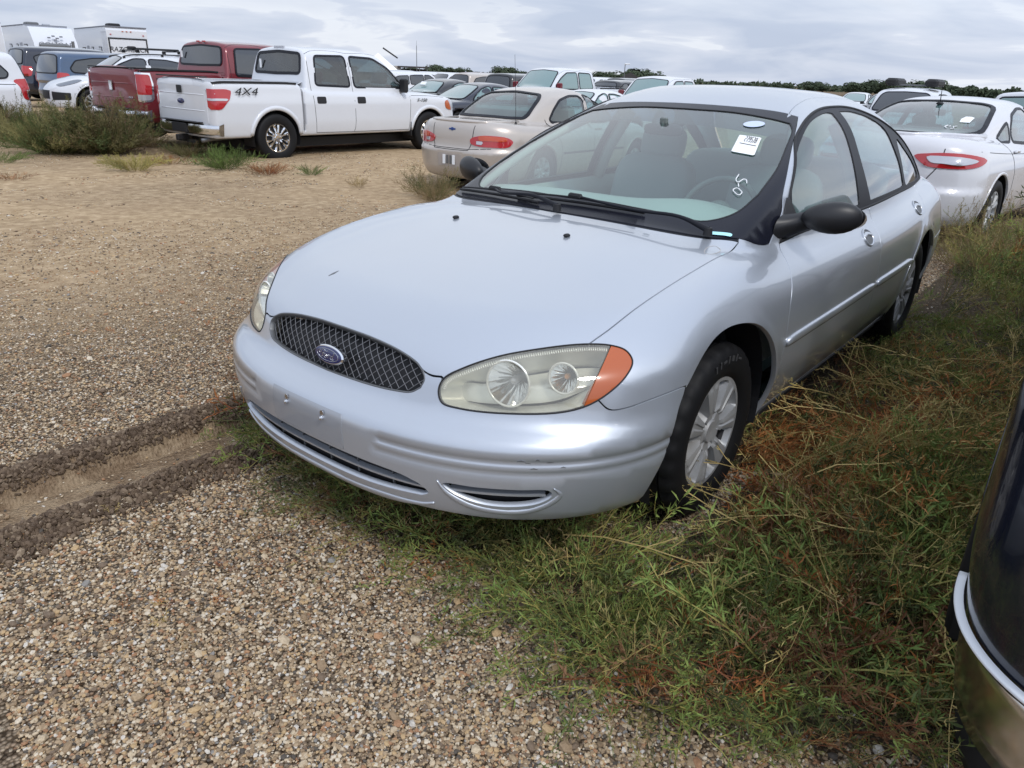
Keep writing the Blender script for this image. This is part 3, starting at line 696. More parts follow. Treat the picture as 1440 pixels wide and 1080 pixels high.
    for yy in (-.10, .08):
        q, n = on_pts(S, np.array([[2.5, yy, .515]]), FRONT); b = MB(); b.lathe([(.001, .012), (.006, .010), (.007, .0)], q[0]+[0, 0, 0], 'x', 12); b.lathe([(.001, .003), (.009, .002), (.009, .0)], q[0]+[.001, 0, .016], 'x', 12); b.obj('plate_screw', M['chrome'], pf)
    for (yy, zz, sc) in ((.70, .520, .02), (.715, .512, .012), (.74, .524, .009), (.76, .516, .014), (.73, .497, .015), (.79, .50, .01)):
        q, n = on_pts(S, np.array([(2.3, yy, zz), (2.3, yy+sc*.5, zz+.002), (2.3, yy+sc, zz-.001)]), FRONT); ribbon('paint_chip', q, n, [.001, .0028, .001], M['rimdark'], bp, off=.0006, thick=.002)
    # grille
    GO = cat3(grB, grT[1:]); GO = cat3(GO, mir(GO)[1:-1])
    gb = patch(S, 'grille', FRONT, GO, M['black'], car, sp=.05, gap=-.008, off=-.045, fold=0)
    ribbon('grille_rim', GO, S.grad(GO), .005, M['rimdark'], gb, off=-.001, thick=.02, closed=True, bulge=.002)
    g2 = np.stack([GO[:, 1], GO[:, 2]], 1); mesh = MB(); st = .0195
    for sg in (1, -1):
        for c in np.arange(-1.2, 1.9, st*1.5):
            ys = np.arange(-.39, .392, .006); zs = c+sg*ys*.9; pts = np.stack([ys, zs], 1); k = inpoly(pts, g2)
            if k.sum() < 3: continue
            q = T(pts[k]); n = S.grad(q); q = q-n*(.012+.002*(sg > 0)); mesh.tube(q[::2] if len(q) > 5 else q, .0013, 4, caps=False)
    mesh.obj('grille_mesh', M['meshgrey'], gb, smooth=True)
    # oval badge
    bc, _ = on_pts(S, np.array([[2.4, 0, .672]]), FRONT); bc = bc[0]+[.004, 0, .0]; el = lambda a, b, n=40: [(a*math.cos(2*PI*k/n), b*math.sin(2*PI*k/n)) for k in range(n)]
    tilt = Matrix.Rotation(-.22, 3, 'Y')
    def bd(pts, h): return [np.array(tilt@Vector((h, u, v)))+bc for u, v in pts]
    def ovl(nm, a, b, h0, h1, m_, par, bev=.8):
        mb = MB(); A, Bq, Cq = el(a, b), el(a, b), el(a*.93, b*.88); n = 40; V = bd(A, h0)+bd(Bq, h0+(h1-h0)*bev)+bd(Cq, h1); F = [(i, (i+1) % n, n+(i+1) % n, n+i) for i in range(n)]+[(n+i, n+(i+1) % n, 2*n+(i+1) % n, 2*n+i) for i in range(n)]+[tuple(range(2*n, 3*n))]; mb.add(V, F); return mb.obj(nm, m_, par, auto=30)
    bdg = ovl('badge', .069, .030, -.012, .010, M['chrome'], gb); ovl('badge_field', .0625, .0250, .008, .0125, M['navy'], gb)
    V = bd(el(.051, .0185), .0128); mb = MB(); mb.tube(np.array(V), .0007, 4, closed=True)
    # script lettering on the badge, drawn as small tubes
    L = [[(-.030, .0075), (-.033, .003), (-.030, .0), (-.026, .003), (-.022, .009), (-.014, .0105), (-.006, .007), (.0, .009)], [(-.013, .0095), (-.017, .0), (-.022, -.008), (-.029, -.010), (-.033, -.006)], [(-.022, .0005), (-.010, .001)],
         [(-.006, .0), (-.011, -.002), (-.012, -.007), (-.007, -.009), (-.003, -.005), (-.006, .0), (.002, -.001)], [(.003, .001), (.003, -.008)], [(.003, -.003), (.007, .001), (.011, .0)],
         [(.020, .0), (.014, -.002), (.013, -.007), (.017, -.009), (.021, -.005)], [(.026, .010), (.022, .0), (.020, -.008), (.024, -.009), (.028, -.006)]]
    for l in L: mb.tube(np.array(bd(crom([(u*1.2, v*1.3) for u, v in l], 4), .0130)), .0010, 4)
    mb.obj('badge_script', M['chrome'], gb, smooth=True)
    # headlights
    for sgn in (1, -1):
        f_ = (lambda X: X) if sgn > 0 else mir
        am_i = [i for i in range(len(lamp))]
        # split line between clear and amber lens
        a_top = int(np.argmin(np.linalg.norm(lamp-np.array([1.998, .772, .801]), axis=1))); a_bot = int(np.argmin(np.linalg.norm(lamp-np.array([2.135, .791, .655]), axis=1)))
        amb = np.array([lamp[i] for i in range(a_top, a_bot+1)]); cl = np.array([lamp[i % len(lamp)] for i in range(a_bot, a_top+len(lamp)+1)])
        mid = on_pts(S, rs(np.array([lamp[a_bot], lamp[a_top]]), .02), LC)[0]
        only = 'right' if sgn < 0 else None
        hl = patch(S, 'headlight', LC, lamp, M['lampback'], car, sp=.03, gap=.012, off=-.105, fold=0, only=only)
        patch(S, 'lens', LC, cat3(cl, mid[::-1][1:-1]), M['lens'], hl, sp=.025, gap=.001, off=-.001, fold=.0, only=only)
        patch(S, 'side_reflector', LC, cat3(amb, mid[1:-1]), M['amber'], hl, sp=.02, gap=.002, off=-.001, fold=.03, only=only)
        # fluted edge along the top and inner rim of the lamp
        tp = np.array([lamp[i] for i in range(2, a_top)]); tp = rs(tp, .0065); tn = S.grad(tp); tt_ = np.gradient(tp, axis=0); tt_ /= np.linalg.norm(tt_, axis=1)[:, None]; ins_ = np.cross(tn, tt_); ctr_ = lamp.mean(0); ins_ *= np.sign(np.sum(ins_*(ctr_-tp), axis=1))[:, None]
        fb = MB()
        for q_, n_, i_ in zip(tp, tn, ins_):
            a1 = q_+i_*.006-n_*.008; a2 = q_+i_*.018-n_*.010; fb.tube([a1, a2] if sgn > 0 else flipV([a1, a2]), .0022, 4)
        fb.obj('lens_fluting', M['lampin2'], hl, smooth=True)
        E_ = lamp if sgn > 0 else flipV(lamp); En = S.grad(E_); w_ = MB()
        # wall of the lamp bucket
        n = len(E_); w_.add(np.vstack([E_+En*.0, E_-En*.045, (E_-En*.106)*.9+(E_.mean(0)-[.09, 0, .03])*.1]), [(r_*n+i, r_*n+(i+1) % n, (r_+1)*n+(i+1) % n, (r_+1)*n+i) for r_ in (0, 1) for i in range(n)]); w_.obj('lamp_housing', M['lampin'], hl, smooth=True)
        ribbon('gasket', E_, En, .0045, M['black'], hl, off=.0005, thick=.012, closed=True, bulge=.002)
        for (cx, cy, cz, rr, dp, nm) in ((2.195, .588, .694, .066, .075, 'reflector_bowl'), (2.090, .705, .712, .044, .05, 'indicator_bowl')):
            b = MB(); ax = Vector((1, .22*sgn, .10)).normalized(); rot = np.array(Vector((0, 0, 1)).rotation_difference(ax).to_matrix()); V = []; F = []; n = 36; ms = 9
            for k in range(n):
                for i in range(ms):
                    r = rr*i/(ms-1)+.001; h = dp*((r/rr)**2-1); q = rot@np.array([r*math.cos(2*PI*k/n)*1.0, r*math.sin(2*PI*k/n), h])*(1 if k % 3 or i < 3 else .985)
                    V.append(q+[cx+.03, cy*sgn, cz])
            F = [(k*ms+i, k*ms+i+1, ((k+1) % n)*ms+i+1, ((k+1) % n)*ms+i) for k in range(n) for i in range(ms-1)]; b.add(V, F)
            o = b.obj(nm, M['bowl'], hl, auto=12)
            b = MB(); base = np.array([cx+.03, cy*sgn, cz]); ax = np.array(ax); b.tube([base-ax*dp, base-ax*dp*.5, base-ax*dp*.38], [rr*.2, rr*.2, rr*.10], 14); b.obj('bulb', M['bulb'] if nm[0] == 'r' else M['amberb'], hl, smooth=True)
            b = MB(); rot2 = rot; V = [rot2@np.array([rr*1.02*math.cos(a), rr*1.02*math.sin(a), 0])+base for a in np.linspace(0, 2*PI, 40)[:-1]]; b.tube(np.array(V), .0035, 6, closed=True); b.obj('bowl_ring', M['lampin2'], hl, smooth=True)
    # rear lamps, boot lid, rear bumper
    for sgn in (None, 'right'): patch(S, 'taillight', TLC, tlp, M['red'], car, sp=.03, gap=.002, fold=.01, only=sgn)
    RC = Cone(-1.2, .35, -1, 1.25)
    kA = [tlp[i % len(tlp)] for i in range(B_, (A_ if A_ > B_ else A_+len(tlp))+1)][::-1]
    rlow = on_pts(S, crom([(-2.52, .46, .70), (-2.55, .2, .70), (-2.56, 0, .70)], 5), REAR)[0]
    mid_ = int(len(kA)*.55)
    deck = cat3(t_(crom([(-2.02, 0), (-2.01, .3), (-1.96, .52), (-1.90, .64)], 5)), deckside[1:], np.array(kA[:mid_]), rlow[1:])
    patch(S, 'trunk_lid', Lin((-.7, 0, .72)), cat3(deck, mir(deck)[1:-1]), P, car, sp=.05, gap=.003, fold=.015)
    rbb = on_pts(S, crom([(-1.80, .88, .32), (-2.1, .85, .31), (-2.35, .72, .31), (-2.5, .4, .31), (-2.52, 0, .31)], 6), RC)[0]
    rbt = cat3(rlow[::-1], np.array(kA[mid_:]), rb, arr[ka+1:ka+12] if False else s_(crom([(-1.765, .62), (-1.79, .5), (-1.80, .36), (-1.79, .33)], 4)), rbb[1:])
    patch(S, 'rear_bumper', RC, cat3(rbt, mir(rbt)[1:-1]), P, car, sp=.05, gap=.003, fold=.015)
    # door furniture
    for (x0, z0, dr) in ((-.165, .832, 'front'), (-1.215, .862, 'rear')):
        for sgn, door in ((1, (fd, rd)[dr == 'rear']), ):
            e = s_([(x0+.062*math.cos(t), z0+.036*math.sin(t)*(1 if math.sin(t) > 0 else .8)) for t in np.linspace(0, 2*PI, 33)[:-1]])
            pass
    import itertools
    fds = [o for o in C.objects if o.parent == car and o.name.startswith('front_door')]; rds = [o for o in C.objects if o.parent == car and o.name.startswith('rear_door')]
    for doors_, (x0, z0) in ((fds, (-.165, .832)), (rds, (-1.225, .862))):
        for i, d in enumerate(doors_):
            F_ = (lambda X: X) if i == 0 else flipV
            e = s_([(x0+.060*math.cos(t), z0+.034*math.sin(t)) for t in np.linspace(0, 2*PI, 33)[:-1]]); n = S.grad(e)
            hd = ribbon('door_handle', F_(e), F_(n), .012, P, d, off=.001, thick=.01, closed=True, bulge=.006)
            cpts = s_([(x0+.052*r*math.cos(t), z0+.028*r*math.sin(t)) for r in (0.01, .5, 1.) for t in np.linspace(0, 2*PI, 25)[:-1]]); nn = S.grad(cpts); q = cpts+nn*np.repeat([.002, .002, .003], 24)[:, None]
            mb = MB(); mb.add(F_(q), [(r*24+k, r*24+(k+1) % 24, (r+1)*24+(k+1) % 24, (r+1)*24+k) for r in (0, 1) for k in range(24)]); mb.obj('handle_cup', M['rimdark'], hd)
            lv = s_([(x0+u, z0+.010+.006*math.cos(u*40)) for u in np.linspace(-.05, .05, 9)]); n = S.grad(lv); ribbon('pull', F_(lv+n*.005), F_(n), .022, P, hd, off=.0, thick=.006, bulge=.003)
    for (a, b, ds) in ((.93, -.275, fds), (-.315, -1.03, rds)):
        for i, d in enumerate(ds):
            F_ = (lambda X: X) if i == 0 else flipV
            zz = lambda x: .578+.012*(.93-x)/2
            q = s_([(x, zz(x)) for x in np.linspace(a, b, 24)]); n = S.grad(q); w_ = np.full(24, .040); w_[0] = w_[-1] = .026; w_[1] = w_[-2] = .036
            if i: q = flipV(q)[::-1]; n = flipV(n)[::-1]
            ribbon('side_moulding', q, n, w_, P, d, off=.007, thick=.010, bulge=.005)
    # mirrors
    for sgn in (1, -1):
        e = []; cx, cy, cz = .70, .955, 1.035; n1, n2 = 22, 12; V = []; F = []
        for j in range(n2+1):
            v = PI*j/n2
            for k in range(n1):
                u = 2*PI*k/n1; sx = math.sin(v)*math.cos(u); sz = math.sin(v)*math.sin(u); sy = -math.cos(v)
                xx = sx*(.055 if sx > 0 else .040); V.append((cx+xx-.035*sy, (cy-.015+sy*.105)*sgn, cz+sz*.062*(1+.12*sy)+.006*sy))
        F = [(j*n1+k, j*n1+(k+1) % n1, (j+1)*n1+(k+1) % n1, (j+1)*n1+k) for j in range(n2) for k in range(n1)]; mb = MB(); mb.add(V, F)
        mr = fixn(mb.obj('mirror', M['mirblack'], car, smooth=True))
        mb = MB(); V = []
        for (yy, zz, hx, hz, xo) in ((.765, .975, .10, .055, .03), (.80, .99, .065, .045, .015), (.86, 1.015, .035, .038, 0), (.93, 1.03, .03, .035, 0)):
            V += [(cx+xo+hx*math.cos(a)*.9, yy*sgn, zz+hz*math.sin(a)) for a in np.linspace(0, 2*PI, 17)[:-1]]
        mb.add(V, [(j*16+k, j*16+(k+1) % 16, (j+1)*16+(k+1) % 16, (j+1)*16+k) for j in range(3) for k in range(16)]); fixn(mb.obj('mirror_arm', M['mirblack'], mr, smooth=True))
        mb = MB(); V = [(cx-.052-.01*math.cos(a)*0-.045*.0, (cy+.10*math.cos(a))*sgn, cz+.052*math.sin(a)) for a in np.linspace(0, 2*PI, 25)[:-1]]; V = [(v[0]-.06*(abs(v[1])-cy)*.7, v[1], v[2]) for v in V]; mb.add(V, [tuple(range(24))]); mb.obj('mirror_glass', M['chrome'], mr)
        sl = s_([(.765, .94), (.70, 1.045), (.655, 1.09), (.62, 1.03), (.60, .975), (.61, .955)])
        patch(S, 'mirror_base', SIDE, rs(sl, .02, True), M['mirblack'], mr, sp=.03, off=.008, fold=.012, only='right' if sgn < 0 else None)
    # antenna-less rear; wipers
    def wiper(piv, elbow, b0, b1, lift=.0):
        W3 = lambda p, h: (lambda q, n: q[0]+n[0]*h)(*on_pts(S, np.array([p], float), Lin((1, 0, .8))))
        mb = MB(); a = W3(piv, .03); e = W3(elbow, .045); c = (np.array(b0)+np.array(b1))/2; cc = W3(tuple(c), .04)
        pts = crom([a, (a*.6+e*.4)+[0, 0, .02], e, cc], 6); mb.tube(pts, np.interp(np.linspace(0, 1, len(pts)), [0, .15, .3, 1], [.013, .010, .007, .005]), 8); w = mb.obj('wiper', M['frame'], car, auto=50)
        mb = MB(); bl_ = [W3(tuple(np.array(b0)*(1-t)+np.array(b1)*t), .012) for t in np.linspace(0, 1, 14)]; mb.tube(bl_, .0065, 6)
        bl2 = [W3(tuple(np.array(b0)*(1-t)+np.array(b1)*t), .024+.008*math.sin(PI*t)) for t in np.linspace(.05, .95, 12)]; mb.tube(bl2, .004, 6); mb.obj('wiper_blade', M['black'], w, smooth=False)
        mb = MB(); mb.box(cc, (.022, .07, .017), r=Matrix.Rotation(-.08, 3, 'Z')@Matrix.Rotation(.9, 3, 'Y'), bev=.006); mb.obj('blade_clip', M['black'], w)
        mb = MB(); mb.lathe([(.001, .010), (.015, .008), (.018, -.02)], a, 'z', 16); mb.obj('pivot_cap', M['black'], w, auto=40)
    wiper((1.125, .63, .972), (1.157, .34, .992), (1.145, -.27, 1.012), (1.115, .35, 1.016)); wiper((1.235, .02, .985), (1.205, -.30, .99), (1.10, -.66, 1.0), (1.19, -.12, 1.004))
    # marks on the glass: sheet of paper with a number, chalk figures, a sticker
    Wq = Lin((1, 0, .8)); pp = T([(.387, 1.290), (.424, 1.230), (.528, 1.221), (.485, 1.285)])
    st = patch(S, 'paper_tag', Wq, rs(pp, .015, True), M['paper'], wg, sp=.05, off=.0015, fold=0)
    def on_ws(yz, h=.003): q = T(np.array(yz)); return q+S.grad(q)*h
    DG = {'2': [(0, 1), (.5, 1), (.5, .5), (0, .5), (0, 0), (.5, 0)], '7': [(0, 1), (.5, 1), (.2, 0)], '9': [(.5, .5), (0, .5), (0, 1), (.5, 1), (.5, 0), (0, 0)], '5': [(.5, 1), (0, 1), (0, .55), (.5, .5), (.5, 0), (0, 0)], '8': [(0, .5), (0, 1), (.5, 1), (.5, 0), (0, 0), (0, .5), (.5, .5)]}
    mb = MB(); o0 = np.array([.432, 1.268]); ux = np.array([.0095, -.0009]); uy = np.array([-.010, .018])
    for i, ch in enumerate('279578'):
        l = [o0+ux*(i+x*1.2)+uy*y for x, y in DG[ch]]; mb.tube(on_ws(rs(l, .004), .003), .0011, 4, caps=False)
    l = rs([o0+ux*-1.5-uy*.5, o0+ux*6.5-uy*.5], .01); mb.tube(on_ws(l, .003), .0012, 4); mb.obj('tag_number', M['black'], st)
    chalk = [[(.600, 1.150), (.588, 1.135), (.600, 1.122), (.612, 1.128), (.628, 1.132), (.634, 1.118), (.630, 1.108)], [(.600, 1.112), (.603, 1.100)], None]
    five = crom([(.542, 1.155), (.549, 1.139), (.567, 1.131), (.574, 1.141), (.588, 1.139), (.600, 1.129)], 5); dash = [(.572, 1.126), (.583, 1.117)]
    zero = crom([(.573, 1.108), (.580, 1.113), (.600, 1.107), (.613, 1.100), (.612, 1.093), (.591, 1.098)], 5, closed=True)
    mb = MB(); mb.tube(on_ws(five), .0022, 5); mb.tube(on_ws(dash), .0024, 5); mb.tube(on_ws(zero), .0020, 5, closed=True); mb.obj('chalk_mark', M['paper'], wg)
    ov = T([(.395+.045*math.cos(t), 1.334+.012*math.sin(t)) for t in np.linspace(0, 2*PI, 25)[:-1]]); patch(S, 'oval_sticker', Wq, ov, M['sticker'], wg, sp=.03, off=.001, fold=0)
    bs = T([(.63, .983), (.637, .975), (.702, .972), (.698, .981)]); patch(S, 'vin_sticker', Wq, rs(bs, .01, True), M['cyan'], car, sp=.05, off=.004, fold=0)
    # --- inside
    fl = MB(); fl.box((-.3, 0, .30), (3.0, 1.5, .04)); fl.box((1.05, 0, .55), (.04, 1.46, .55)); fl.box((-1.75, 0, .62), (.04, 1.4, .5)); fl.obj('cabin_floor', M['carpet'], car)
    # dashboard
    V = []; F = []; ys = np.linspace(-.70, .70, 29); pr = [(1.19, .950), (1.10, .985), (.95, 1.005), (.80, 1.008), (.66, .995), (.60, .945), (.62, .78), (.70, .60)]
    for y in ys:
        bulge = .035*math.exp(-((y-.36)/.22)**2)
        for i, (x, z) in enumerate(pr): V.append((x-.14*(abs(y)/.7)**2.5*(1 if i < 3 else .25), y, z+(bulge if 2 <= i <= 5 else bulge*.3)-.02*(abs(y)/.7)**3))
    m_ = len(pr); F = [(j*m_+i, j*m_+i+1, (j+1)*m_+i+1, (j+1)*m_+i) for j in range(28) for i in range(m_-1)]; mb = MB(); mb.add(V, F); ds = fixn(mb.obj('dashboard', M['dash'], car, smooth=True))
    for y in (-.5, 0., .5):
        mb = MB(); mb.box((1.02, y, .99), (.05, .22, .006), bev=.002); mb.obj('air_vent', M['black'], ds)
    # steering wheel
    mb = MB(); ax = Matrix.Rotation(-.42, 3, 'Y'); ctr = np.array([.47, .37, .93]); ring_ = [np.array(ax@Vector((0, .185*math.cos(t), .185*math.sin(t))))+ctr for t in np.linspace(0, 2*PI, 41)[:-1]]; mb.tube(np.array(ring_), .014, 8, closed=True)
    for t in (0, PI, -PI/2): mb.tube([np.array(ax@Vector((.02, .04*math.cos(t), .04*math.sin(t))))+ctr, np.array(ax@Vector((0, .18*math.cos(t), .18*math.sin(t))))+ctr], [.03, .014], 8)
    mb.lathe([(.001, .03), (.07, .02), (.08, -.01), (.05, -.04)], ctr, 'x', 20, -1); mb.tube([ctr, ctr+np.array([.25, 0, -.12])], .035, 10); mb.obj('steering_wheel', M['dashdk'], car, smooth=True)
    def cushion(nm, c, d, rot, m_, parent, r=.45):
        """rounded cushion"""
        n = 10; V = []; F = []
        for j in range(n+1):
            for k in range(20):
                v = PI*j/n-PI/2; u = 2*PI*k/20; f = lambda t, e: math.copysign(abs(t)**e, t)
                V.append(np.array(rot@Vector((f(math.cos(v), r)*f(math.cos(u), r)*d[0]/2, f(math.cos(v), r)*f(math.sin(u), r)*d[1]/2, f(math.sin(v), r)*d[2]/2)))+np.array(c))
        F = [(j*20+k, j*20+(k+1) % 20, (j+1)*20+(k+1) % 20, (j+1)*20+k) for j in range(n) for k in range(20)]; mb = MB(); mb.add(V, F); return mb.obj(nm, m_, parent, smooth=True)
    for y in (-.36, .36):
        s0 = cushion('front_seat', (.08, y, .52), (.55, .52, .18), Matrix.Rotation(-.1, 3, 'Y'), M['seat'], car)
        cushion('backrest', (-.20, y, .80), (.17, .50, .64), Matrix.Rotation(-.24, 3, 'Y'), M['seat'], s0); cushion('headrest', (-.31, y, 1.17), (.11, .27, .20), Matrix.Rotation(-.2, 3, 'Y'), M['seat'], s0, .6)
        for dy in (-.05, .05): mb = MB(); mb.tube([(-.26, y+dy, 1.0), (-.30, y+dy, 1.14)], .006, 6); mb.obj('headrest_post', M['chrome'], s0)
    s1 = cushion('rear_seat', (-.85, 0, .55), (.50, 1.36, .20), Matrix.Rotation(-.1, 3, 'Y'), M['seat'], car, .3); cushion('rear_backrest', (-1.20, 0, .82), (.16, 1.34, .56), Matrix.Rotation(-.35, 3, 'Y'), M['seat'], s1, .3)
    mb = MB(); mb.box((-1.60, 0, .985), (.62, 1.24, .03), bev=.01); mb.obj('parcel_shelf', M['dash'], car)
    # inner door cards and pillars
    for sgn in (1, -1):
        mb = MB(); V = []
        xs = np.linspace(-1.1, .95, 22); up = s_([(x, .95) for x in xs]); lo = s_([(x, .45) for x in xs])
        V = np.vstack([up-[0, .045, 0], up-[0, .10, .06], lo-[0, .10, 0]]); V = V if sgn > 0 else flipV(V); mb.add(V, [(r*22+k, r*22+k+1, (r+1)*22+k+1, (r+1)*22+k) for r in (0, 1) for k in range(21)]); mb.obj('door_card', M['dash'], car, smooth=True)
        q = T(crom([(.735, .97), (.72, 1.09), (.665, 1.22), (.60, 1.30), (.54, 1.355)], 5)); q = q-S.grad(q)*.035; q = q if sgn > 0 else flipV(q); mb = MB(); mb.tube(q, .026, 8); mb.obj('pillar_trim', M['dash'], car, smooth=True)
        q = s_([(-.27, .96), (-.28, 1.15), (-.29, 1.36)]); q = q-S.grad(q)*.04; q = q if sgn > 0 else flipV(q); mb = MB(); mb.tube(q, .035, 8); mb.obj('door_pillar_trim', M['dash'], car, smooth=True)
    hl_ = patch(S, 'headliner', TOPC, roof, M['dash'], car, sp=.1, gap=.01, off=-.03, fold=0)
    cushion('rear_view_mirror', (.34, -.02, 1.285), (.03, .21, .055), Matrix.Rotation(.1, 3, 'Y'), M['mirblack'], car, .5); mb = MB(); mb.tube([(.35, -.02, 1.29), (.35, -.02, 1.325)], .009, 8); mb.box((.345, -.02, 1.325), (.02, .04, .03), bev=.005); mb.obj('mirror_stalk', M['dashdk'], car)
    # underside: dark boxes added for the shadow beneath the car; wheel wells
    mb = MB(); mb.box((-.2, 0, .245), (4.0, 1.1, .07)); mb.box((0, 0, .225), (1.9, 1.66, .07)); mb.box((2.0, 0, .45), (.5, .9, .3)); mb.obj('underbody', M['black'], car)
    for wx in (FWX, RWX):
        for sgn in (1, -1):
            mb = MB(); aa = np.linspace(-.25, PI+.25, 30); cx_ = wx+(.03 if wx > 0 else 0); V = [(cx_+r*math.cos(t), yy*sgn, WZ+.01+r*math.sin(t)) for r, yy in ((.435, .875), (.435, .54), (.02, .54)) for t in aa]
            mb.add(V, [(j*30+k, j*30+k+1, (j+1)*30+k+1, (j+1)*30+k) for j in (0, 1) for k in range(29)]); mb.obj('wheel_well', M['black'], car, smooth=False)
            build_wheel(car, wx, .775*sgn, WZ, .332, .213, .215, sgn, M)
    # black sill strip
    q = s_(rs([(-.97, .232), (.96, .232)], .1)); n = S.grad(q); ribbon('sill_strip', q, n, .03, M['black'], car, off=.004, thick=.01, mirror=True)
    return car

M = dict(
    silver=paint('silver_paint', (.475, .51, .565), .55, .34, .35, .05), silver2=paint('silver_paint_flat', (.33, .35, .385), .3, .42, .5, .05),
    rubber=mat('rubber', (.008, .008, .009), .62, spec=.3), black=mat('black_plastic', (.012, .012, .014), .6), frame=mat('frame_black', (.012, .013, .018), .45, spec=.25), frit=mat('frit', (.010, .011, .018), .22, spec=.3),
    mirblack=mat('mirror_black', (.018, .018, .020), .42), chrome=mat('chrome', (.75, .76, .78), .10, 1.), rimdark=mat('dull_metal', (.16, .165, .17), .5, .6), rimface=paint('wheel_silver', (.36, .37, .38), .4, .40, 1.1, coat=.2, dirtcol=(.22, .19, .15)),
    meshgrey=mat('grille_grey', (.24, .24, .25), .35, .7), navy=mat('navy', (.010, .018, .095), .15, coat=1.), lampin=mat('lamp_silver', (.80, .80, .72), .25, .25), lampin2=mat('lamp_silver2', (.86, .86, .80), .2, .3), bowl=mat('reflector', (.82, .82, .80), .10, 1.), bulb=mat('bulb', (.6, .6, .6), .1, .3, spec=.8), amberb=mat('amber_bulb', (.75, .28, .04), .2),
    amber=mat('amber_lens', (.42, .085, .010), .25, coat=1.), red=mat('red_lens', (.40, .012, .016), .16, coat=1.), glass=glass('windshield_glass', (.66, .82, .80), .06, 1.15), glass2=glass('side_glass', (.42, .60, .60), .12, 1.2), lens=glass('lens_plastic', (.95, .94, .88), .30, .8, (.66, .65, .57)), sunband=glass('tint_band', (.16, .20, .32), .10, .2),
    carpet=mat('carpet', (.05, .055, .055), .9), dash=mat('dash_plastic', (.50, .52, .47), .65), dashdk=mat('wheel_plastic', (.16, .18, .17), .5), seat=mat('seat_cloth', (.36, .39, .38), .9), paper=mat('paper', (.82, .83, .84), .6), sticker=mat('sticker', (.55, .62, .78), .4), cyan=mat('cyan_sticker', (.45, .85, .9), .4), scuff=mat('scuff', (.42, .40, .38), .8))
M.update(darkp=paint('dark_paint', (.005, .007, .017), .1, .2, .22, coat=.8, dirtcol=(.10, .09, .08)), rubber2=mat('rubber_marking', (.05, .05, .052), .6), amberred=mat('amber_red_lens', (.50, .06, .012), .16, coat=1.), lampback=mat('lamp_back', (.80, .80, .72), .22, .5), white=paint('white_paint', (.62, .64, .68), 0, .30, .35), pearl=paint('pearl_paint', (.60, .60, .63), 0, .26, .3, dirtcol=(.45, .40, .34)), maroon=paint('maroon_paint', (.17, .010, .018), .25, .35, .5, dirtcol=(.25, .17, .14)), gold=paint('gold_paint', (.48, .43, .385), .45, .34, .5), gold2=paint('gold_paint_shade', (.40, .36, .34), .3, .5, .5),
    bluep=paint('blue_paint', (.045, .085, .16), .35, .3, .5), navyp=paint('navy_paint', (.012, .016, .032), .2, .22, .25, dirtcol=(.20, .18, .16)), blackp=paint('black_paint', (.012, .012, .014), .1, .25, .4, dirtcol=(.2, .18, .16)),
    clearlamp=mat('clear_lamp', (.50, .50, .53), .12, .4, coat=1.), lampglass=mat('lamp_glass', (.20, .22, .25), .1, .5, coat=1.), blue=mat('badge_blue', (.02, .06, .22), .3), whitetrim=mat('white_trim', (.75, .77, .80), .3), chromedirty=mat('chrome_dirty', (.60, .59, .58), .18, 1.),
    tint=mat('tinted_glass', (.020, .024, .030), .05, 0, coat=1., spec=.8), tealglass=mat('teal_glass', (.15, .24, .24), .06, 0, coat=1., spec=.8), darkglass=glass('dark_glass', (.16, .19, .21), .06, 1.2))

# ------------------------------------------------------------------ the other vehicles
def gz(x, y):
    d = math.hypot(x, y); return -.35*(1-math.exp(-max(0, d-5)/35))
def text_obj(name, txt, size, mat_, parent, loc, rot, ext=.003, shear=0., sx=1.):
    cu = bpy.data.curves.new(name, 'FONT'); cu.body = txt; cu.size = size; cu.extrude = ext; cu.align_x = 'CENTER'; cu.align_y = 'CENTER'; cu.shear = shear; cu.resolution_u = 2
    cu.materials.append(mat_); t_ = bpy.data.objects.new(name+'_curve', cu); me = bpy.data.meshes.new_from_object(t_); bpy.data.objects.remove(t_); bpy.data.curves.remove(cu); me.name = name; o = bpy.data.objects.new(name, me); C.objects.link(o); o.parent = parent; o.location = loc; o.rotation_euler = rot; o.scale = (sx, 1, 1); return o
def rpoly(P, r=.06):
    """closed polygon with rounded corners"""
    P = np.array(P, float); n = len(P); out = []
    for i in range(n):
        a, b, c = P[i-1], P[i], P[(i+1) % n]; la, lc = np.linalg.norm(a-b), np.linalg.norm(c-b); d = min(r, la*.45, lc*.45); p = b+(a-b)/max(la, 1e-9)*d; q = b+(c-b)/max(lc, 1e-9)*d
        for t in (0, .35, .7, 1): out.append((1-t)**2*p+2*t*(1-t)*b+t*t*q)
    return rs(clean(np.array(out)), .05, True) if False else clean(np.array(out))
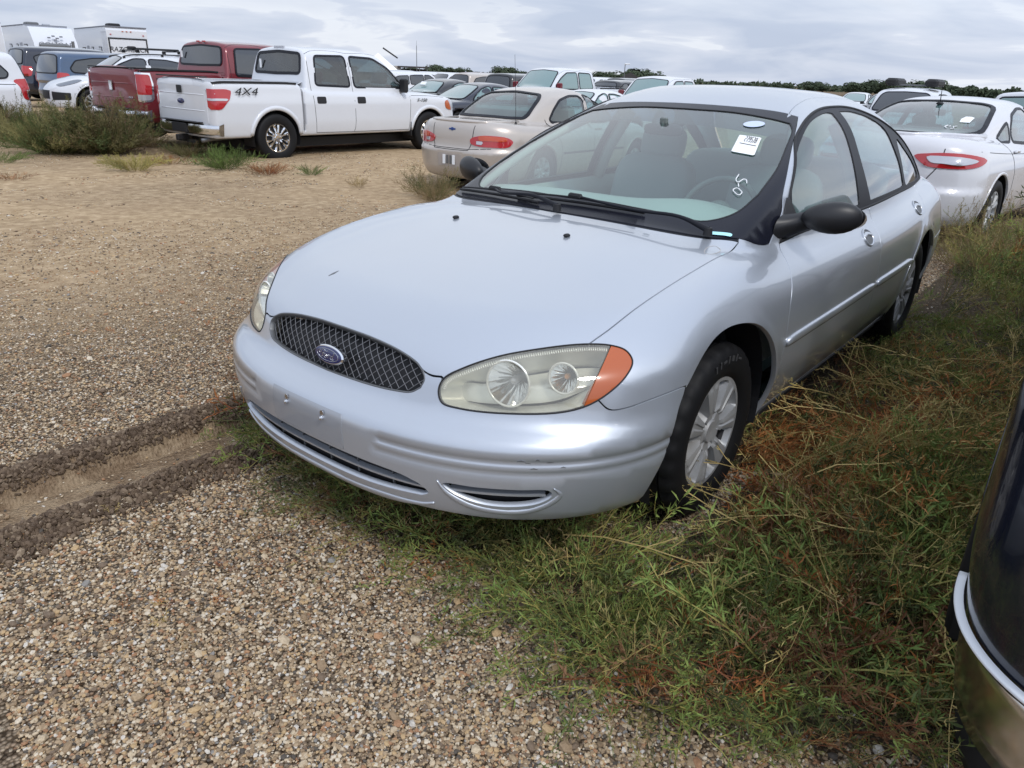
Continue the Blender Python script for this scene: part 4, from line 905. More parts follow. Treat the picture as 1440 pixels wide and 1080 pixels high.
def auto_car(key, S, root, P, M, h=.045, glassy=(), sides=(), rear=None, front=None, lights=(), gaps=(), wheels=(1.4, -1.4), wr=.33, rimr=.21, track=.78, handles=(), mirror=None, style='cover', nsp=5,
             lo=None, hi=None, ghole=False, extra=None, wheelM=None, gm='tint', gm2=None, seats=False, near=True, plates=()):
    """a vehicle from its solid: body shell, glass, lamps, shut lines, wheels, mirrors, handles"""
    S.wells = [(wheels[0], wr, wr*1.18), (wheels[1], wr, wr*1.18)]
    V, Q = nets(S, lo, hi, h); wc = V[Q].mean(1)
    G = []          # glass outlines: (name, chart, 3-D outline)
    for nm, pts in sides: G.append((nm, SIDE, on_side(S, rpoly(pts, .07)), True))
    for nm, spec, ch in (('windshield', front, Lin((1, 0, .7))), ('rear_window', rear, Lin((-1, 0, .4)))):
        if spec is not None:
            yz = rpoly(list(spec)+[(-a_, b_) for a_, b_ in spec[::-1][1:-1]], .08); G.append((nm, ch, on_front(S, yz, 1 if nm[0] == 'w' else -1), False))
    if ghole:
        N0 = S.grad(V)
        for nm, ch, o, mr in G:
            for sg in ((1, -1) if mr else (1,)):
                oo = o if sg > 0 else flipV(o); cc = ch if (sg > 0 or not mr) else Lin((0, -1, 0)); uv = cc.inv(V); pol = clean(cc.inv(oo)); A, B = pol, np.roll(pol, -1, 0)
                k = np.where(((N0@cc.d) > .15) & ((np.sign(V[:, 1]) == sg) if mr else True) & (uv[:, 0] > pol[:, 0].min()-h) & (uv[:, 0] < pol[:, 0].max()+h) & (uv[:, 1] > pol[:, 1].min()-h) & (uv[:, 1] < pol[:, 1].max()+h))[0]
                if not len(k): continue
                p = uv[k]; best = np.full(len(k), 9.); bp = p.copy()
                for a_, b_ in zip(A, B):
                    ab = b_-a_; t = np.clip(((p-a_)@ab)/max(ab@ab, 1e-12), 0, 1); q = a_+t[:, None]*ab; d = np.linalg.norm(p-q, axis=1); u = d < best; best[u] = d[u]; bp[u] = q[u]
                m = best < .62*h; kk = k[m]; P2, ok = S.cast(*cc.fwd(bp[m]), 7.5, 150); V[kk[ok]] = P2[ok]
        wc = V[Q].mean(1)
    keep = np.ones(len(Q), bool)
    if ghole:
        for nm, ch, o, mr in G:
            for sg in ((1, -1) if mr else (1,)):
                oo = o if sg > 0 else flipV(o); cc = ch if (sg > 0 or not mr) else Lin((0, -1, 0)); uv = cc.inv(wc); pol = clean(cc.inv(oo))
                nn = S.grad(wc); face = (nn@cc.d) > .15
                keep &= ~(inpoly(uv, pol) & face & (np.sign(wc[:, 1]) == sg if mr else True))
    mesh_obj('body', V, Q[keep], P, root, S.grad(V))
    dark = M['black']
    for nm, ch, o, mr in G:
        g_ = patch(S, nm, ch, o, M[gm if nm != 'front_side_window' or not gm2 else gm2], root, sp=.12 if near else .25, gap=.0, off=.002 if ghole else .014, fold=.0 if ghole else .03, mirror=mr)
        n = S.grad(o); ribbon('window_trim', o, n, .05 if nm == 'rear_window' and ghole else .036, M['frame'], root, off=(.010 if nm == 'rear_window' else .004) if ghole else .016, thick=.03, closed=True, mirror=mr, bulge=.0)
    for l in lights:
        nm, chn, pts, mt, off, mr = l[:6]
        ch = dict(S=SIDE, F=FRONT, R=REAR, RS=Lin((-.8, .6, .1)), FS=Lin((.8, .6, .15)), T=TOPC)[chn]; o = on_pts(S, crom(pts, 3, True) if len(l) < 7 else rs(np.array(pts, float), .04, True), ch)[0]
        if len(o) > 3: patch(S, nm, ch, o, M[mt], root, sp=.06, off=off, fold=off+.01, mirror=mr)
    for g_ in gaps:
        pts = g_[0]; w = g_[1] if len(g_) > 1 else .008
        o = on_side(S, crom(pts, 4)) if len(pts[0]) == 2 else on_pts(S, crom(pts, 4), TOPC if len(g_) > 2 else REAR)[0]
        if len(o) > 2: ribbon('shut_line', o, S.grad(o), w, dark, root, off=.0015, thick=.004, mirror=len(pts[0]) == 2 or (len(g_) > 3))
    if near:
        for wx in wheels:
            for sg in (1, -1):
                b = MB(); aa = np.linspace(-.3, PI+.3, 22); rl = wr*1.18-.012; b.add([(wx+r_*math.cos(t), yy*sg, wr+r_*math.sin(t)) for r_, yy in ((rl, track+.10), (rl, track-.24), (.05, track-.24)) for t in aa], [(j*22+k, j*22+k+1, (j+1)*22+k+1, (j+1)*22+k) for j in (0, 1) for k in range(21)]); b.obj('wheel_well', M['black'], root)
            r0 = wr*1.18+.008; zl = S_floor(S)+.03; t0 = math.asin(max(-.9, (zl-wr)/r0)); q = on_side(S, [(wx+r0*math.cos(t), wr+r0*math.sin(t)) for t in np.linspace(t0, PI-t0, 30)])
            if len(q) > 3: ribbon('arch_edge', q, S.grad(q), .03, P, root, off=.003, thick=.05, mirror=True, bulge=.003)
    for (x, z, hm) in handles:
        q = on_side(S, [(x+u, z+.004*math.cos(u*30)) for u in np.linspace(-.085, .085, 7)]); n = S.grad(q)
        if hm == 'pocket':
            e = on_side(S, rpoly([(x-.10, z-.06), (x+.10, z-.06), (x+.10, z+.06), (x-.10, z+.06)], .03)); patch(S, 'door_handle', SIDE, e, M['black'], root, sp=.1, off=.004, fold=.01, mirror=True)
        else: ribbon('door_handle', q+n*.02, n, .028, M[hm] if isinstance(hm, str) else P, root, off=.0, thick=.012, bulge=.008, mirror=True)
    if mirror:
        mx, my, mz, sx, sy, sz, mm = mirror
        for sg in (1, -1):
            b = MB(); b.box((mx, (my+sy*.5)*sg, mz), (sx, sy, sz), bev=min(sx, sz)*.25); b.box((mx+.02, my*sg, mz-sz*.3), (sx*.5, .12, sz*.3), bev=.01); b.obj('mirror', M[mm] if isinstance(mm, str) else mm, root)
    for wx in wheels:
        for sg in (1, -1):
            if near: build_wheel(root, wx, track*sg, wr, wr, rimr, .24 if wr > .36 else .2, sg, wheelM or M, n_sp=nsp, style=style, tread=False, seg=nsp*12)
            else:
                b = MB(); b.lathe([(.001, .05), (rimr, .06), (rimr, .10), (wr-.03, .11), (wr, .08), (wr, -.1)], (wx, track*sg, wr), 'y', 24, sg); w_ = b.obj('wheel', M['rubber'], root, auto=40)
                b = MB(); b.lathe([(.001, .075), (rimr*.5, .07), (rimr*.97, .09)], (wx, track*sg, wr), 'y', 20, sg); b.obj('rim', M['rimface'], w_, auto=40)
    b = MB(); x0, x1 = wheels[1]-.5, wheels[0]+.4; b.box(((x0+x1)/2, 0, S_floor(S)+.10), (x1-x0, track*1.3, .16)); b.box((wheels[0], 0, wr), (.12, track*2-.1, .12)); b.box((wheels[1], 0, wr), (.14, track*2-.1, .14)); b.obj('chassis', M['black'], root)
    if seats:
        for (sx_, n2) in seats:
            for yy in ((-.36, .36) if n2 == 2 else (0,)):
                b = MB(); b.box((sx_, yy, .62), (.5, .50 if n2 == 2 else 1.25, .2), bev=.05); b.box((sx_-.27, yy, .86), (.14, .48 if n2 == 2 else 1.25, .56), r=Matrix.Rotation(-.2, 3, 'Y'), bev=.05)
                for hy in ((0,) if n2 == 2 else (-.36, .36)): b.box((sx_-(.36 if n2 == 2 else .32), yy+hy, 1.17 if n2 == 2 else 1.04), (.11, .28, .18), r=Matrix.Rotation(-.15, 3, 'Y'), bev=.05)
                b.obj('seat', M['seat'], root)
        b = MB(); b.box(((x0+x1)/2, 0, .42), (x1-x0-.5, track*1.5, .05)); b.obj('cabin_floor', M['carpet'], root)
        b = MB(); b.box((seats[0][0]+.75, 0, .90), (.42, 1.3, .14), bev=.05); b.obj('dashboard', M['dashdk'], root)
    if extra: extra(root, S)
    return root
def S_floor(S): return .18 if not callable(S.zb) else float(S.zb(0.))
def clone(root, name, loc, rz, label, cat, group=None, repaint=None):
    r = root.copy(); r.name = name; C.objects.link(r); r.location = loc; r.rotation_euler = (0, 0, rz)
    def rec(src, dst):
        for ch in src.children:
            c = ch.copy(); C.objects.link(c); c.parent = dst
            if repaint and len(c.material_slots) and c.material_slots[0].material and c.material_slots[0].material.name in repaint:
                if c.name.startswith('body') or c.name.startswith('mirror') or c.name.startswith('door'): c.data = c.data.copy(); c.data.materials[0] = repaint[c.material_slots[0].material.name]
            rec(ch, c)
    rec(root, r)
    for k in ('group',):
        if k in r: del r[k]
    tag(r, label, cat, group); return r
# --- solids
def pickup_solid(nose=2.78, tail=-3.02, hood=1.16, belt=1.22, roof=1.93, rail=1.36, W=.99, cabr=-1.20, bedlen=None, wsx=1.45, wst=.72, nz=.0):
    def det(x, y, z, f):
        bx = np.maximum(np.maximum(np.abs(x-(cabr-.12+tail+.07)/2)-abs(cabr-.12-tail-.07)/2, np.abs(y)-(W-.13)), .62-z)
        f = np.maximum(f, -bx)
        gp = np.maximum(np.abs(x-(cabr-.055))-.018, -(np.abs(y)-(W-.30))); gp = np.maximum(gp, .5-z); f = np.maximum(f, -gp)   # slot between cab and box
        # wheel-arch lips
        return f
    return Solid(wp=[(-3.2, W-.01), (-2, W), (0, W-.005), (2, W), (3, W-.03)], sec=[(0, -.10), (.35, -.06), (.5, -.02), (.7, 0), (.95, 0), (1.15, -.025), (1.3, -.04), (1.5, -.06), (2, -.2)],
        xn=[(0, nose-.10), (.35, nose-.02), (.6, nose), (.8, nose-.02), (1.1, nose-.08), (1.3, nose-.3)], xt=[(0, tail+.05), (.4, tail+.02), (.55, tail), (1.5, tail+.01)],
        a=.42, b=.09, n=5.0, m=2.4, crown=.05, cy=.95, kt=.09, zb=.42, kb=.05, H=[(tail-.1, rail), (cabr-.2, rail), (cabr+.1, belt+.02), (.6, belt), (1.3, hood+.04), (1.9, hood+.02), (2.4, hood-.03), (nose, hood-.16)],
        R=[(cabr-.3, roof-.03), (cabr+.3, roof-.01), (0, roof), (.6, roof-.03), (1.2, roof-.12)], rcrown=.05, rcy=.65, gw=[(cabr-.5, .885), (cabr+.2, .905), (.6, .91), (1.5, .86)],
        gz=[(1.1, .03), (belt, .01), (1.5, -.05), (1.75, -.12), (1.95, -.18)], gz0=1.0, ws=((wsx, belt-.02), (wst, roof-.07), .18, .03), bl=((cabr, belt-.1), (cabr+.16, roof-.05), .03, .0), kg=.02, kroof=.13, kws=.06, kbl=.07,
        flare=[], detail=det)
def sedan_solid(nose, tail, W, roof, hoodf, hoodr, deck, belt, wsb, wst, blt, blb, roofx, zb=.2, n=3.0, a=.55, b=.5, kt=.11, gwid=.78, top=.58, hlip=.0):
    return Solid(wp=[(tail-.1, W-.06), (tail+.6, W-.015), (-.5, W), (.5, W), (nose-.7, W-.01), (nose, W-.05)], sec=[(0, -.15), (.2, -.09), (.35, -.03), (.55, 0), (.7, -.005), (.85, -.03), (.97, -.07), (1.1, -.13), (1.5, -.3)],
        xn=[(0, nose-.12), (.2, nose-.06), (.35, nose), (.52, nose), (.58, nose-.04), (.8, nose-.12), (1.1, nose-.4)], xt=[(0, tail+.15), (.2, tail+.06), (.35, tail), (.56, tail-.005), (.62, tail+.035), (.8, tail+.05), (.98, tail+.09), (1.2, tail+.2)],
        a=a, b=b, n=n, crown=.05, cy=W*.95, kt=kt, zb=zb, H=[(tail-.05, deck-.05+hlip), (tail+.15, deck+hlip), (blb, deck+.02), (0, belt), (wsb-.2, hoodr), (wsb+.3, hoodr-.02), ((nose+wsb)/2, (hoodf+hoodr)/2+.03), (nose-.15, hoodf), (nose+.1, hoodf-.12)],
        R=[(blb, roof-.25), (blt-.1, roof-.06), (roofx, roof), (wst, roof-.03), (wst+.5, roof-.14)], rcrown=.05, rcy=.58, gw=[(blb, gwid-.09), (-.6, gwid+.02), (.4, gwid), (wsb, gwid-.10)],
        gz=[(.8, .03), (belt-.02, 0), (1.1, -.06), (1.25, -.12), (roof-.08, -gwid+top+.03), (roof+.1, -.32)], ws=((wsb, belt-.0), (wst, roof-.05), .25, .03), bl=((blb, deck), (blt, roof-.06), .18, .03), kg=.04, kroof=.14, kws=.06, kbl=.09)
def suv_solid(nose, tail, W, roof, hoodf, hoodr, belt, wsb, wst, zb=.26, rtop=None, gwid=.80, top=.66, n=3.4, a=.5, b=.35, tlean=.22):
    rtop = rtop if rtop is not None else tail+.25
    return Solid(wp=[(tail-.1, W-.04), (tail+.6, W-.01), (0, W), (nose-.6, W-.01), (nose, W-.05)], sec=[(0, -.14), (.25, -.07), (.4, -.02), (.6, 0), (.85, -.01), (1., -.04), (1.2, -.10), (1.5, -.25)],
        xn=[(0, nose-.10), (.25, nose-.03), (.4, nose), (.6, nose-.01), (.8, nose-.08), (1.1, nose-.3)], xt=[(0, tail+.10), (.25, tail+.03), (.4, tail), (.6, tail), (.66, tail+.03), (.9, tail+.05), (1.2, tail+.10)],
        a=a, b=b, n=n, crown=.05, cy=W*.95, kt=.12, zb=zb, H=[(tail-.1, belt+.02), (0, belt+.02), (wsb-.2, hoodr), (wsb+.2, hoodr), ((nose+wsb)/2, (hoodf+hoodr)/2+.04), (nose-.15, hoodf), (nose+.1, hoodf-.14)],
        R=[(tail, roof-.05), (tail+.6, roof-.01), (-.3, roof), (wst, roof-.04), (wst+.6, roof-.16)], rcrown=.05, rcy=.62, gw=[(tail, gwid-.04), (-.8, gwid+.02), (.4, gwid+.01), (wsb, gwid-.08)],
        gz=[(.9, .03), (belt, 0), (belt+.2, -.04), (roof-.15, top-gwid+.04), (roof+.05, top-gwid-.08)], ws=((wsb, belt), (wst, roof-.06), .22, .03), bl=((tail+.02, .9), (rtop, roof-.05), .10, .03), kg=.04, kroof=.12, kws=.06, kbl=.08)
def put(name, label, cat, x, y, rz, group=None):
    return thing(name, label, cat, (x, y, gz(x, y)), rz, group)
def build_cars(M):
    # ---------------- white crew-cab pickup
    S = pickup_solid()
    win = [('rear_side_window', [(-.15, 1.26), (-.17, 1.79), (-.84, 1.775), (-.93, 1.28)]), ('front_side_window', [(-.05, 1.255), (-.06, 1.79), (.50, 1.775), (.85, 1.60), (1.15, 1.36), (1.12, 1.25)])]
    wsF = [(0, 1.25), (.76, 1.27), (.64, 1.80), (0, 1.845)]
    rw = [(0, 1.46), (.72, 1.47), (.66, 1.80), (0, 1.835)]
    gaps = [([(-.11, 1.84), (-.105, 1.2), (-.105, .55), (-.13, .47)],), ([(-1.01, 1.80), (-1.04, 1.3), (-1.02, .9), (-1.0, .47)],), ([(1.27, 1.32), (1.31, 1.1), (1.30, .8), (1.27, .47)],), ([(-1.0, .47), (.1, .465), (1.27, .47)], .008),
            ([(-.11, 1.84), (-.35, 1.865), (-.85, 1.85), (-1.01, 1.80)], .007), ([(-.11, 1.84), (.4, 1.85), (.70, 1.80), (1.05, 1.55), (1.27, 1.32)], .007), ([(1.35, 1.12), (1.9, 1.11), (2.6, 1.06)], .008)]
    def fx(root, S, white=True):
        # tailgate panel, handle, lamp of the third brake light, rail caps, bumper, badge text
        tg = on_front(S, rs([(-.80, .62), (.80, .62), (.80, 1.33), (-.80, 1.33)], .08, True), -1); t_ = patch(S, 'tailgate', REAR, tg, M['white'] if white is True else white, root, sp=.15, off=.012, fold=.02)
        for z in (.85, 1.10): q = on_front(S, [(y, z) for y in np.linspace(-.74, .74, 9)], -1); ribbon('crease', q, S.grad(q), .018, M['white'] if white is True else white, t_, off=.012, thick=.004, bulge=.005)
        if white is True: b = MB(); b.box((-3.045, .0, 1.17), (.02, .15, .12), bev=.008); b.obj('tailgate_handle', M['black'], t_)
        if white is not True: b = None
        else: b = MB(); b.lathe([(.001, .012), (.05, .010), (.055, 0)], (-3.035, .0, .98), 'x', 20, -1); [None]; b.V = [(v[0]-.0, v[1]*2.0, v[2]) for v in b.V]; b.V = [(-3.035-(v[0]+3.035), v[1], .98+(v[2]-.98)*.8) for v in b.V]; b.obj('badge', M['navy'] if white is True else M['chrome'], t_, auto=30)
        for sg in (1, -1):
            q = on_top(S, [(x, (.90)*sg) for x in np.linspace(-2.95, -1.36, 9)]); ribbon('rail_cap', q, np.tile([0, 0, 1.], (len(q), 1)), .09, M['black'], root, off=.012, thick=.03)
        b = MB(); b.box((-2.985, 0, 1.372), (.07, 1.62, .02), bev=.005); b.obj('tailgate_cap', M['black'], root)
    def bumper(root, x, mt, z=.56, w=1.0, hgt=.2, sg=-1, step=True):
        b = MB(); ys = np.linspace(-w, w, 25); V = []; pr = [(-.07, -hgt/2), (.0, -hgt/2+.03), (.012, 0), (.0, hgt/2-.03), (-.09, hgt/2)]
        for y in ys:
            k = (abs(y)/w)**5*.16
            for dx, dz in pr: V.append((x-sg*0+sg*(dx-k), y, z+dz))
        m_ = len(pr); b.add(V, [(j*m_+i, j*m_+i+1, (j+1)*m_+i+1, (j+1)*m_+i) for j in range(24) for i in range(m_-1)]+[tuple(range(m_)), tuple(24*m_+i for i in range(m_))[::-1]]); o = fixn(b.obj('rear_bumper' if sg < 0 else 'front_bumper', M[mt], root, auto=40))
        if step: b = MB(); b.box((x+sg*-.03, 0, z+hgt/2+.006), (.12, 1.3, .014), bev=.004); b.box((x+sg*.014, 0, z), (.02, .5, hgt*.75), bev=.006); b.obj('step_pad', M['black'], o)
        return o
    tail = [('taillight', 'RS', [(-3.0, .83, 1.20), (-3.0, .98, 1.20), (-2.80, 1.0, 1.205), (-2.70, 1.0, 1.18), (-2.72, 1.0, 1.05), (-2.86, 1.0, .90), (-2.90, .99, .88), (-3.0, .9, .88), (-3.0, .83, .92)], 'red', .012, True, 1),
            ('lamp_band', 'RS', [(-3.0, .84, 1.055), (-3.0, .97, 1.055), (-2.75, 1.0, 1.055), (-2.76, 1.0, 1.02), (-3.0, .97, 1.02), (-3.0, .84, 1.02)], 'clearlamp', .016, True, 1)]
    head = [('headlight', 'FS', [(2.72, .62, 1.02), (2.70, .62, .82), (2.66, .80, .82), (2.45, .96, .84), (2.32, .985, .95), (2.35, .97, 1.03), (2.55, .90, 1.05)], 'clearlamp', .01, True),
            ('indicator', 'FS', [(2.45, .965, .84), (2.32, .99, .88), (2.30, .99, 1.0), (2.36, .975, 1.03), (2.42, .97, .95)], 'amber', .014, True),
            ('grille', 'F', [(2.7, -.55, .78), (2.7, .55, .78), (2.7, .56, 1.02), (2.7, -.56, 1.02)], 'black', .008, False, 1)]
    def fx150(root, S):
        fx(root, S); bumper(root, -3.10, 'chrome'); bumper(root, 2.84, 'chrome', sg=1, step=False, z=.58)
        text_obj('badge_letters', '4X4', .17, M['black'], root, (-2.40, -1.004, 1.16), (PI/2, 0, 0), .002, .25, 1.5); text_obj('badge_letters', '4X4', .17, M['black'], root, (-2.30, 1.004, 1.16), (PI/2, 0, PI), .002, .25, 1.5)
        text_obj('model_letters', 'F-150', .09, M['rimdark'], root, (1.62, -.998, 1.03), (PI/2, 0, 0), .004, .25, 1.3); text_obj('model_letters', 'F-150', .09, M['rimdark'], root, (1.62, .998, 1.03), (PI/2, 0, PI), .004, .25, 1.3)
        b = MB(); b.box((-1.02, .0, 1.935-.03), (.03, .32, .05), bev=.006); b.obj('high_brake_light', M['clearlamp'], root)
        b = MB(); b.box((-1.125, .50, 1.62), (.006, .06, .15)); b.obj('paper_tag', M['paper'], root)
        for wx in (-1.835, 1.835):   # raised arch lips
            q = on_side(S, [(wx+.50*math.cos(t), .40+.50*math.sin(t)) for t in np.linspace(.12, PI-.12, 28)]); ribbon('arch_lip', q, S.grad(q), .07, M['white'], root, off=.010, thick=.02, bulge=.012, mirror=True)
        for sg in (1, -1):
            b = MB(); b.box((1.835-.52, .86*sg, .48), (.02, .26, .28), bev=.005); b.obj('mud_flap', M['black'], root)
        b = MB(); b.tube([(-2.0, -.55, .42), (-2.9, -.62, .40), (-3.08, -.64, .38)], .035, 10); b.obj('exhaust_pipe', M['rimdark'], root, smooth=True)
        b = MB(); b.box((-3.06, .0, .40), (.25, .09, .09), bev=.01); b.box((-3.0, 0, .34), (.05, .7, .05)); b.obj('tow_hitch', M['black'], root)
    f150 = put('pickup_truck', 'white crew-cab pickup with 4X4 lettering on its bedside, on the dirt lot', 'pickup', -6.59, -11.68, 3.121)
    auto_car('f150', S, f150, M['white'], M, h=.04, sides=win, front=wsF, rear=rw, lights=tail+head, gaps=gaps, wheels=(1.835, -1.835), wr=.405, rimr=.245, track=.87, handles=[(-.86, 1.03, 'pocket'), (.06, 1.03, 'pocket')], mirror=(1.12, .90, 1.30, .10, .20, .26, 'black'),
             style='alloy', nsp=6, lo=(-3.2, -1.15, .3), hi=(3., 1.15, 2.05), ghole=True, extra=fx150, wheelM=dict(M, rimface=M['chrome']), gm='darkglass', gm2='glass2', seats=[(.40, 2), (-.60, 1)])
    f150.scale = (1.035,)*3; f150.location = (-6.55, -11.50, -.13)
    # ---------------- dark red pickup behind it
    S2 = pickup_solid(roof=1.93, rail=1.40, belt=1.22)
    tailR = [('lamp_surround', 'RS', [(-3.0, .80, 1.30), (-3.0, .98, 1.30), (-2.86, 1.0, 1.30), (-2.80, 1.0, 1.10), (-2.80, 1.0, .86), (-2.86, 1.0, .80), (-3.0, .96, .79), (-3.0, .82, .80)], 'chrome', .006, True, 1),
             ('taillight', 'RS', [(-3.0, .83, 1.27), (-3.0, .97, 1.27), (-2.88, 1.0, 1.27), (-2.84, 1.0, 1.10), (-2.84, 1.0, .92), (-3.0, .96, .92), (-3.0, .84, .92)], 'red', .016, True, 1),
             ('reverse_light', 'RS', [(-3.0, .84, .915), (-2.86, 1.0, .915), (-2.87, 1.0, .83), (-3.0, .96, .82), (-3.0, .84, .83)], 'clearlamp', .016, True, 1)]
    def fxram(root, S):
        fx(root, S, M['maroon']); bumper(root, -3.12, 'chrome'); bumper(root, 2.84, 'chrome', sg=1, step=False)
        text_obj('badge_letters', '4X4', .06, M['chrome'], root, (-3.035, -.62, .86), (PI/2, 0, -PI/2), .003, .2, 1.4)
        b = MB(); b.box((-3.05, 0, 1.05), (.02, .11, .17), bev=.01); b.obj('tailgate_badge', M['chrome'], root)
        for y in (-.10, .10): b = MB(); b.box((-1.05, y, 1.905), (.03, .09, .03), bev=.005); b.obj('high_brake_light', M['red'], root)
        b = MB(); b.box((-1.14, .60, 1.66), (.006, .07, .13)); b.obj('paper_tag', M['paper'], root)
        e = on_front(S, rs([(-.22, 1.49), (.22, 1.49), (.22, 1.79), (-.22, 1.79)], .1, True), -1); ribbon('sliding_pane', e, S.grad(e), .02, M['black'], root, off=.012, thick=.01, closed=True)
    ram = put('pickup_truck', 'dark red pickup with chrome-framed tail lights between the bushes and the white pickup', 'pickup', -6.5, -14.25, 3.20)
    auto_car('ram', S2, ram, M['maroon'], M, h=.045, sides=win, front=wsF, rear=rw, lights=tailR+head, gaps=gaps, wheels=(1.835, -1.835), wr=.40, rimr=.24, track=.87, handles=[(-.86, 1.03, 'chrome'), (.06, 1.03, 'chrome')], mirror=(1.12, .90, 1.30, .10, .20, .22, 'maroon'), style='alloy', nsp=5, lo=(-3.2, -1.15, .3), hi=(3., 1.15, 2.05), extra=fxram, gm='tint')
    ram.scale = (1.03,)*3; ram.location.z += .06
    # ---------------- white saloon on the right
    SF = sedan_solid(2.40, -2.47, .92, 1.475, .72, .98, 1.08, .98, 1.30, .25, -.95, -1.85, -.3, n=3.0, a=.62, b=.55, gwid=.80, top=.56, hlip=.02)
    wF = [('front_side_window', [(.02, 1.00), (.0, 1.36), (.18, 1.37), (.5, 1.27), (.82, 1.08), (.90, .985), (.5, .985)]), ('rear_side_window', [(-.06, 1.00), (-.08, 1.365), (-.35, 1.365), (-.72, 1.30), (-.86, 1.18), (-.88, 1.03), (-.5, 1.01)]), ('quarter_window', [(-.93, 1.03), (-.92, 1.24), (-1.08, 1.18), (-1.28, 1.08), (-1.22, 1.04)])]
    wfF = [(0, 1.02), (.45, 1.015), (.66, 1.03), (.62, 1.18), (.52, 1.36), (.40, 1.395), (0, 1.41)]; rwF = [(0, 1.105), (.40, 1.10), (.66, 1.12), (.54, 1.375), (.40, 1.405), (0, 1.42)]
    gpF = [([(-.03, 1.42), (-.03, 1.0), (.0, .7), (.0, .24)],), ([(-1.30, 1.08), (-1.12, .95), (-1.0, .78), (-.98, .55), (-.94, .26)],), ([(.95, .98), (.98, .8), (.98, .5), (.95, .24)],), ([(-.94, .25), (0, .24), (.95, .24)], .008), ([(.9, .86), (0, .885), (-1.3, .93), (-2.0, .97)], .006)]
    ltF = [('taillight', 'RS', [(-2.46, .36, 0.920), (-2.44, .5, 0.950), (-2.38, .62, 0.960), (-2.22, .78, 0.950), (-2.02, .90, 0.900), (-2.10, .89, 0.850), (-2.25, .80, 0.815), (-2.40, .62, 0.815), (-2.45, .5, 0.825), (-2.46, .42, 0.865)], 'red', .012, True),
           ('reverse_light', 'RS', [(-2.45, .48, 0.915), (-2.38, .62, 0.927), (-2.20, .78, 0.910), (-2.12, .84, 0.885), (-2.25, .78, 0.850), (-2.40, .62, 0.855), (-2.44, .52, 0.865)], 'clearlamp', .018, True),
           ('plate_recess', 'R', [(-2.5, -.28, .62), (-2.5, .28, .62), (-2.5, .30, .80), (-2.5, -.30, .80)], 'black', .004, False, 1), ('headlight', 'FS', [(2.2, .45, .70), (2.1, .7, .72), (1.8, .84, .78), (1.9, .86, .70), (2.2, .7, .64)], 'clearlamp', .01, True),
           ('bumper_insert', 'R', [(-2.46, -.5, .30), (-2.46, .5, .30), (-2.44, .62, .36), (-2.46, -.62, .36)], 'black', .006, False, 1), ('grille', 'F', [(2.4, -.4, .35), (2.4, .4, .35), (2.4, .45, .62), (2.4, -.45, .62)], 'black', .008, False, 1)]
    def fxf(root, S):
        gp = [(-2.40, .62, 1.02), (-2.44, .60, .86), (-2.47, .52, .72), (-2.47, .46, .62)]; q = on_pts(S, crom(gp, 4), Lin((-.8, .5, .2)))[0]; ribbon('shut_line', q, S.grad(q), .010, M['black'], root, off=.002, thick=.004, mirror=True)
        q = on_pts(S, crom([(-2.47, -.46, .64), (-2.48, 0, .63), (-2.47, .46, .64)], 6), REAR)[0]; ribbon('shut_line', q, S.grad(q), .010, M['black'], root, off=.002, thick=.004)
        b = MB(); q, _ = on_pts(S, np.array([[-1.02, 0, 1.5]]), TOPC); q = q[0]; b.box(q+[0, 0, .012], (.11, .055, .03), bev=.012); b.tube([q+[0, 0, .02], q+[-.03, 0, .12], q+[-.05, 0, .20]], [.006, .004, .003], 6); b.obj('antenna', M['black'], root)
        q = on_front(S, [(y, 1.098) for y in np.linspace(-.68, .68, 15)], -1)
        if len(q) > 2: ribbon('boot_spoiler', q, S.grad(q), .05, M['pearl'], root, off=.016, thick=.02, bulge=.008)
        pg = on_front(S, rs([(-.48, 1.215), (-.37, 1.215), (-.37, 1.27), (-.48, 1.27)], .05, True), -1); patch(S, 'paper_tag', REAR, pg, M['paper'], root, sp=.1, off=.008, fold=.002)
        mb = MB()
        for l in ([(-.40, 1.175), (-.37, 1.17), (-.39, 1.155), (-.36, 1.15)], [(-.34, 1.175), (-.33, 1.17)], [(-.31, 1.18), (-.29, 1.165), (-.32, 1.155)]): q = on_front(S, l, -1); mb.tube(q+S.grad(q)*.008, .006, 5)
        mb.obj('chalk_mark', M['paper'], root)
    fus = put('sedan', 'white four-door saloon with slim red tail lights, right of the silver car', 'car', -7.38, -.04, 3.03)
    auto_car('fus', SF, fus, M['pearl'], M, h=.035, sides=wF, front=wfF, rear=rwF, lights=ltF, gaps=gpF, wheels=(1.425, -1.425), wr=.335, rimr=.22, track=.80, handles=[(.12, .90, 'pearl'), (-.92, .93, 'pearl')], mirror=(.80, .86, 1.02, .10, .20, .13, 'pearl'), style='alloy', nsp=5, lo=(-2.7, -1.1, .1), hi=(2.6, 1.1, 1.6), ghole=True, extra=fxf, gm='glass2', seats=[(.05, 2), (-.85, 1)])
    # ---------------- champagne saloon
    SC = sedan_solid(2.25, -2.34, .865, 1.385, .66, .92, .93, .90, 1.10, .12, -.92, -1.62, -.3, n=3.0, a=.6, b=.5, gwid=.73, top=.53, hlip=.035)
    wC = [('front_side_window', [(-.02, .92), (-.03, 1.285), (.10, 1.29), (.35, 1.22), (.66, 1.02), (.72, .92), (.4, .915)]), ('rear_side_window', [(-.10, .92), (-.11, 1.28), (-.4, 1.28), (-.72, 1.22), (-.90, 1.10), (-1.02, .97), (-.98, .93), (-.5, .92)])]
    wfC = [(0, .95), (.4, .945), (.6, .955), (.57, 1.1), (.47, 1.27), (.38, 1.30), (0, 1.32)]; rwC = [(0, .985), (.38, .98), (.57, .985), (.585, 1.03), (.52, 1.22), (.45, 1.285), (0, 1.315)]
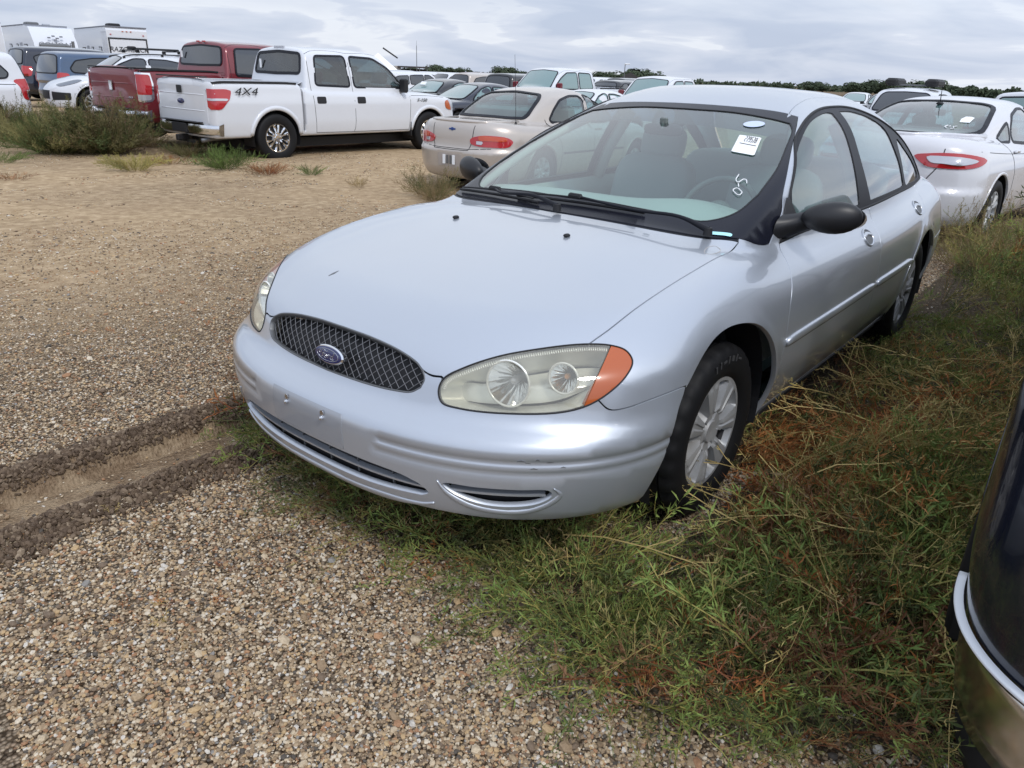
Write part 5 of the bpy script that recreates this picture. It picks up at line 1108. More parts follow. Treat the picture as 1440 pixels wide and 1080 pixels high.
    gpC = [([(-.06, 1.33), (-.06, .9), (-.03, .6), (-.03, .24)],), ([(-1.12, .97), (-1.05, .8), (-.92, .66), (-.88, .4), (-.86, .24)],), ([(.85, .92), (.88, .7), (.88, .45), (.86, .24)],), ([(.86, .52), (0, .52), (-.86, .52)], .03)]
    ltC = [('taillight', 'RS', [(-2.32, .35, .735), (-2.30, .50, .785), (-2.22, .66, .79), (-2.08, .80, .765), (-2.04, .84, .72), (-2.10, .81, .655), (-2.24, .64, .645), (-2.31, .48, .65), (-2.32, .36, .68)], 'red', .012, True),
           ('indicator', 'RS', [(-2.30, .48, .775), (-2.22, .64, .78), (-2.09, .78, .758), (-2.10, .78, .728), (-2.24, .62, .725), (-2.30, .48, .73)], 'amberred', .018, True), ('reverse_light', 'RS', [(-2.30, .44, .715), (-2.28, .54, .715), (-2.29, .53, .672), (-2.30, .44, .675)], 'clearlamp', .018, True, 1),
           ('plate_recess', 'R', [(-2.34, -.20, .36), (-2.34, .20, .36), (-2.34, .215, .53), (-2.34, -.215, .53)], 'gold2', .006, False, 1), ('headlight', 'FS', [(2.1, .4, .62), (2.0, .65, .63), (1.8, .78, .64), (1.85, .8, .56), (2.1, .6, .55)], 'clearlamp', .01, True)]
    def fxc(root, S):
        for y in (-.085, .085): b = MB(); b.box((-2.358, y, .45), (.008, .045, .12)); b.obj('plate_strip', M['paper'], root)
        for y in (-.03, .03): b = MB(); b.box((-2.356, y, .45), (.006, .03, .11)); b.obj('plate_bar', M['rimdark'], root)
        q, _ = on_pts(S, np.array([[-2.3, 0, .84]]), REAR); q = q[0]; b = MB(); b.box(q-[.004, 0, 0], (.01, .11, .022), bev=.003); b.box(q-[.004, 0, 0], (.012, .035, .042), bev=.003); b.obj('badge', M['blue'], root)
        b = MB(); b.lathe([(.001, .01), (.010, .008), (.011, 0)], q-[.0, 0, .055], 'x', 10, -1); b.obj('boot_lock', M['rimdark'], root)
        for pts in ([(-2.3, -.36, .90), (-2.34, -.34, .70), (-2.34, -.30, .585)], [(-2.34, -.30, .585), (-2.35, 0, .58), (-2.34, .30, .585)], [(-2.34, .30, .585), (-2.34, .34, .7), (-2.3, .36, .9)], [(-2.28, .60, .62), (-2.35, .3, .60), (-2.36, 0, .598), (-2.35, -.3, .60), (-2.28, -.6, .62)]):
            q = on_pts(S, crom(pts, 5), REAR)[0]; ribbon('shut_line', q, S.grad(q), .009, M['black'], root, off=.002, thick=.004)
        b = MB(); q, _ = on_pts(S, np.array([[-1.70, -.62, 1.0]]), TOPC); q = q[0]; b.lathe([(.001, .03), (.012, .02), (.02, 0)], q, 'z', 10); b.tube([q, q+[-.03, 0, .45], q+[-.07, 0, .85]], [.004, .003, .002], 5); b.obj('antenna', M['black'], root)
        q = on_front(S, [(y, .945) for y in np.linspace(-.55, .55, 12)], -1)
        if len(q) > 2: ribbon('boot_edge', q, S.grad(q), .05, M['gold'], root, off=.012, thick=.02, bulge=.006)
    cav = put('sedan', 'champagne beige saloon with oval red tail lights and a whip antenna, beside the white pickup', 'car', -6.19, -5.53, 3.172)
    auto_car('cav', SC, cav, M['gold'], M, h=.03, sides=wC, front=wfC, rear=rwC, lights=ltC, gaps=gpC, wheels=(1.32, -1.32), wr=.30, rimr=.19, track=.74, handles=[(.10, .82, 'gold'), (-.88, .83, 'gold')], mirror=(.66, .80, .95, .10, .17, .12, 'black'), nsp=7, lo=(-2.55, -1.05, .1), hi=(2.45, 1.05, 1.5), ghole=True, extra=fxc, gm='glass2', seats=[(.05, 2), (-.80, 1)])
    # ---------------- white crossover with roof bars
    SY = suv_solid(2.33, -2.45, .96, 1.60, .80, 1.02, 1.05, 1.25, .45, n=2.8, a=.75, rtop=-1.75, gwid=.82, top=.62)
    wY = [('front_side_window', [(.05, 1.08), (.03, 1.45), (.3, 1.45), (.7, 1.30), (.98, 1.10), (.5, 1.07)]), ('rear_side_window', [(-.03, 1.08), (-.05, 1.45), (-.5, 1.44), (-.95, 1.36), (-1.0, 1.12), (-.5, 1.09)]), ('quarter_window', [(-1.08, 1.13), (-1.05, 1.38), (-1.4, 1.30), (-1.65, 1.18), (-1.4, 1.13)])]
    wfY = [(0, 1.08), (.70, 1.10), (.56, 1.46), (0, 1.51)]
    rwY = [(0, 1.18), (.45, 1.18), (.62, 1.2), (.60, 1.3), (.52, 1.5), (.4, 1.53), (0, 1.54)]
    gpY = [([(.0, 1.55), (.0, 1.05), (.03, .7), (.03, .32)],), ([(1.12, 1.05), (1.1, .8), (1.08, .35)],), ([(-1.2, 1.1), (-1.05, .9), (-.95, .35)],)]
    ltY = [('headlight', 'FS', [(2.15, .50, .80), (2.0, .68, .865), (1.72, .80, .925), (1.62, .86, .91), (1.85, .88, .84), (2.12, .68, .765)], 'lampglass', .010, True), ('air_intake', 'F', [(2.3, .48, .44), (2.3, .85, .46), (2.2, .86, .62), (2.3, .46, .64)], 'black', .006, True, 1), ('air_intake', 'F', [(2.3, -.36, .46), (2.3, .36, .46), (2.3, .36, .66), (2.3, -.36, .66)], 'black', .006, False, 1),
           ('indicator', 'S', [(1.60, .95, .66), (1.45, .95, .67), (1.45, .95, .64), (1.6, .95, .64)], 'amber', .006, True, 1), ('taillight', 'RS', [(-2.3, .5, 1.0), (-2.2, .8, 1.02), (-2.0, .93, .98), (-2.2, .85, .88), (-2.35, .5, .9)], 'red', .01, True)]
    def fxy(root, S):
        for sg in (1, -1):
            q = on_top(S, [(x, .60*sg) for x in np.linspace(-1.4, .5, 9)]); b = MB(); b.tube(q+[0, 0, .05], .016, 6); [b.box(p+[0, 0, .025], (.06, .03, .05)) for p in (q[0], q[4], q[8])]; b.obj('roof_rail', M['black'], root)
        for x in (.15, -.9):
            b = MB(); b.box((x, 0, 1.665), (.06, 1.34, .03), bev=.01); [b.box((x, y, 1.635), (.09, .07, .07), bev=.01) for y in (-.6, .6)]; b.obj('cross_bar', M['black'], root)
        b = MB(); b.box((-.35, .30, 1.70), (1.3, .12, .05), bev=.02); b.box((.2, .30, 1.72), (.2, .15, .07), bev=.02); b.obj('ski_carrier', M['black'], root)
    cay = put('suv', 'white crossover with black roof bars, its rounded nose beside the dark red pickup', 'suv', -6.65, -19.6, -.16)
    auto_car('cay', SY, cay, M['white'], M, h=.05, sides=wY, front=wfY, rear=rwY, lights=ltY, gaps=gpY, wheels=(1.43, -1.43), wr=.37, rimr=.25, track=.82, mirror=(.95, .88, 1.12, .1, .2, .15, 'white'), style='alloy', lo=(-2.7, -1.15, .15), hi=(2.6, 1.15, 1.8), extra=fxy, gm='tint')
    cay.location.z += .22
    # ---------------- minivans
    SV = suv_solid(2.45, -2.70, .985, 1.75, .82, 1.05, 1.06, 1.55, .75, zb=.24, rtop=-2.45, n=3.6, gwid=.86, top=.72, tlean=.1)
    wV = [('front_side_window', [(.20, 1.08), (.18, 1.60), (.5, 1.60), (.9, 1.42), (1.30, 1.10), (.7, 1.07)]), ('sliding_door_window', [(.12, 1.08), (.10, 1.60), (-.5, 1.60), (-.88, 1.58), (-.92, 1.12), (-.5, 1.08)]), ('rear_quarter_window', [(-1.0, 1.12), (-.98, 1.58), (-1.5, 1.56), (-2.02, 1.48), (-2.22, 1.25), (-2.15, 1.14), (-1.6, 1.11)])]
    wfV = [(0, 1.1), (.5, 1.1), (.74, 1.12), (.70, 1.3), (.62, 1.55), (.5, 1.62), (0, 1.64)]; rwV = [(0, 1.10), (.55, 1.10), (.72, 1.12), (.70, 1.3), (.62, 1.57), (.5, 1.62), (0, 1.64)]
    gpV = [([(.15, 1.65), (.16, 1.0), (.18, .3)],), ([(-.96, 1.62), (-.97, 1.0), (-.95, .5), (-.9, .3)],), ([(1.4, 1.06), (1.36, .8), (1.3, .3)],), ([(-.95, 1.0), (-1.6, 1.0), (-2.3, 1.0)], .02)]
    ltV = [('taillight', 'RS', [(-2.66, .80, 1.12), (-2.60, .90, 1.14), (-2.48, .96, 1.12), (-2.44, .98, .95), (-2.46, .98, .70), (-2.55, .95, .66), (-2.66, .84, .68), (-2.68, .80, .9)], 'red', .012, True), ('headlight', 'FS', [(2.3, .55, .75), (2.2, .8, .8), (1.9, .93, .85), (2.0, .93, .72), (2.3, .75, .65)], 'clearlamp', .01, True), ('grille', 'F', [(2.4, -.4, .5), (2.4, .4, .5), (2.4, .4, .75), (2.4, -.4, .75)], 'black', .006, False, 1)]
    vw = put('minivan', 'white minivan with a tall red tail light behind weeds by the left edge', 'minivan', -1.35, -20.6, .02)
    auto_car('van', SV, vw, M['white'], M, h=.05, sides=wV, front=wfV, rear=rwV, lights=ltV, gaps=gpV, wheels=(1.54, -1.54), wr=.34, rimr=.21, track=.83, handles=[(.25, 1.0, 'white'), (-.75, 1.0, 'white')], mirror=(1.2, .92, 1.15, .1, .2, .15, 'white'), lo=(-2.9, -1.15, .12), hi=(2.7, 1.15, 1.9), gm='tint')
    vb = clone(vw, 'minivan', (-9.1, -25.4, gz(-9, -25)+.12), PI+.03, 'blue minivan seen from behind, its tinted rear glass above the white crossover', 'minivan', repaint={'white_paint': M['bluep']})
    # dark sport utility
    SU = suv_solid(2.42, -2.45, .97, 1.80, .98, 1.12, 1.14, 1.25, .65, zb=.32, rtop=-2.15, n=3.8, gwid=.85, top=.70)
    wU = [('front_side_window', [(.05, 1.18), (.03, 1.64), (.35, 1.64), (.7, 1.45), (.98, 1.20)]), ('rear_side_window', [(-.03, 1.18), (-.05, 1.64), (-.6, 1.63), (-.92, 1.60), (-.9, 1.2)]), ('quarter_window', [(-1.0, 1.2), (-1.0, 1.60), (-1.6, 1.57), (-1.95, 1.45), (-1.9, 1.22)])]
    wfU = [(0, 1.19), (.5, 1.19), (.72, 1.21), (.68, 1.35), (.60, 1.60), (.5, 1.66), (0, 1.68)]; rwU = [(0, 1.20), (.5, 1.20), (.68, 1.22), (.66, 1.35), (.60, 1.60), (.48, 1.66), (0, 1.68)]
    ltU = [('taillight', 'RS', [(-2.42, .74, 1.15), (-2.38, .90, 1.15), (-2.22, .95, 1.13), (-2.22, .96, .85), (-2.40, .88, .83), (-2.43, .74, .85)], 'red', .012, True), ('headlight', 'FS', [(2.25, .55, .95), (2.15, .8, .95), (1.95, .92, .93), (2.0, .93, .8), (2.3, .7, .78), (2.32, .55, .8)], 'clearlamp', .01, True), ('grille', 'F', [(2.4, -.5, .62), (2.4, .5, .62), (2.4, .5, .92), (2.4, -.5, .92)], 'black', .008, False, 1)]
    su = put('suv', 'dark navy sport utility beyond the white minivan at the far left', 'suv', -9.6, -30.0, PI)
    auto_car('suv', SU, su, M['navyp'], M, h=.055, sides=wU, front=wfU, rear=rwU, lights=ltU, gaps=gpY, wheels=(1.42, -1.42), wr=.38, rimr=.24, track=.82, mirror=(.95, .88, 1.22, .1, .2, .16, 'black'), lo=(-2.7, -1.15, .2), hi=(2.6, 1.15, 1.95), gm='tint', near=False)
    su.location.z += .25
    rp = {'navy_paint': M['white']}; rpk = {'navy_paint': M['blackp']}
    def C2(src, nm, x, y, rz, lab, cat, rep=None, dz=0., grp=None): return clone(src, nm, (x, y, gz(x, y)+dz), rz, lab, cat, grp, rep)
    C2(su, 'suv', -25.4, -28.6, PI-.1, 'white sport utility with dark side glass right behind the nose of the white pickup', 'suv', rp, -.10)
    C2(su, 'suv', -25.0, -20.8, PI+.05, 'black sport utility seen from behind above the champagne saloon roof', 'suv', rpk, -.05)
    rs_ = C2(su, 'suv', -20.4, -3.65, .05, 'white sport utility with roof boxes above the white saloon roof', 'suv', rp, -.12)
    for y in (-.5, .5): b = MB(); b.box((-.2, y, 1.93), (1.2, .34, .20), bev=.06); b.obj('roof_box', M['black'], rs_)
    b = MB(); b.box((.1, 0, 1.86), (.06, 1.3, .04), bev=.01); b.box((-.7, 0, 1.86), (.06, 1.3, .04), bev=.01); b.obj('cross_bar', M['rimdark'], rs_)
    C2(su, 'suv', -29.5, -19.0, 0, 'dark sport utility half hidden right of the white pickup facing the camera', 'suv', rpk, -.15)
    C2(vw, 'minivan', -10.5, -35.5, PI, 'white minivan roof below the lettered travel trailer, left one', 'minivan', None, .0); C2(vw, 'minivan', -13.6, -36.0, PI+.1, 'white minivan roof below the lettered travel trailer, right one', 'minivan', None, .0)
    # far pickups, facing the camera, and a red-mirrored one
    def fxp(root, S):
        fx(root, S); bumper(root, -3.10, 'chrome'); bumper(root, 2.84, 'chrome', sg=1, step=False, z=.58)
        b = MB(); b.box((1.05, .38, 1.50), (.006, .14, .16), r=Matrix.Rotation(-.9, 3, 'Y')); b.obj('paper_tag', M['paper'], root)
    p3 = put('pickup_truck', 'white crew-cab pickup facing the camera with stickers on its windshield, behind the champagne saloon', 'pickup', -19.6, -15.2, -.05)
    S3 = pickup_solid(roof=1.95, hood=1.22, belt=1.26)
    auto_car('p3', S3, p3, M['white'], M, h=.055, sides=win, front=wsF, rear=rw, lights=tail+head, gaps=gaps, wheels=(1.835, -1.835), wr=.40, rimr=.24, track=.87, handles=[(-.86, 1.03, 'black'), (.06, 1.03, 'black')], mirror=(1.12, .90, 1.34, .10, .22, .22, 'maroon'), near=False, lo=(-3.2, -1.15, .3), hi=(3., 1.15, 2.05), extra=fxp, gm='tealglass')
    p4 = clone(p3, 'pickup_truck', (-22.0, -12.3, gz(-24, -13)-.14), 0.03, 'white pickup facing the camera just above the left end of the silver car roof', 'pickup')
    C2(p3, 'pickup_truck', -18.6, -.45, PI, 'white pickup cab seen from behind at the right edge', 'pickup', None, -.28)
    FS_ = sedan_solid(2.3, -2.38, .88, 1.40, .68, .94, .98, .92, 1.15, .18, -.92, -1.65, -.3, n=3.0, a=.6, b=.5, gwid=.75, top=.55, hlip=.03)
    fs = put('sedan', 'dark saloon facing the camera beyond the champagne saloon rear window', 'car', -14.2, -14.3, -.1); fs.location.z -= .02
    auto_car('far', FS_, fs, M['navyp'], M, h=.06, sides=wC, front=wfC, rear=rwC, lights=[ltC[0], ltC[4]], gaps=[gpC[0], gpC[2]], wheels=(1.36, -1.36), wr=.31, rimr=.2, track=.75, mirror=(.66, .82, .97, .10, .17, .12, 'black'), near=False, lo=(-2.6, -1.1, .1), hi=(2.5, 1.1, 1.55), gm='tealglass')
    # small far saloons, light and dark
    far = clone(fs, 'sedan', (-15.2, -10.9, gz(-15, -11)-.08), -.05, 'pale saloon with teal windshield half hidden behind the silver car roof', 'car', repaint={'navy_paint': M['white']})
    bs_ = C2(fs, 'sedan', -16.0, -17.0, PI+.1, 'black saloon with a white sticker on its rear glass beyond the white pickup', 'car', {'navy_paint': M['blackp']}, .05)
    b = MB(); b.box((-1.33, .12, 1.24), (.03, .20, .13), r=Matrix.Rotation(.75, 3, 'Y')); b.obj('paper_tag', M['paper'], bs_)
    C2(fs, 'sedan', -43, -11.5, .1, 'small white saloon far off, left of the roof-boxed sport utility', 'car', {'navy_paint': M['white']}, .1); C2(fs, 'sedan', -36, -8.2, .1, 'small dark saloon far off beside the roof-boxed sport utility', 'car', None, .1)
    # rows beyond
    rng = random.Random(5); cols = [('white', 'white'), ('blackp', 'black'), ('navyp', 'navy'), ('gold', 'beige'), ('maroon', 'dark red'), ('silver', 'silver')]
    words_ = 'first second third fourth fifth sixth seventh eighth ninth tenth eleventh twelfth thirteenth fourteenth fifteenth'.split()
    for i in range(15):
        az = math.radians(-132-i*1.45); d = 46+rng.random()*16; x = 3.75+d*math.cos(az); y = 1.8+d*math.sin(az); c = cols[rng.choice([0, 0, 1, 2, 3, 5, 4])]
        src = [fs, su, vw][rng.randrange(3)]; k = {'sedan': ('saloon', 'car', 'navy_paint'), 'suv': ('sport utility', 'suv', 'navy_paint'), 'minivan': ('minivan', 'minivan', 'white_paint')}[src.name.split('.')[0]]
        C2(src, src.name.split('.')[0], x, y, rng.choice([0, PI])+rng.uniform(-.1, .1), '%s %s, %s from the left in the far row below the trees' % (c[1], k[0], words_[i]), k[1], {k[2]: M[c[0]]}, 0, 'vehicles in the far rows')
    # ---------------- dark truck right beside the camera
    SD = pickup_solid(hood=1.12); SD.zb = .13
    def fxd(root, S):
        for nm, z0, w_, mt, off, bl_ in (('front_bumper', .375, .215, 'chromedirty', .012, .010), ('bumper_top', .487, .009, 'whitetrim', .022, .002), ('bumper_valance', .205, .13, 'black', .006, .006)):
            th = np.linspace(-1.02, 1.02, 110); O = np.stack([1.75+3*np.cos(th), 3*np.sin(th), np.full(110, z0)], 1); q, k = S.cast(O, np.stack([-np.cos(th), -np.sin(th), 0*th], 1), 4.); q = q[k]; n = S.grad(q); n[:, 2] *= .2; n /= np.linalg.norm(n, axis=1)[:, None]
            ribbon(nm, q, n, w_, M[mt], root, off=off, thick=.016, bulge=bl_)
    dk = put('pickup_truck', 'dark navy pickup with a chrome front bumper cut off by the lower right corner', 'pickup', -.36, 2.725, .0)
    auto_car('dk', SD, dk, M['darkp'], M, h=.03, sides=win, front=wsF, rear=rw, lights=[(l[0], l[1], [(p[0], p[1], p[2]+.14) for p in l[2]])+tuple(l[3:]) for l in head if l[0] != 'indicator'], gaps=gaps, wheels=(1.835, -1.835), wr=.40, rimr=.24, track=.87, mirror=(1.12, .90, 1.30, .10, .2, .22, 'black'), near=True, lo=(-3.2, -1.15, .3), hi=(3., 1.15, 2.05), extra=fxd, gm='tint')

# ------------------------------------------------------------------ ground
def vnoise(x, y, seed=0):
    xi, yi = np.floor(x).astype(np.int64), np.floor(y).astype(np.int64); fx, fy = x-xi, y-yi; fx = fx*fx*(3-2*fx); fy = fy*fy*(3-2*fy)
    def h(a, b):
        n = (a*374761393+b*668265263+seed*1442695041) & 0x7fffffff; n = ((n ^ (n >> 13))*1274126177) & 0x7fffffff; return ((n ^ (n >> 16)) & 0xffff)/65535.
    return (h(xi, yi)*(1-fx)+h(xi+1, yi)*fx)*(1-fy)+(h(xi, yi+1)*(1-fx)+h(xi+1, yi+1)*fx)*fy
def fbm(x, y, o=4, seed=0):
    s = 0; a = .5
    for i in range(o): s = s+a*vnoise(x*2**i+i*17.3, y*2**i-i*9.1, seed+i); a *= .5
    return s
def rut_field(x, y):
    """distance across the wheel track, and how far along it is valid"""
    c = -.985+.0*x+.20*np.clip(2.2-x, 0, .8)**1.5; d = y-c; m = sst(.9, 1.5, x)*(1-sst(5.5, 6.5, x)); return d, m
def ground_h(x, y, fine=True):
    d = np.hypot(x, y); z = -.35*(1-np.exp(-np.maximum(d-5, 0)/35))
    z = z+(fbm(x*.35, y*.35, 3, 3)-.45)*.05*sst(3.0, 9, d)+(fbm(x*1.6, y*1.6, 3, 7)-.45)*.022
    near = 1-sst(7, 14, d)
    z = z+(fbm(x*14, y*14, 3, 11)-.45)*.010*near
    q, m = rut_field(x, y); w = .165+.02*(vnoise(x*3, y*0, 5)-.5)
    inside = 1-sst(w-.045, w+.01, np.abs(q)); lip = np.exp(-((np.abs(q)-w-.055)/.05)**2)
    z = z-m*(.045+.012*np.cos(q*60)*sst(.02, .1, np.abs(q)))*inside+m*lip*(.030+.030*fbm(x*22, y*22, 3, 21))
    for (a, b, c, e) in ((-3.4, -.10, .10, -4.2), (-4.2, -.06, .13, -7.8), (-5.6, .04, .12, -8.6)):      # faint older wheel tracks
        q2 = y-(c*x+e+b*np.sin(x*.5)); z = z-.014*np.exp(-(q2/.14)**2)*near
    return z
def rut_wet(x, y):
    q, m = rut_field(x, y); return m*(1-sst(.19, .27, np.abs(q)+.06*(fbm(x*9, y*9, 3, 2)-.5)))
def clod_zone(x, y):
    q, m = rut_field(x, y); a = np.abs(q); return m*sst(.13, .17, a)*(1-sst(.22, .36, a+.1*(fbm(x*6, y*6, 2, 5)-.5)))
def sandy(x, y):
    """0 pebbles .. 1 smooth tan dirt"""
    s = sst(-1.4, -5.2, y+1.2*(fbm(x*.5, y*.5, 3, 31)-.5)*2)*.95+sst(-3, -9, x)*.3; s = s*(.55+.9*fbm(x*.8, y*.5, 3, 41)); return np.clip(s, 0, 1)
def axis_pts(lo, hi, st, far, g=1.16):
    a = list(np.arange(lo, hi+st, st)); s = st
    while a[-1] < far: s *= g; a.append(a[-1]+s)
    s = st
    while a[0] > -far: s *= g; a.insert(0, a[0]-s)
    return np.array(a)
def dirt_material():
    m = mat('dirt', (.3, .24, .17), .95, spec=.12); b = bsdf(m); co = gco(m)
    at = nd(m, 'ShaderNodeAttribute', attribute_name='zone'); sep = nd(m, 'ShaderNodeSeparateColor'); lk(m, at.outputs['Color'], sep.inputs[0]); sand, wet, weedy = sep.outputs[0], sep.outputs[1], sep.outputs[2]
    v = nd(m, 'ShaderNodeTexVoronoi', voronoi_dimensions='2D'); v.inputs['Scale'].default_value = 85; v.inputs['Randomness'].default_value = 1; lk(m, co, v.inputs['Vector'])
    v2 = nd(m, 'ShaderNodeTexVoronoi', voronoi_dimensions='2D'); v2.inputs['Scale'].default_value = 38; lk(m, co, v2.inputs['Vector'])
    sc_ = nd(m, 'ShaderNodeSeparateColor'); lk(m, v.outputs['Color'], sc_.inputs[0]); sc2 = nd(m, 'ShaderNodeSeparateColor'); lk(m, v2.outputs['Color'], sc2.inputs[0])
    peb = ramp(m, sc_.outputs[0], [(0, (.09, .065, .045)), (.30, (.22, .165, .115)), (.55, (.36, .28, .20)), (.78, (.48, .40, .30)), (.93, (.30, .17, .10)), (1, (.66, .60, .50))]).outputs[0]
    peb2 = ramp(m, sc2.outputs[1], [(0, (.15, .115, .08)), (.5, (.33, .26, .19)), (.85, (.50, .43, .33)), (1, (.70, .64, .54))]).outputs[0]
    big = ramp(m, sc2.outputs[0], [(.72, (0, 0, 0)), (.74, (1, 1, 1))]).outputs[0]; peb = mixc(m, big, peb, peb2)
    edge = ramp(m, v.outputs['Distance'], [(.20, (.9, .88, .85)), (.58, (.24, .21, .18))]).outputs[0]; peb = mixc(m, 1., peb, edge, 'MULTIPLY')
    n1 = noise(m, 1.1, 6, .6, co); n2 = noise(m, 9, 5, .65, co); n3 = noise(m, 60, 3, .6, co)
    dirtc = ramp(m, n2.outputs[0], [(.30, (.29, .20, .115)), (.5, (.41, .30, .18)), (.68, (.53, .405, .265))]).outputs[0]; dirtc = mixc(m, ramp(m, n1.outputs[0], [(.35, (.4, .4, .4)), (.65, (0, 0, 0))]).outputs[0], dirtc, (.33, .23, .14))
    f = math_n(m, 'ADD', math_n(m, 'MULTIPLY', sand, .95), math_n(m, 'MULTIPLY', math_n(m, 'SUBTRACT', n2.outputs[0], .5), .7)); f = math_n(m, 'MINIMUM', math_n(m, 'MAXIMUM', f, 0), 1)
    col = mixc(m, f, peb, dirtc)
    mud = ramp(m, n3.outputs[0], [(.35, (.15, .10, .06)), (.65, (.25, .175, .11))]).outputs[0]; mud = mixc(m, ramp(m, n2.outputs[0], [(.45, (0, 0, 0)), (.6, (1, 1, 1))]).outputs[0], mud, (.30, .22, .14))
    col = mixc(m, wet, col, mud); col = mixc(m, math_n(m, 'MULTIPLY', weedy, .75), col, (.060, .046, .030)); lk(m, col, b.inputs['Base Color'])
    lk(m, math_n(m, 'SUBTRACT', .95, math_n(m, 'MULTIPLY', wet, .30)), b.inputs['Roughness'])
    hgt = math_n(m, 'ADD', math_n(m, 'MULTIPLY', math_n(m, 'SUBTRACT', 1, v.outputs['Distance']), math_n(m, 'SUBTRACT', 1, f)), math_n(m, 'MULTIPLY', n3.outputs[0], .8)); hgt = math_n(m, 'ADD', hgt, math_n(m, 'MULTIPLY', n2.outputs[0], 1.5)); bump(m, hgt, .9, .010)
    return m
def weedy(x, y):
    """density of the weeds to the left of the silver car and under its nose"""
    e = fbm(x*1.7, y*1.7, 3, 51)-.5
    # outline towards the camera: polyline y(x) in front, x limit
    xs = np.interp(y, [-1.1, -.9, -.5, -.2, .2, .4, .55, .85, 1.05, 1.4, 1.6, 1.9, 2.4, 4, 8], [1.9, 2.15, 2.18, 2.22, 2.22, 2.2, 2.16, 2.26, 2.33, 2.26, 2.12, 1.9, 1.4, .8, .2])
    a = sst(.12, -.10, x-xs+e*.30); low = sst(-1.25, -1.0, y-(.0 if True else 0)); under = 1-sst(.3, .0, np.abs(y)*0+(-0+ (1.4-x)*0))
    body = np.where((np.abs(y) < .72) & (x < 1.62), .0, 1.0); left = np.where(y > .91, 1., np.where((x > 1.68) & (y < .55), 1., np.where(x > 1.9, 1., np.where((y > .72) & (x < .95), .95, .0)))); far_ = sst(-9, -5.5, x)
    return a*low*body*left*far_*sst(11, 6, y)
def build_ground():
    X = axis_pts(.3, 4.1, .022, 1600); Y = axis_pts(-2.6, 2.6, .022, 1600); nx, ny = len(X), len(Y); GX, GY = np.meshgrid(X, Y, indexing='ij'); x, y = GX.ravel(), GY.ravel()
    V = np.stack([x, y, ground_h(x, y)], 1); i = np.arange(nx-1)[:, None]*ny+np.arange(ny-1)[None]; F = np.stack([i, i+ny, i+ny+1, i+1], -1).reshape(-1, 4)
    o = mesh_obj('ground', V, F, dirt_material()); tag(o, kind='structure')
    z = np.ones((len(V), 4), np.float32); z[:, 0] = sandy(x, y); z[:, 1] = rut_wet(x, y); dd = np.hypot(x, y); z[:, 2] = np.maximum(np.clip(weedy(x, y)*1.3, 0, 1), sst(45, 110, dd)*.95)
    a = o.data.color_attributes.new('zone', 'FLOAT_COLOR', 'POINT'); a.data.foreach_set('color', z.ravel()); return o
def stone_cloud(name, P, scale, rot, val, material, kind='stuff', label=None, bumpy=.3, subdiv=1):
    """points that carry small stones (geometry nodes)"""
    me = bpy.data.meshes.new(name); me.vertices.add(len(P)); me.vertices.foreach_set('co', P.astype(np.float32).ravel()); me.update()
    for nm, tp, arr in (('sz', 'FLOAT_VECTOR', scale), ('rt', 'FLOAT_VECTOR', rot)): a = me.attributes.new(nm, tp, 'POINT'); a.data.foreach_set('vector', arr.astype(np.float32).ravel())
    a = me.attributes.new('val', 'FLOAT', 'POINT'); a.data.foreach_set('value', val.astype(np.float32))
    o = bpy.data.objects.new(name, me); C.objects.link(o)
    ng = bpy.data.node_groups.new(name+'_nodes', 'GeometryNodeTree'); ng.interface.new_socket('Geometry', in_out='INPUT', socket_type='NodeSocketGeometry'); ng.interface.new_socket('Geometry', in_out='OUTPUT', socket_type='NodeSocketGeometry')
    N = ng.nodes.new; K = ng.links.new; gi = N('NodeGroupInput'); go = N('NodeGroupOutput'); mp = N('GeometryNodeMeshToPoints'); K(gi.outputs[0], mp.inputs[0])
    ico = N('GeometryNodeMeshIcoSphere'); ico.inputs['Radius'].default_value = 1; ico.inputs['Subdivisions'].default_value = subdiv+1
    nz = N('ShaderNodeTexNoise'); nz.inputs['Scale'].default_value = 1.1; ps = N('GeometryNodeInputPosition'); K(ps.outputs[0], nz.inputs['Vector']); vm = N('ShaderNodeVectorMath'); vm.operation = 'SUBTRACT'; K(nz.outputs['Color'], vm.inputs[0]); vm.inputs[1].default_value = (.5, .5, .5)
    vs = N('ShaderNodeVectorMath'); vs.operation = 'SCALE'; K(vm.outputs[0], vs.inputs[0]); vs.inputs['Scale'].default_value = bumpy*3; sp = N('GeometryNodeSetPosition'); K(ico.outputs[0], sp.inputs[0]); K(vs.outputs[0], sp.inputs['Offset'])
    sm = N('GeometryNodeSetMaterial'); sm.inputs['Material'].default_value = material; K(sp.outputs[0], sm.inputs[0])
    def att(nm, tp): a = N('GeometryNodeInputNamedAttribute'); a.data_type = tp; a.inputs[0].default_value = nm; return a.outputs[0]
    io = N('GeometryNodeInstanceOnPoints'); K(mp.outputs[0], io.inputs['Points']); K(sm.outputs[0], io.inputs['Instance']); er = N('FunctionNodeEulerToRotation'); K(att('rt', 'FLOAT_VECTOR'), er.inputs[0]); K(er.outputs[0], io.inputs['Rotation']); K(att('sz', 'FLOAT_VECTOR'), io.inputs['Scale'])
    K(io.outputs[0], go.inputs[0]); md = o.modifiers.new('scatter', 'NODES'); md.node_group = ng; me.materials.append(material)
    return tag(o, label, None, None, kind)
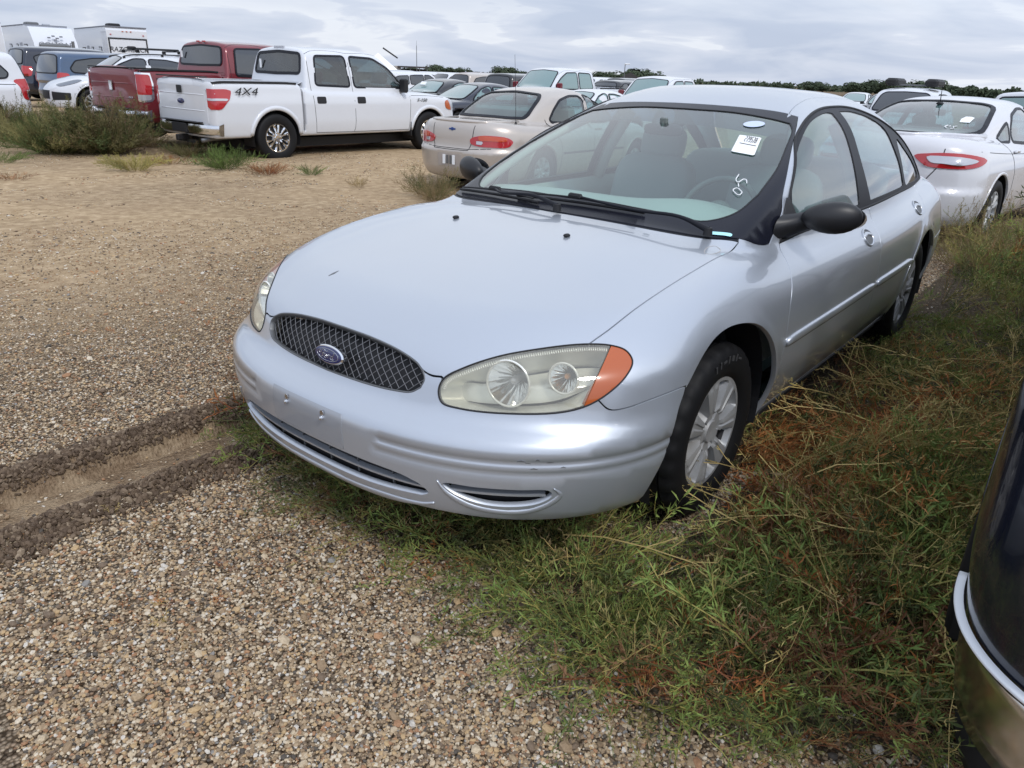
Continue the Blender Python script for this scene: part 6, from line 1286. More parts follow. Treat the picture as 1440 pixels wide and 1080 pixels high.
def stone_material(name, stops, rough=.8):
    m = mat(name, (.3, .25, .2), rough, spec=.35); at = nd(m, 'ShaderNodeAttribute', attribute_name='val', attribute_type='INSTANCER'); n = noise(m, 2.5, 4, .6, nd(m, 'ShaderNodeTexCoord').outputs['Object'])
    c = ramp(m, at.outputs['Fac'], stops, 'CONSTANT').outputs[0]; lk(m, mixc(m, .35, c, ramp(m, n.outputs[0], [(.35, (.25, .22, .18)), (.65, (1, 1, 1))]).outputs[0], 'MULTIPLY'), bsdf(m).inputs['Base Color']); return m
def build_gravel():
    r = np.random.RandomState(3)
    # density falls off with distance from the viewpoint; only ground the photograph can see
    n = 420000; cx, cy = 3.75, 1.81; rho = .9+r.rand(n)**1.05*7.6; az = math.radians(218.5)+(r.rand(n)-.5)*1.45; x = cx+rho*np.cos(az); y = cy+rho*np.sin(az)
    keep = r.rand(n) < np.clip(1.15-.10*rho, .12, 1)*(1-.80*sandy(x, y))*(1-.93*np.clip(rut_wet(x, y)*1.4, 0, 1))*(1-.88*np.clip(weedy(x, y)*1.3, 0, 1))
    keep &= ~((np.abs(y) < .80) & (x < 2.0) & (x > -2.4)) & (rho > 1.0); x, y, rho = x[keep], y[keep], rho[keep]; n = len(x)
    s = (.0026+.0040*r.rand(n)**2.2)*(1+.045*rho); b = r.rand(n) < .012; s = np.where(b, s*(1.5+1.1*r.rand(n)), s); S = np.stack([s*(.8+.6*r.rand(n)), s*(.7+.5*r.rand(n)), s*(.45+.35*r.rand(n))], 1)
    P = np.stack([x, y, ground_h(x, y)+s*.42], 1); R_ = np.stack([(r.rand(n)-.5)*.9, (r.rand(n)-.5)*.9, r.rand(n)*6.3], 1)
    g = stone_material('pebbles', [(0, (.42, .31, .195)), (.20, (.31, .22, .135)), (.36, (.56, .45, .31)), (.50, (.20, .145, .10)), (.60, (.66, .57, .44)), (.68, (.36, .20, .11)), (.74, (.10, .085, .07)), (.81, (.50, .35, .19)), (.92, (.62, .57, .50)), (.955, (.27, .255, .235)), (.98, (.42, .24, .13))])
    stone_cloud('gravel', P, S, R_, r.rand(n), g, bumpy=.28, subdiv=0)
    n = 110000; rho = 5.0+r.rand(n)**.8*13; az = math.radians(225)+(r.rand(n)-.5)*1.2; x = cx+rho*np.cos(az); y = cy+rho*np.sin(az); k = r.rand(n) < .9-.45*sandy(x, y); k &= fbm(x*1.7, y*1.7, 3, 91) > .45; x, y = x[k], y[k]; n = len(x); s = .005+.010*r.rand(n)**3
    P = np.stack([x, y, ground_h(x, y)+s*.2], 1); stone_cloud('scattered_stones', P, np.stack([s*(.8+.6*r.rand(n)), s*(.7+.5*r.rand(n)), s*.5], 1), np.stack([0*x, 0*x, r.rand(n)*6.3], 1), r.rand(n), g, bumpy=.28, subdiv=0)
    # damp clods thrown up along the wheel track
    n = 130000; x = 1.0+r.rand(n)*3.2; y = -1.75+r.rand(n)*1.5; k = r.rand(n) < clod_zone(x, y); x, y = x[k], y[k]; n = len(x); s = .0035+.009*r.rand(n)**2.5; S = np.stack([s*(.8+.7*r.rand(n)) for _ in range(2)]+[s*(.5+.4*r.rand(n))], 1)
    P = np.stack([x, y, ground_h(x, y)+s*.45+.004], 1); stone_cloud('mud_clods', P, S, r.rand(n, 3)*6.3, r.rand(n), stone_material('clods', [(0, (.10, .068, .045)), (.4, (.15, .105, .07)), (.75, (.20, .145, .098)), (.95, (.3, .23, .16))], .85), bumpy=.4, subdiv=0)
# ------------------------------------------------------------------ weeds
def leaf_strips(A, B, w, nrm_rand):
    """narrow folded leaves from A to B: two triangles each"""
    d = B-A; s = np.cross(d, nrm_rand); s /= np.maximum(np.linalg.norm(s, axis=1, keepdims=True), 1e-9); M_ = A*.55+B*.45+np.cross(s, d)*.10; w = w[:, None]
    V = np.stack([A, M_-s*w*.5, M_+s*w*.5, B], 1).reshape(-1, 3); b = np.arange(len(A))[:, None]*4; return V, np.concatenate([b+[0, 1, 2], b+[1, 3, 2]], 1).reshape(-1, 3)
def strip_stems(A, B, w, rnd):
    d = B-A; s = np.cross(d, rnd); s /= np.maximum(np.linalg.norm(s, axis=1, keepdims=True), 1e-9); w = w[:, None]
    V = np.stack([A-s*w, A+s*w, B+s*w, B-s*w], 1).reshape(-1, 3); b = np.arange(len(A))[:, None]*4; return V, np.concatenate([b+[0, 1, 2], b+[0, 2, 3]], 1).reshape(-1, 3)
def tube_strips(A, B, ra, rb):
    """three-sided stems from A to B"""
    d = B-A; d /= np.maximum(np.linalg.norm(d, axis=1, keepdims=True), 1e-9); a = np.where(np.abs(d[:, 2:]) < .8, [[0, 0, 1.]], [[1., 0, 0]]); u = np.cross(d, a); u /= np.linalg.norm(u, axis=1, keepdims=True); w = np.cross(d, u); V = []
    for P, rr in ((A, ra), (B, rb)):
        for k in range(3): t = 2*PI*k/3; V.append(P+(u*math.cos(t)+w*math.sin(t))*rr[:, None])
    V = np.stack(V, 1).reshape(-1, 3); b = np.arange(len(A))[:, None]*6; F = np.concatenate([np.concatenate([b+[k, (k+1) % 3, 3+(k+1) % 3], b+[k, 3+(k+1) % 3, 3+k]], 1) for k in range(3)], 1).reshape(-1, 3); return V, F
def sprig(seed, arch=.5, twigs=11, leaves=8, leafL=.092, leafw=.0135, up=.5, twl=.36, stw=1.):
    """one branch growing along +x (unit length); returns vertices, faces, kind (0 stem, 1 leaf)"""
    r = np.random.RandomState(seed); n = 5; t = np.linspace(0, 1, n+1); P = np.stack([t, .10*np.sin(t*3+seed)*t, up*t-arch*t*t], 1); P[:, 1:] += r.randn(n+1, 2)*.012
    A = []; B = []; LA = []; LB = []
    for k in range(twigs):
        f = .10+.88*(k+r.rand()*.6)/twigs; p = np.array([np.interp(f, t, P[:, i]) for i in range(3)]); a = r.rand()*6.3; dirv = np.array([.75, .72*math.cos(a), .55*math.sin(a)+.12]); dirv /= np.linalg.norm(dirv); l = twl*(1-.6*f)*(.65+.6*r.rand())
        m = 2; q = [p]
        for j in range(m): dirv = dirv+np.array([.12, .0, .16])+r.randn(3)*.12; dirv /= np.linalg.norm(dirv); q.append(q[-1]+dirv*l/m)
        q = np.array(q); A.append(q[:-1]); B.append(q[1:])
        for j in range(leaves):
            g = (j+.5+r.rand()*.5)/leaves; pt = np.array([np.interp(g*m, range(m+1), q[:, i]) for i in range(3)]); dv = np.array([r.randn()*.55+.6, r.randn()*.7, r.randn()*.6+.3]); dv /= np.linalg.norm(dv); LA.append(pt); LB.append(pt+dv*leafL*(.5+.9*r.rand()))
    A, B = np.vstack(A), np.vstack(B); LA, LB = np.array(LA), np.array(LB)
    v1, f1 = tube_strips(P[:-1], P[1:], np.linspace(.0075, .003, n)*stw, np.linspace(.0068, .002, n)*stw); v3, f3 = strip_stems(A, B, np.full(len(A), .0034*stw), r.randn(len(A), 3)); v2, f2 = leaf_strips(LA, LB, leafw*(.7+.6*r.rand(len(LA))), r.randn(len(LA), 3))
    return np.vstack([v1, v3, v2]), np.vstack([f1, f3+len(v1), f2+len(v1)+len(v3)]), np.r_[np.zeros(len(v1)+len(v3)), np.ones(len(v2))]
def weed_material():
    m = mat('weed', (.08, .1, .04), .65, spec=.25); at = nd(m, 'ShaderNodeAttribute', attribute_name='tint'); b = bsdf(m); lk(m, at.outputs['Color'], b.inputs['Base Color'])
    tr = nd(m, 'ShaderNodeBsdfTranslucent'); lk(m, at.outputs['Color'], tr.inputs[0]); mx = nd(m, 'ShaderNodeMixShader'); mx.inputs[0].default_value = .12; lk(m, b.outputs[0], mx.inputs[1]); lk(m, tr.outputs[0], mx.inputs[2]); lk(m, mx.outputs[0], m.node_tree.nodes['Material Output'].inputs[0]); return m
WM = weed_material()
class Plants:
    def __init__(s): s.V = []; s.F = []; s.T = []; s.n = 0
    def place(s, tpl, pos, az, scale, roll, stem, leaf, pitch=0.):
        v, f, k = tpl; c, s_ = math.cos(roll), math.sin(roll); q = v*scale; q = np.stack([q[:, 0], q[:, 1]*c-q[:, 2]*s_*.0, q[:, 2]+q[:, 1]*s_*.3], 1)
        cp, sp = math.cos(pitch), math.sin(pitch); q = np.stack([q[:, 0]*cp-q[:, 2]*sp, q[:, 1], q[:, 0]*sp+q[:, 2]*cp], 1); ca, sa = math.cos(az), math.sin(az); q = np.stack([q[:, 0]*ca-q[:, 1]*sa, q[:, 0]*sa+q[:, 1]*ca, q[:, 2]], 1)+pos
        s.V.append(q); s.F.append(f+s.n); s.n += len(q); s.T.append(np.where(k[:, None] > .5, leaf, stem))
    def build(s, name, lift=True):
        V = np.vstack(s.V)
        if lift: g = ground_h(V[:, 0], V[:, 1]); V[:, 2] = np.maximum(V[:, 2], g+.004)
        o = mesh_obj(name, V, np.vstack(s.F), WM, smooth=False); T = np.ones((len(V), 4), np.float32); T[:, :3] = np.vstack(s.T); a = o.data.color_attributes.new('tint', 'FLOAT_COLOR', 'POINT'); a.data.foreach_set('color', T.ravel()); return o
GREEN = np.array([.155, .225, .058]); DARKG = np.array([.078, .102, .034]); YEL = np.array([.42, .37, .11]); RED = np.array([.22, .075, .035]); STRAW = np.array([.60, .45, .18]); TAN = np.array([.34, .25, .13]); OLIVE = np.array([.185, .175, .068]); RUST = np.array([.42, .16, .05])
def build_weeds():
    r = np.random.RandomState(11); tpl = [sprig(i, arch=.45+.2*(i % 3), up=.42+.18*(i % 2)) for i in range(8)]; dry = [sprig(40+i, arch=.5, up=.40, twigs=13, leaves=6, leafL=.035, leafw=.006, twl=.20, stw=.6) for i in range(4)]
    W = Plants(); n = 0
    # plants: near ones detailed, thinning out further along the car
    pts = []
    for _ in range(16000):
        if len(pts) > 620: break
        x = 2.45-r.rand()**1.3*9.5; y = -1.15+r.rand()*3.6 if x > -2 else .9+r.rand()*6.5
        if r.rand() > weedy(np.array([x]), np.array([y]))[0]: continue
        if -2.7 < x < 2.2 and abs(y) < (.74 if x < .92 and y > 0 else 1.0) and not (x > 1.9 or (x > 1.68 and y < .55)): continue
        if 1.0 < x < 1.78 and .6 < y < .98: continue
        dmin = (.095 if x > .3 else .14) if x > -1 else .20
        if any((x-a)**2+(y-b)**2 < dmin**2 for a, b in pts): continue
        if x < -4.6 and y < 1.2: continue
        if -3.4 < x < 2.2 and y > 1.72+.0*x and x > -3: 
            if r.rand() < .8: continue
        pts.append((x, y))
    for (x, y) in pts:
        z = float(ground_h(np.array([x]), np.array([y]))[0]); near = x > -2.2; edge = weedy(np.array([x+.25]), np.array([y]))[0] < .5
        red = fbm(np.array([x*1.3]), np.array([y*1.3]), 3, 61)[0]; band = max(math.exp(-((x-.75)/.65)**2-((y-1.05)/.34)**2), .8*math.exp(-((x+.3)/.7)**2-((y-1.35)/.28)**2))
        front = x > 1.85 and y < .62
        k = (12 if x > .8 else 10 if x > .2 else 7 if near else 6); sc0 = (.27+.18*r.rand())*(1. if near else 1.35)
        if front: sc0 *= .62+.25*r.rand(); k = 9
        if edge: sc0 *= .95
        for j in range(k):
            az = 2*PI*j/k+r.rand()*.6; u = r.rand()
            if u < .54-.2*band: leaf = GREEN*(1-.0)+YEL*.2*r.rand(); stem = YEL*.8
            elif u < .78-.2*band: leaf = DARKG; stem = OLIVE
            elif u < .92: leaf = OLIVE+YEL*.2; stem = STRAW*.8
            else: leaf = TAN if r.rand() < .5 else RUST*.8; stem = STRAW if r.rand() < .5 else RED*1.4
            if red > .56 and r.rand() < .35: leaf = RED*.5+TAN*.35; stem = RED
            if band > .3 and r.rand() < .62: leaf = RUST*(.7+.5*r.rand())+TAN*.25; stem = STRAW if r.rand() < .6 else RUST*1.5
            dr = r.rand() < .16+.3*band; t_ = dry[r.randint(4)] if dr else tpl[r.randint(8)]
            p_ = r.rand()*.55 if near else .15+r.rand()*.75
            if x > 1.7 and y < 1.1: p_ *= .5
            sc1 = sc0*(.7+.6*r.rand())
            # keep branches out of the car
            ex, ey = x+math.cos(az)*sc1, y+math.sin(az)*sc1
            if -2.6 < ex < 2.25 and -.86 < ey < .93 and x < 2.2 and abs(y) > .9: sc1 *= .35
            if x < .92 and y < 1.1 and ey < .92: az = abs(az % (2*PI)) if math.sin(az) > 0 else -az; sc1 *= .8
            if y < 1.12 and x < 2.0 and y+math.sin(az)*sc1 < .93: sc1 = min(sc1, max(.06, abs((.95-y)/min(-.05, math.sin(az)))))
            W.place(t_, np.array([x, y, z]), az, sc1, r.rand()*3, stem*(.75+.5*r.rand()), leaf*(.7+.6*r.rand()), p_)
    # long pale straw stems lying over the rest
    for _ in range(80):
        x = -.9+r.rand()*2.9; y = 1.0+r.rand()*.75; 
        if x > 1.9: y = .4+r.rand()*1.2
        W.place(dry[r.randint(4)], np.array([x, y, .05+.10*r.rand()]), r.rand()*6.3, .45+.35*r.rand(), r.rand()*3, STRAW*(.8+.4*r.rand()), YEL*.7+TAN*.4, .05+.25*r.rand())
    tag(W.build('weeds'), kind='stuff')
    # dead leaf litter and tiny seedlings over the gravel
    L = Plants(); tiny = [sprig(60+i, arch=.1, up=.5, twigs=5, leaves=5, leafL=.22, leafw=.05, twl=.5) for i in range(4)]
    for _ in range(420):
        rho = 1.0+r.rand()*5.5; az = math.radians(218)+(r.rand()-.5)*1.3; x, y = 3.75+rho*math.cos(az), 1.81+rho*math.sin(az)
        if rut_wet(np.array([x]), np.array([y]))[0] > .2 or (abs(y) < .9 and x < 2.1) or (fbm(np.array([x*1.1]), np.array([y*1.1]), 3, 71)[0] < .44): continue
        c = [RUST*1.3, TAN*1.2, RUST, STRAW*.8, RED*1.2][r.randint(5)]; z = float(ground_h(np.array([x]), np.array([y]))[0]); sc_ = .016+.022*r.rand()
        for j in range(4): L.place(tiny[r.randint(4)], np.array([x, y, z+.003]), j*1.57+r.rand(), sc_, 0, c*(.7+.5*r.rand()), c*(.8+.5*r.rand()), .1+r.rand()*.5)
    tag(L.build('leaf_litter'), kind='stuff')
def clump(name, label, cat, x, y, rad, hgt, n, cols, seed, grp=None, spread=1., stemc=None, cut=None):
    """one bush or tuft: many sprigs from a common root"""
    r = np.random.RandomState(seed); W = Plants(); tp = [sprig(seed*7+i, arch=.25, up=.25, twigs=14, leaves=9, leafL=.060, leafw=.011, twl=.42) for i in range(4)]
    for j in range(n):
        az = r.rand()*6.3; a = r.rand()**.6; el = math.atan2(hgt, rad)*0+ (1.45-1.25*a); rr = r.rand()*.35*rad; L = 1/math.sqrt((math.cos(el)/rad)**2+(math.sin(el)/hgt)**2)*(.6+.5*r.rand()); c = cols[r.randint(len(cols))]*(.7+.6*r.rand())
        W.place(tp[r.randint(4)], np.array([rr*math.cos(az), rr*math.sin(az)*spread, 0.]), az, L, r.rand()*3, (stemc if stemc is not None else c)*1.0, c, el)
    o = W.build(name, lift=False); V = np.empty(len(o.data.vertices)*3, np.float32); o.data.vertices.foreach_get('co', V); V = V.reshape(-1, 3); V[:, 2] = np.maximum(V[:, 2], .0); V[:, 1] *= spread; o.data.vertices.foreach_set('co', V.ravel()); o.data.update()
    o.location = (x, y, float(ground_h(np.array([x]), np.array([y]))[0])); return tag(o, label, cat, grp)
def build_bushes():
    cB = [OLIVE*.65, DARKG*.9, OLIVE*.5+TAN*.12, TAN*.4]; cO = [OLIVE*.8, OLIVE+TAN*.1, DARKG]; cG = [GREEN*.7, GREEN*.9, DARKG]; cY = [YEL*.8, OLIVE*1.3, YEL*.6+TAN*.3]; cR = [RUST*.6, RED*.7, TAN*.6, RUST*.8]
    B = 'bush'; g = 'tumbleweed bushes in front of the parked vehicles'
    clump('bush', 'dark olive tumbleweed bush against the corner of the white pickup tailgate', B, -2.55, -12.9, .95, .98, 250, cB, 1, g)
    clump('bush', 'light olive bush in the middle of the row, below the dark red tailgate', B, -1.95, -13.35, .95, .72, 200, cO, 2, g); clump('bush', 'brownish bush left of the light olive one, below the nose of the white crossover', B, -2.3, -14.7, 1.05, .50, 190, cO+cB, 3, g)
    clump('bush', 'dark brown-green bush in front of the white minivan at the left edge', B, -1.9, -16.6, 1.2, .70, 200, [OLIVE*.5+TAN*.2, DARKG, TAN*.4], 4, g); clump('bush', 'tall sparse stalks leaning over the white minivan bumper', B, -2.3, -16.1, .6, 1.0, 45, [TAN*.5, OLIVE*.6], 5, g)
    clump('bush', 'low bush filling the gap between the left bushes', B, -3.0, -15.9, .9, .42, 110, cB, 6, g)
    T = 'weed tuft'; g2 = 'weed tufts on the open dirt'
    clump('weed_tuft', 'low dark green tuft on the dirt at the far left', T, -.55, -12.2, .62, .16, 70, cG, 7, g2); clump('weed_tuft', 'yellow-green tuft on the dirt left of the white pickup wheel', T, -1.75, -10.1, .55, .24, 80, cY, 8, g2)
    clump('weed_tuft', 'bright green tuft touching the rear wheel of the white pickup', T, -2.95, -9.55, .55, .34, 90, cG, 9, g2); clump('weed_tuft', 'rust-coloured tuft just right of the bright green one', T, -3.05, -8.55, .50, .14, 80, cR, 10, g2)
    clump('weed_tuft', 'small green tuft at the end of the rusty patch', T, -3.55, -8.15, .28, .18, 45, cG, 12, g2); clump('weed_tuft', 'small tan dead tuft in the open dirt ahead of the champagne saloon', T, -3.2, -6.6, .22, .14, 26, [TAN*.8, STRAW*.6], 13, g2)
    clump('weed_tuft', 'scrubby weed under the rear bumper of the champagne saloon', T, -3.35, -5.35, .40, .42, 60, [OLIVE, DARKG, TAN*.6], 14, g2, stemc=TAN*.7); clump('weed_tuft', 'dry tuft below the champagne saloon plate', T, -3.1, -5.0, .35, .28, 45, [TAN*.7, OLIVE*.8], 15, g2)
    clump('weed_tuft', 'flat reddish patch of dead weed at the far left of the dirt', T, .0, -9.9, .5, .07, 50, cR, 16, g2); clump('weed_tuft', 'thin weeds under the towing hitch of the white pickup', T, -3.35, -11.4, .5, .35, 60, cB, 17, g2)
    clump('weed_tuft', 'tall pale seed stalks beside the champagne saloon window', T, -4.15, -4.55, .35, .95, 26, [TAN*.9, STRAW*.6, OLIVE], 18, g2, stemc=TAN); clump('weed_tuft', 'rusty weed in front of the tow hitch', T, -2.6, -10.6, .55, .12, 50, cR+cY, 19, g2)
    for i, (x, y, h) in enumerate(((-5.0, .75, .55), (-4.5, 1.15, .5), (-5.3, 1.5, .7), (-4.0, .9, .35), (-4.4, 1.9, .6))): clump('weed_tuft', ['green weed with upright seed spikes by the rear bumper of the white saloon', 'olive weed just left of the white saloon rear wheel', 'tall weed stalks before the white saloon rear wheel', 'low weed behind the silver car rear wheel', 'grassy weed at the right edge below the white saloon door'][i], T, x, y, .45, h, 70, [GREEN, OLIVE*1.2, YEL*.7, TAN*.6], 30+i, g2, stemc=TAN*.8)
# ------------------------------------------------------------------ far things
def at(az, d, z=None): a = math.radians(az); x, y = 3.75+d*math.cos(a), 1.81+d*math.sin(a); return (x, y, gz(x, y) if z is None else z)
def build_far(M):
    leafm = mat('far_foliage', (.03, .045, .02), .8, spec=.15); at_ = nd(leafm, 'ShaderNodeObjectInfo'); nn = noise(leafm, .9, 3, .6, gco(leafm)); lk(leafm, mixc(leafm, nn.outputs[0], (.040, .058, .040), (.085, .105, .060)), bsdf(leafm).inputs['Base Color']); bark = mat('bark', (.06, .045, .035), .9)  # distance haze is put into these lighter, bluer leaf colours
    vars_ = []
    for s in range(5):
        r = np.random.RandomState(200+s); cl = [(r.randn()*1.5, r.randn()*1.5, 2.6+r.rand()*2.6, .9+r.rand()*1.1) for _ in range(13)]; V = []; F = []
        for (a, b, c, q) in cl:
            m_ = 95; d = r.randn(m_, 3); d /= np.linalg.norm(d, axis=1)[:, None]; P = np.array([a, b, c])+d*q*(.75+.35*r.rand(m_, 1)); u = np.cross(d, r.randn(m_, 3)); u /= np.linalg.norm(u, axis=1)[:, None]; w = np.cross(d, u); sz = (.22+.25*r.rand(m_, 1)); k0 = sum(len(v) for v in V)
            V.append(np.stack([P-u*sz, P+w*sz*.8, P+u*sz, P-w*sz*.8+d*.1], 1).reshape(-1, 3)); F.append(k0+np.arange(m_)[:, None]*4+np.arange(4))
        me_o = mesh_obj('crown', np.vstack(V), np.vstack(F), leafm, smooth=False); b = MB(); b.tube([(0, 0, 0), (.1, .05, 1.5), (0, 0, 3.6)], [.22, .17, .08], 6); [b.tube([(0, 0, 1.8), (a*.6, q_*.6, c)], [.09, .03], 5) for (a, q_, c, _) in cl[:4]]; tr = b.obj('trunk', bark, None, smooth=True); vars_.append((me_o, tr))
    rr = random.Random(4); used = set()
    spec = [(-133.35, 290, .95), (-133.7, 300, .8), (-135.0, 280, 1.05), (-135.5, 290, 1.1), (-136.2, 285, 1.0), (-137.2, 285, 1.0), (-137.9, 290, .75), (-139.9, 280, 1.05), (-140.7, 285, 1.1), (-141.4, 300, .9),
            (-146.9, 230, .9), (-147.3, 220, .9), (-148.0, 230, .8), (-149.2, 190, 1.0), (-149.8, 180, 1.15), (-150.4, 190, 1.1), (-150.9, 200, .8), (-155.2, 260, .5), (-155.9, 260, .5), (-158.6, 250, .55), (-159.6, 245, .6), (-161.3, 230, .85), (-161.9, 225, .75), (-163.9, 210, .95), (-164.6, 215, .95), (-165.6, 205, .95), (-166.4, 210, 1.0), (-167.5, 200, 1.05), (-168.3, 195, 1.15)]
    ords = 'leftmost|second|third|fourth|fifth|sixth|seventh|eighth'.split('|'); labs = []
    for (n0, place) in ((7, 'dark tree in the clump beyond the nose of the white pickup'), (3, 'dark tree in the small clump above the champagne saloon'), (7, 'tree in the clump around the pale light pole'), (4, 'tree in the low row just above the silver car roof'), (8, 'tree in the row above the sport utility with roof boxes')):
        labs += ['%s %s' % (ords[q] if q == 0 else ords[q]+' from the left', place) for q in range(n0)]
    for i, (az, d, s) in enumerate(spec):
        cr, tk = vars_[i % 5]; t = thing('tree', labs[i], 'tree', at(az, d), rr.random()*6, 'trees on the horizon'); t.scale = (s*.95, s*.95, s*(.50+.14*rr.random()))
        for src in (cr, tk):
            if src.name not in used: c = src; used.add(src.name)
            else: c = src.copy(); C.objects.link(c)
            c.parent = t
    # the unbroken tree belt at the right
    V = []; F = []; r = np.random.RandomState(9); n = 9000; azs = -167.5-r.rand(n)*9.5; d = 235+r.rand(n)*25; top = 2.2-.10*(-167.5-azs)+1.8*fbm(azs*4, azs*0, 3, 5); a = np.radians(azs); P = np.stack([3.75+d*np.cos(a), 1.81+d*np.sin(a), -.35+r.rand(n)**.8*top], 1); dd = r.randn(n, 3); dd /= np.linalg.norm(dd, axis=1)[:, None]; u = np.cross(dd, r.randn(n, 3)); u /= np.linalg.norm(u, axis=1)[:, None]; w = np.cross(dd, u); sz = .25+.3*r.rand(n, 1)
    tag(mesh_obj('tree_belt', np.stack([P-u*sz, P+w*sz, P+u*sz, P-w*sz], 1).reshape(-1, 3), np.arange(n*4).reshape(-1, 4), leafm, smooth=False), kind='stuff')
    n = 4200; azs = -128-r.rand(n)*42; d = 320+r.rand(n)*30; top = 2.0+2.2*np.maximum(fbm(azs*1.5, azs*0, 3, 15)-.35, 0); a = np.radians(azs); P = np.stack([3.75+d*np.cos(a), 1.81+d*np.sin(a), -.35+r.rand(n)*top], 1); dd = r.randn(n, 3); dd /= np.linalg.norm(dd, axis=1)[:, None]; u = np.cross(dd, r.randn(n, 3)); u /= np.linalg.norm(u, axis=1)[:, None]; w = np.cross(dd, u); sz = .5+.6*r.rand(n, 1)
    tag(mesh_obj('scrub_line', np.stack([P-u*sz, P+w*sz*.6, P+u*sz, P-w*sz*.6], 1).reshape(-1, 3), np.arange(n*4).reshape(-1, 4), leafm, smooth=False), kind='stuff')
    # low shed building with a beige block at its end
    beige = mat('beige_wall', (.42, .38, .34), .8); dkr = mat('dark_roof', (.05, .045, .045), .7); br = mat('brown_wall', (.20, .14, .10), .8)
    def face(az): return math.radians(az)+PI      # looks back at the viewpoint
    b_ = thing('building', 'low open shed with a beige block at its right end, on the horizon', 'building', at(-133.2, 150), face(-133.2)); q = MB(); q.box((0, -2.8, 1.3), (5, 3.4, 2.6)); q.obj('wall', beige, b_); q = MB(); q.box((0, 1.2, 2.5), (6, 5.4, .25)); q.obj('roof', dkr, b_)
    for y in (-1.0, .8, 2.4, 3.8): q = MB(); q.box((2.7, y, 1.2), (.15, .15, 2.4)); q.obj('post', M['rimdark'], b_)
    q = MB(); q.box((-2.2, 1.2, 1.1), (.3, 5, 2.2)); q.obj('rear_wall', dkr, b_)
    h_ = thing('hut', 'small brown hut with a pitched roof between the far trees', 'hut', at(-149.0, 150), face(-149)); q = MB(); q.box((0, 0, 1.0), (3, 3.2, 2.0)); q.obj('wall', br, h_); q = MB(); q.add([(-1.8, -1.9, 2), (1.8, -1.9, 2), (1.8, 1.9, 2), (-1.8, 1.9, 2), (-1.8, 0, 3.0), (1.8, 0, 3.0)], [(0, 1, 5, 4), (2, 3, 4, 5), (1, 2, 5), (3, 0, 4), (3, 2, 1, 0)]); q.obj('roof', dkr, h_); q = MB(); q.box((1.52, .3, .9), (.04, .8, 1.8)); q.obj('door', M['black'], h_)
    def pole(lab, az, d, h, rad, lamp=False):
        o = thing('light_pole' if lamp else 'mast', lab, 'light pole' if lamp else 'mast', at(az, d), face(az)); q = MB(); q.tube([(0, 0, 0), (0, 0, h)], [rad, rad*.6], 6); q.obj('pole', M['rimdark'], o)
        q = MB(); q.box((0, .35, h), (.3, .9, .18), bev=.04) if lamp else q.tube([(0, 0, h), (0, 0, h+.5)], [rad*.3, rad*.2], 5); q.obj('lamp_head' if lamp else 'tip', M['paper'] if lamp else M['rimdark'], o)
    pole('thin grey mast rising beyond the nose of the white pickup', -133.95, 90, 4.4, .05); pole('pale light pole between the far trees', -148.6, 140, 4.2, .10, True)
    for i, (az, d, L_, lb) in enumerate(((-136.4, 95, 7.5, 'long white cargo trailer below the far trees, left one'), (-138.3, 100, 8.5, 'long white cargo trailer below the far trees, right one'))):
        o = thing('cargo_trailer', lb, 'trailer', at(az, d, -.3), face(az)+PI/2+.1, 'white trailers below the trees'); q = MB(); q.box((0, 0, 1.15), (L_, 2.2, 1.3), bev=.08); q.obj('body', M['white'], o); q = MB(); q.box((0, 0, .55), (L_*.95, 2.0, .2)); q.obj('chassis', M['black'], o); q = MB(); q.box((0, 1.11, 1.3), (L_*.96, .02, .08)); q.obj('stripe', M['rimdark'], o)
        for sx in (-1, 1): q = MB(); q.lathe([(.001, .1), (.35, .1), (.35, -.1)], (sx*.45, 1.0, .36), 'y', 14); q.obj('wheel', M['rubber'], o)
    o = thing('canopy', 'white pointed canopy with a dark slanted pole behind the white pickup cab', 'canopy', at(-131.3, 60), face(-131.3)); q = MB(); q.add([(-1.6, -1.6, 1.6), (1.6, -1.6, 1.6), (1.6, 1.6, 1.6), (-1.6, 1.6, 1.6), (0, .0, 2.9)], [(0, 1, 4), (1, 2, 4), (2, 3, 4), (3, 0, 4)]); q.obj('cover', M['paper'], o); q = MB(); q.tube([(0, 1.4, 2.6), (0, .35, 3.25)], .06, 6); [q.tube([(a, b, 0), (a, b, 1.6)], .03, 5) for a in (-1.5, 1.5) for b in (-1.5, 1.5)]; q.obj('pole', M['black'], o)
    # travel trailers
    dg = mat('graphic_grey', (.16, .17, .20), .5); lg = mat('graphic_light', (.42, .44, .48), .5)
    def prof_box(pr, w, x_is=True):
        """profile (x,z) extruded across y"""
        n = len(pr); V = [(x, s*w/2, z) for s in (-1, 1) for x, z in pr]; return V, [tuple(range(n))[::-1], tuple(range(n, 2*n))]+[(i, (i+1) % n, n+(i+1) % n, n+i) for i in range(n)]
    def rv(lab, az, d, rz, L_, H, nose=False, pos=None):
        e_ = at(pos[0], pos[1], -.3); o = thing('travel_trailer', lab, 'travel trailer', (e_[0]+pos[2]*math.cos(rz), e_[1]+pos[2]*math.sin(rz), -.3), rz); pr = [(-L_/2, .7), (L_/2-.2, .7), (L_/2, .95)]+([(L_/2, 2.0), (L_/2-.25, 2.7), (L_/2-1.1, H-.12), (L_/2-2.2, H)] if nose else [(L_/2, H-.6), (L_/2-.4, H)])+[(-L_/2+.15, H), (-L_/2, H-.2)]
        q = MB(); q.add(*prof_box(pr, 2.5)); q.obj('body', M['white'], o, auto=30); q = MB(); q.box((0, 0, .6), (L_*.9, 2.2, .25)); q.obj('chassis', M['black'], o)
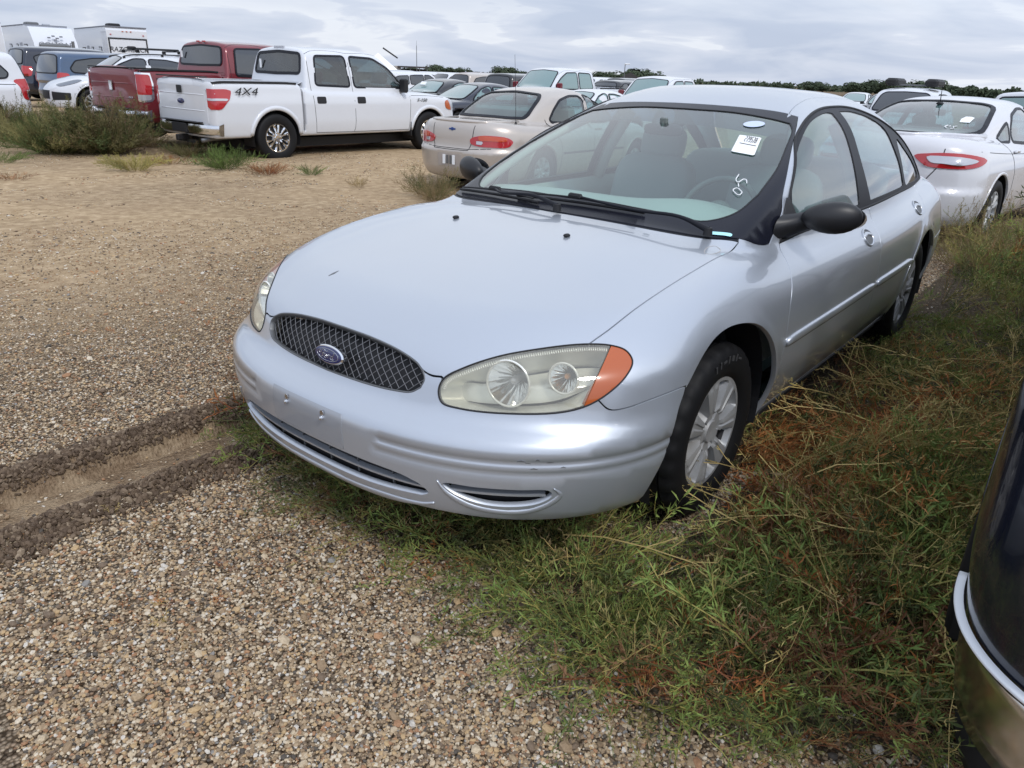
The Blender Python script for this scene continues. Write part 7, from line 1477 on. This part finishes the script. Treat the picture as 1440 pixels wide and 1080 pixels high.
        q = MB(); q.add(*prof_box([(-L_/2+.05, H-.02), (L_/2-(2.2 if nose else .5), H-.02), (L_/2-(2.2 if nose else .5), H+.05), (-L_/2+.05, H+.05)], 2.56)); q.obj('roof_edge', dg, o)
        q = MB(); q.box((-1.5, 0, H+.17), (1.0, .75, .28), bev=.06); q.obj('air_conditioner', M['black'] if not nose else M['rimdark'], o); q = MB(); q.box((1.2, .3, H+.1), (.4, .4, .14), bev=.03); q.obj('roof_vent', lg, o)
        for sy in (1.26, -1.26):
            for (wx, ww, wz, wh) in ((-L_*.28, .7, 2.3, .6), (-L_*.05, .5, 2.35, .5), (L_*.22, .9, 2.3, .55)): q = MB(); q.box((wx, sy, wz), (ww, .03, wh), bev=.01); f = q.obj('window', M['black'], o); q = MB(); q.box((wx, sy*1.006, wz), (ww-.1, .02, wh-.1)); q.obj('pane', M['tint'], f)
            q = MB(); q.box((L_*.08, sy, 1.75), (.66, .03, 1.85), bev=.01); q.obj('door', lg, o)
            for z_, dz in ((1.5, .0), (1.7, .35)): q = MB(); q.tube([(x, sy*1.004, z_+dz*math.sin((x+L_/2)/L_*3)+.5*((x+L_/2)/L_)**2) for x in np.linspace(-L_/2+.2, L_/2-.5, 14)], .05, 4); q.obj('stripe', dg, o)
        for sx in (-.45, .45):
            for sy in (-1, 1): q = MB(); q.lathe([(.001, .1), (.36, .1), (.36, -.1)], (sx-.5, sy*1.05, .37), 'y', 14); q.obj('wheel', M['rubber'], o)
        return o
    RZ = lambda az, da: math.radians(az+da)
    a = rv('white toy-hauler travel trailer seen from behind with dark lettering on its ramp door', 0, 0, RZ(-115.2, 14), 9.5, 3.80, pos=(-115.5, 60, 4.75))
    x_ = -4.75; q = MB(); q.box((x_-.02, 0, 1.9), (.05, 2.25, 2.3), bev=.01); rd = q.obj('ramp_door', M['white'], a)
    for (y, z, dy, dz) in ((0, 3.12, 2.35, .08), (1.15, 2.0, .08, 2.3), (-1.15, 2.0, .08, 2.3)): q = MB(); q.box((x_-.04, y, z), (.05, dy, dz)); q.obj('door_edge', M['black'], rd)
    for y in (-.25, 0, .25, -1.0, 1.0): q = MB(); q.box((x_-.03, y, 3.55 if abs(y) < .5 else 3.35), (.04, .10, .05)); q.obj('marker_light', M['red'] if abs(y) > .5 else M['amber'], a)
    text_obj('lettering', 'RAZORBACK', .42, M['black'], a, (x_-.06, 0, 2.45), (PI/2, 0, -PI/2), .01, .2, .95)
    b = rv('white travel trailer with a sloping lettered front cap beside the toy hauler', 0, 0, RZ(-111.6, 180+13), 9.0, 3.7, nose=True, pos=(-111.55, 60, -4.5))
    text_obj('lettering', 'COUGAR', .42, dg, b, (4.40, 0, 2.55), (PI/2, 0, PI/2), .02, 0, 1.15)
    for (y, z) in ((-.35, 2.62), (-.1, 2.72), (.12, 2.6), (.35, 2.7), (0, 2.5)): q = MB(); q.box((4.30, y, z+.35), (.12, .16, .08)); q.obj('cap_marking', dg, b)
    rv('white travel trailer cut off by the left edge of the photo', 0, 0, RZ(-107.9, 12), 8.5, 3.6, pos=(-107.6, 58, 4.2))
    g = thing('generator_truck', 'dark flatbed with machinery in front of the lettered front cap', 'flatbed truck', at(-110.6, 54, .1), RZ(-110.4, 80)); q = MB(); q.box((0, 0, .9), (4, 1.9, .3)); q.obj('bed', M['black'], g); q = MB(); q.box((-.8, 0, 1.6), (1.4, 1.4, 1.1), bev=.1); q.box((.9, 0, 1.45), (1.2, 1.2, .8), bev=.15); q.tube([(-1.8, .5, 1.0), (-1.8, .5, 2.3)], .08, 8); q.obj('machinery', M['rimdark'], g)
    for sx in (-1.2, 1.2): q = MB(); q.lathe([(.001, .1), (.4, .1), (.4, -.1)], (sx, -.95, .42), 'y', 14, -1); q.lathe([(.001, .1), (.4, .1), (.4, -.1)], (sx, .95, .42), 'y', 14); q.obj('wheel', M['rubber'], g)

build_ground(); build_saloon(M); build_cars(M); build_far(M); build_gravel(); build_weeds(); build_bushes()
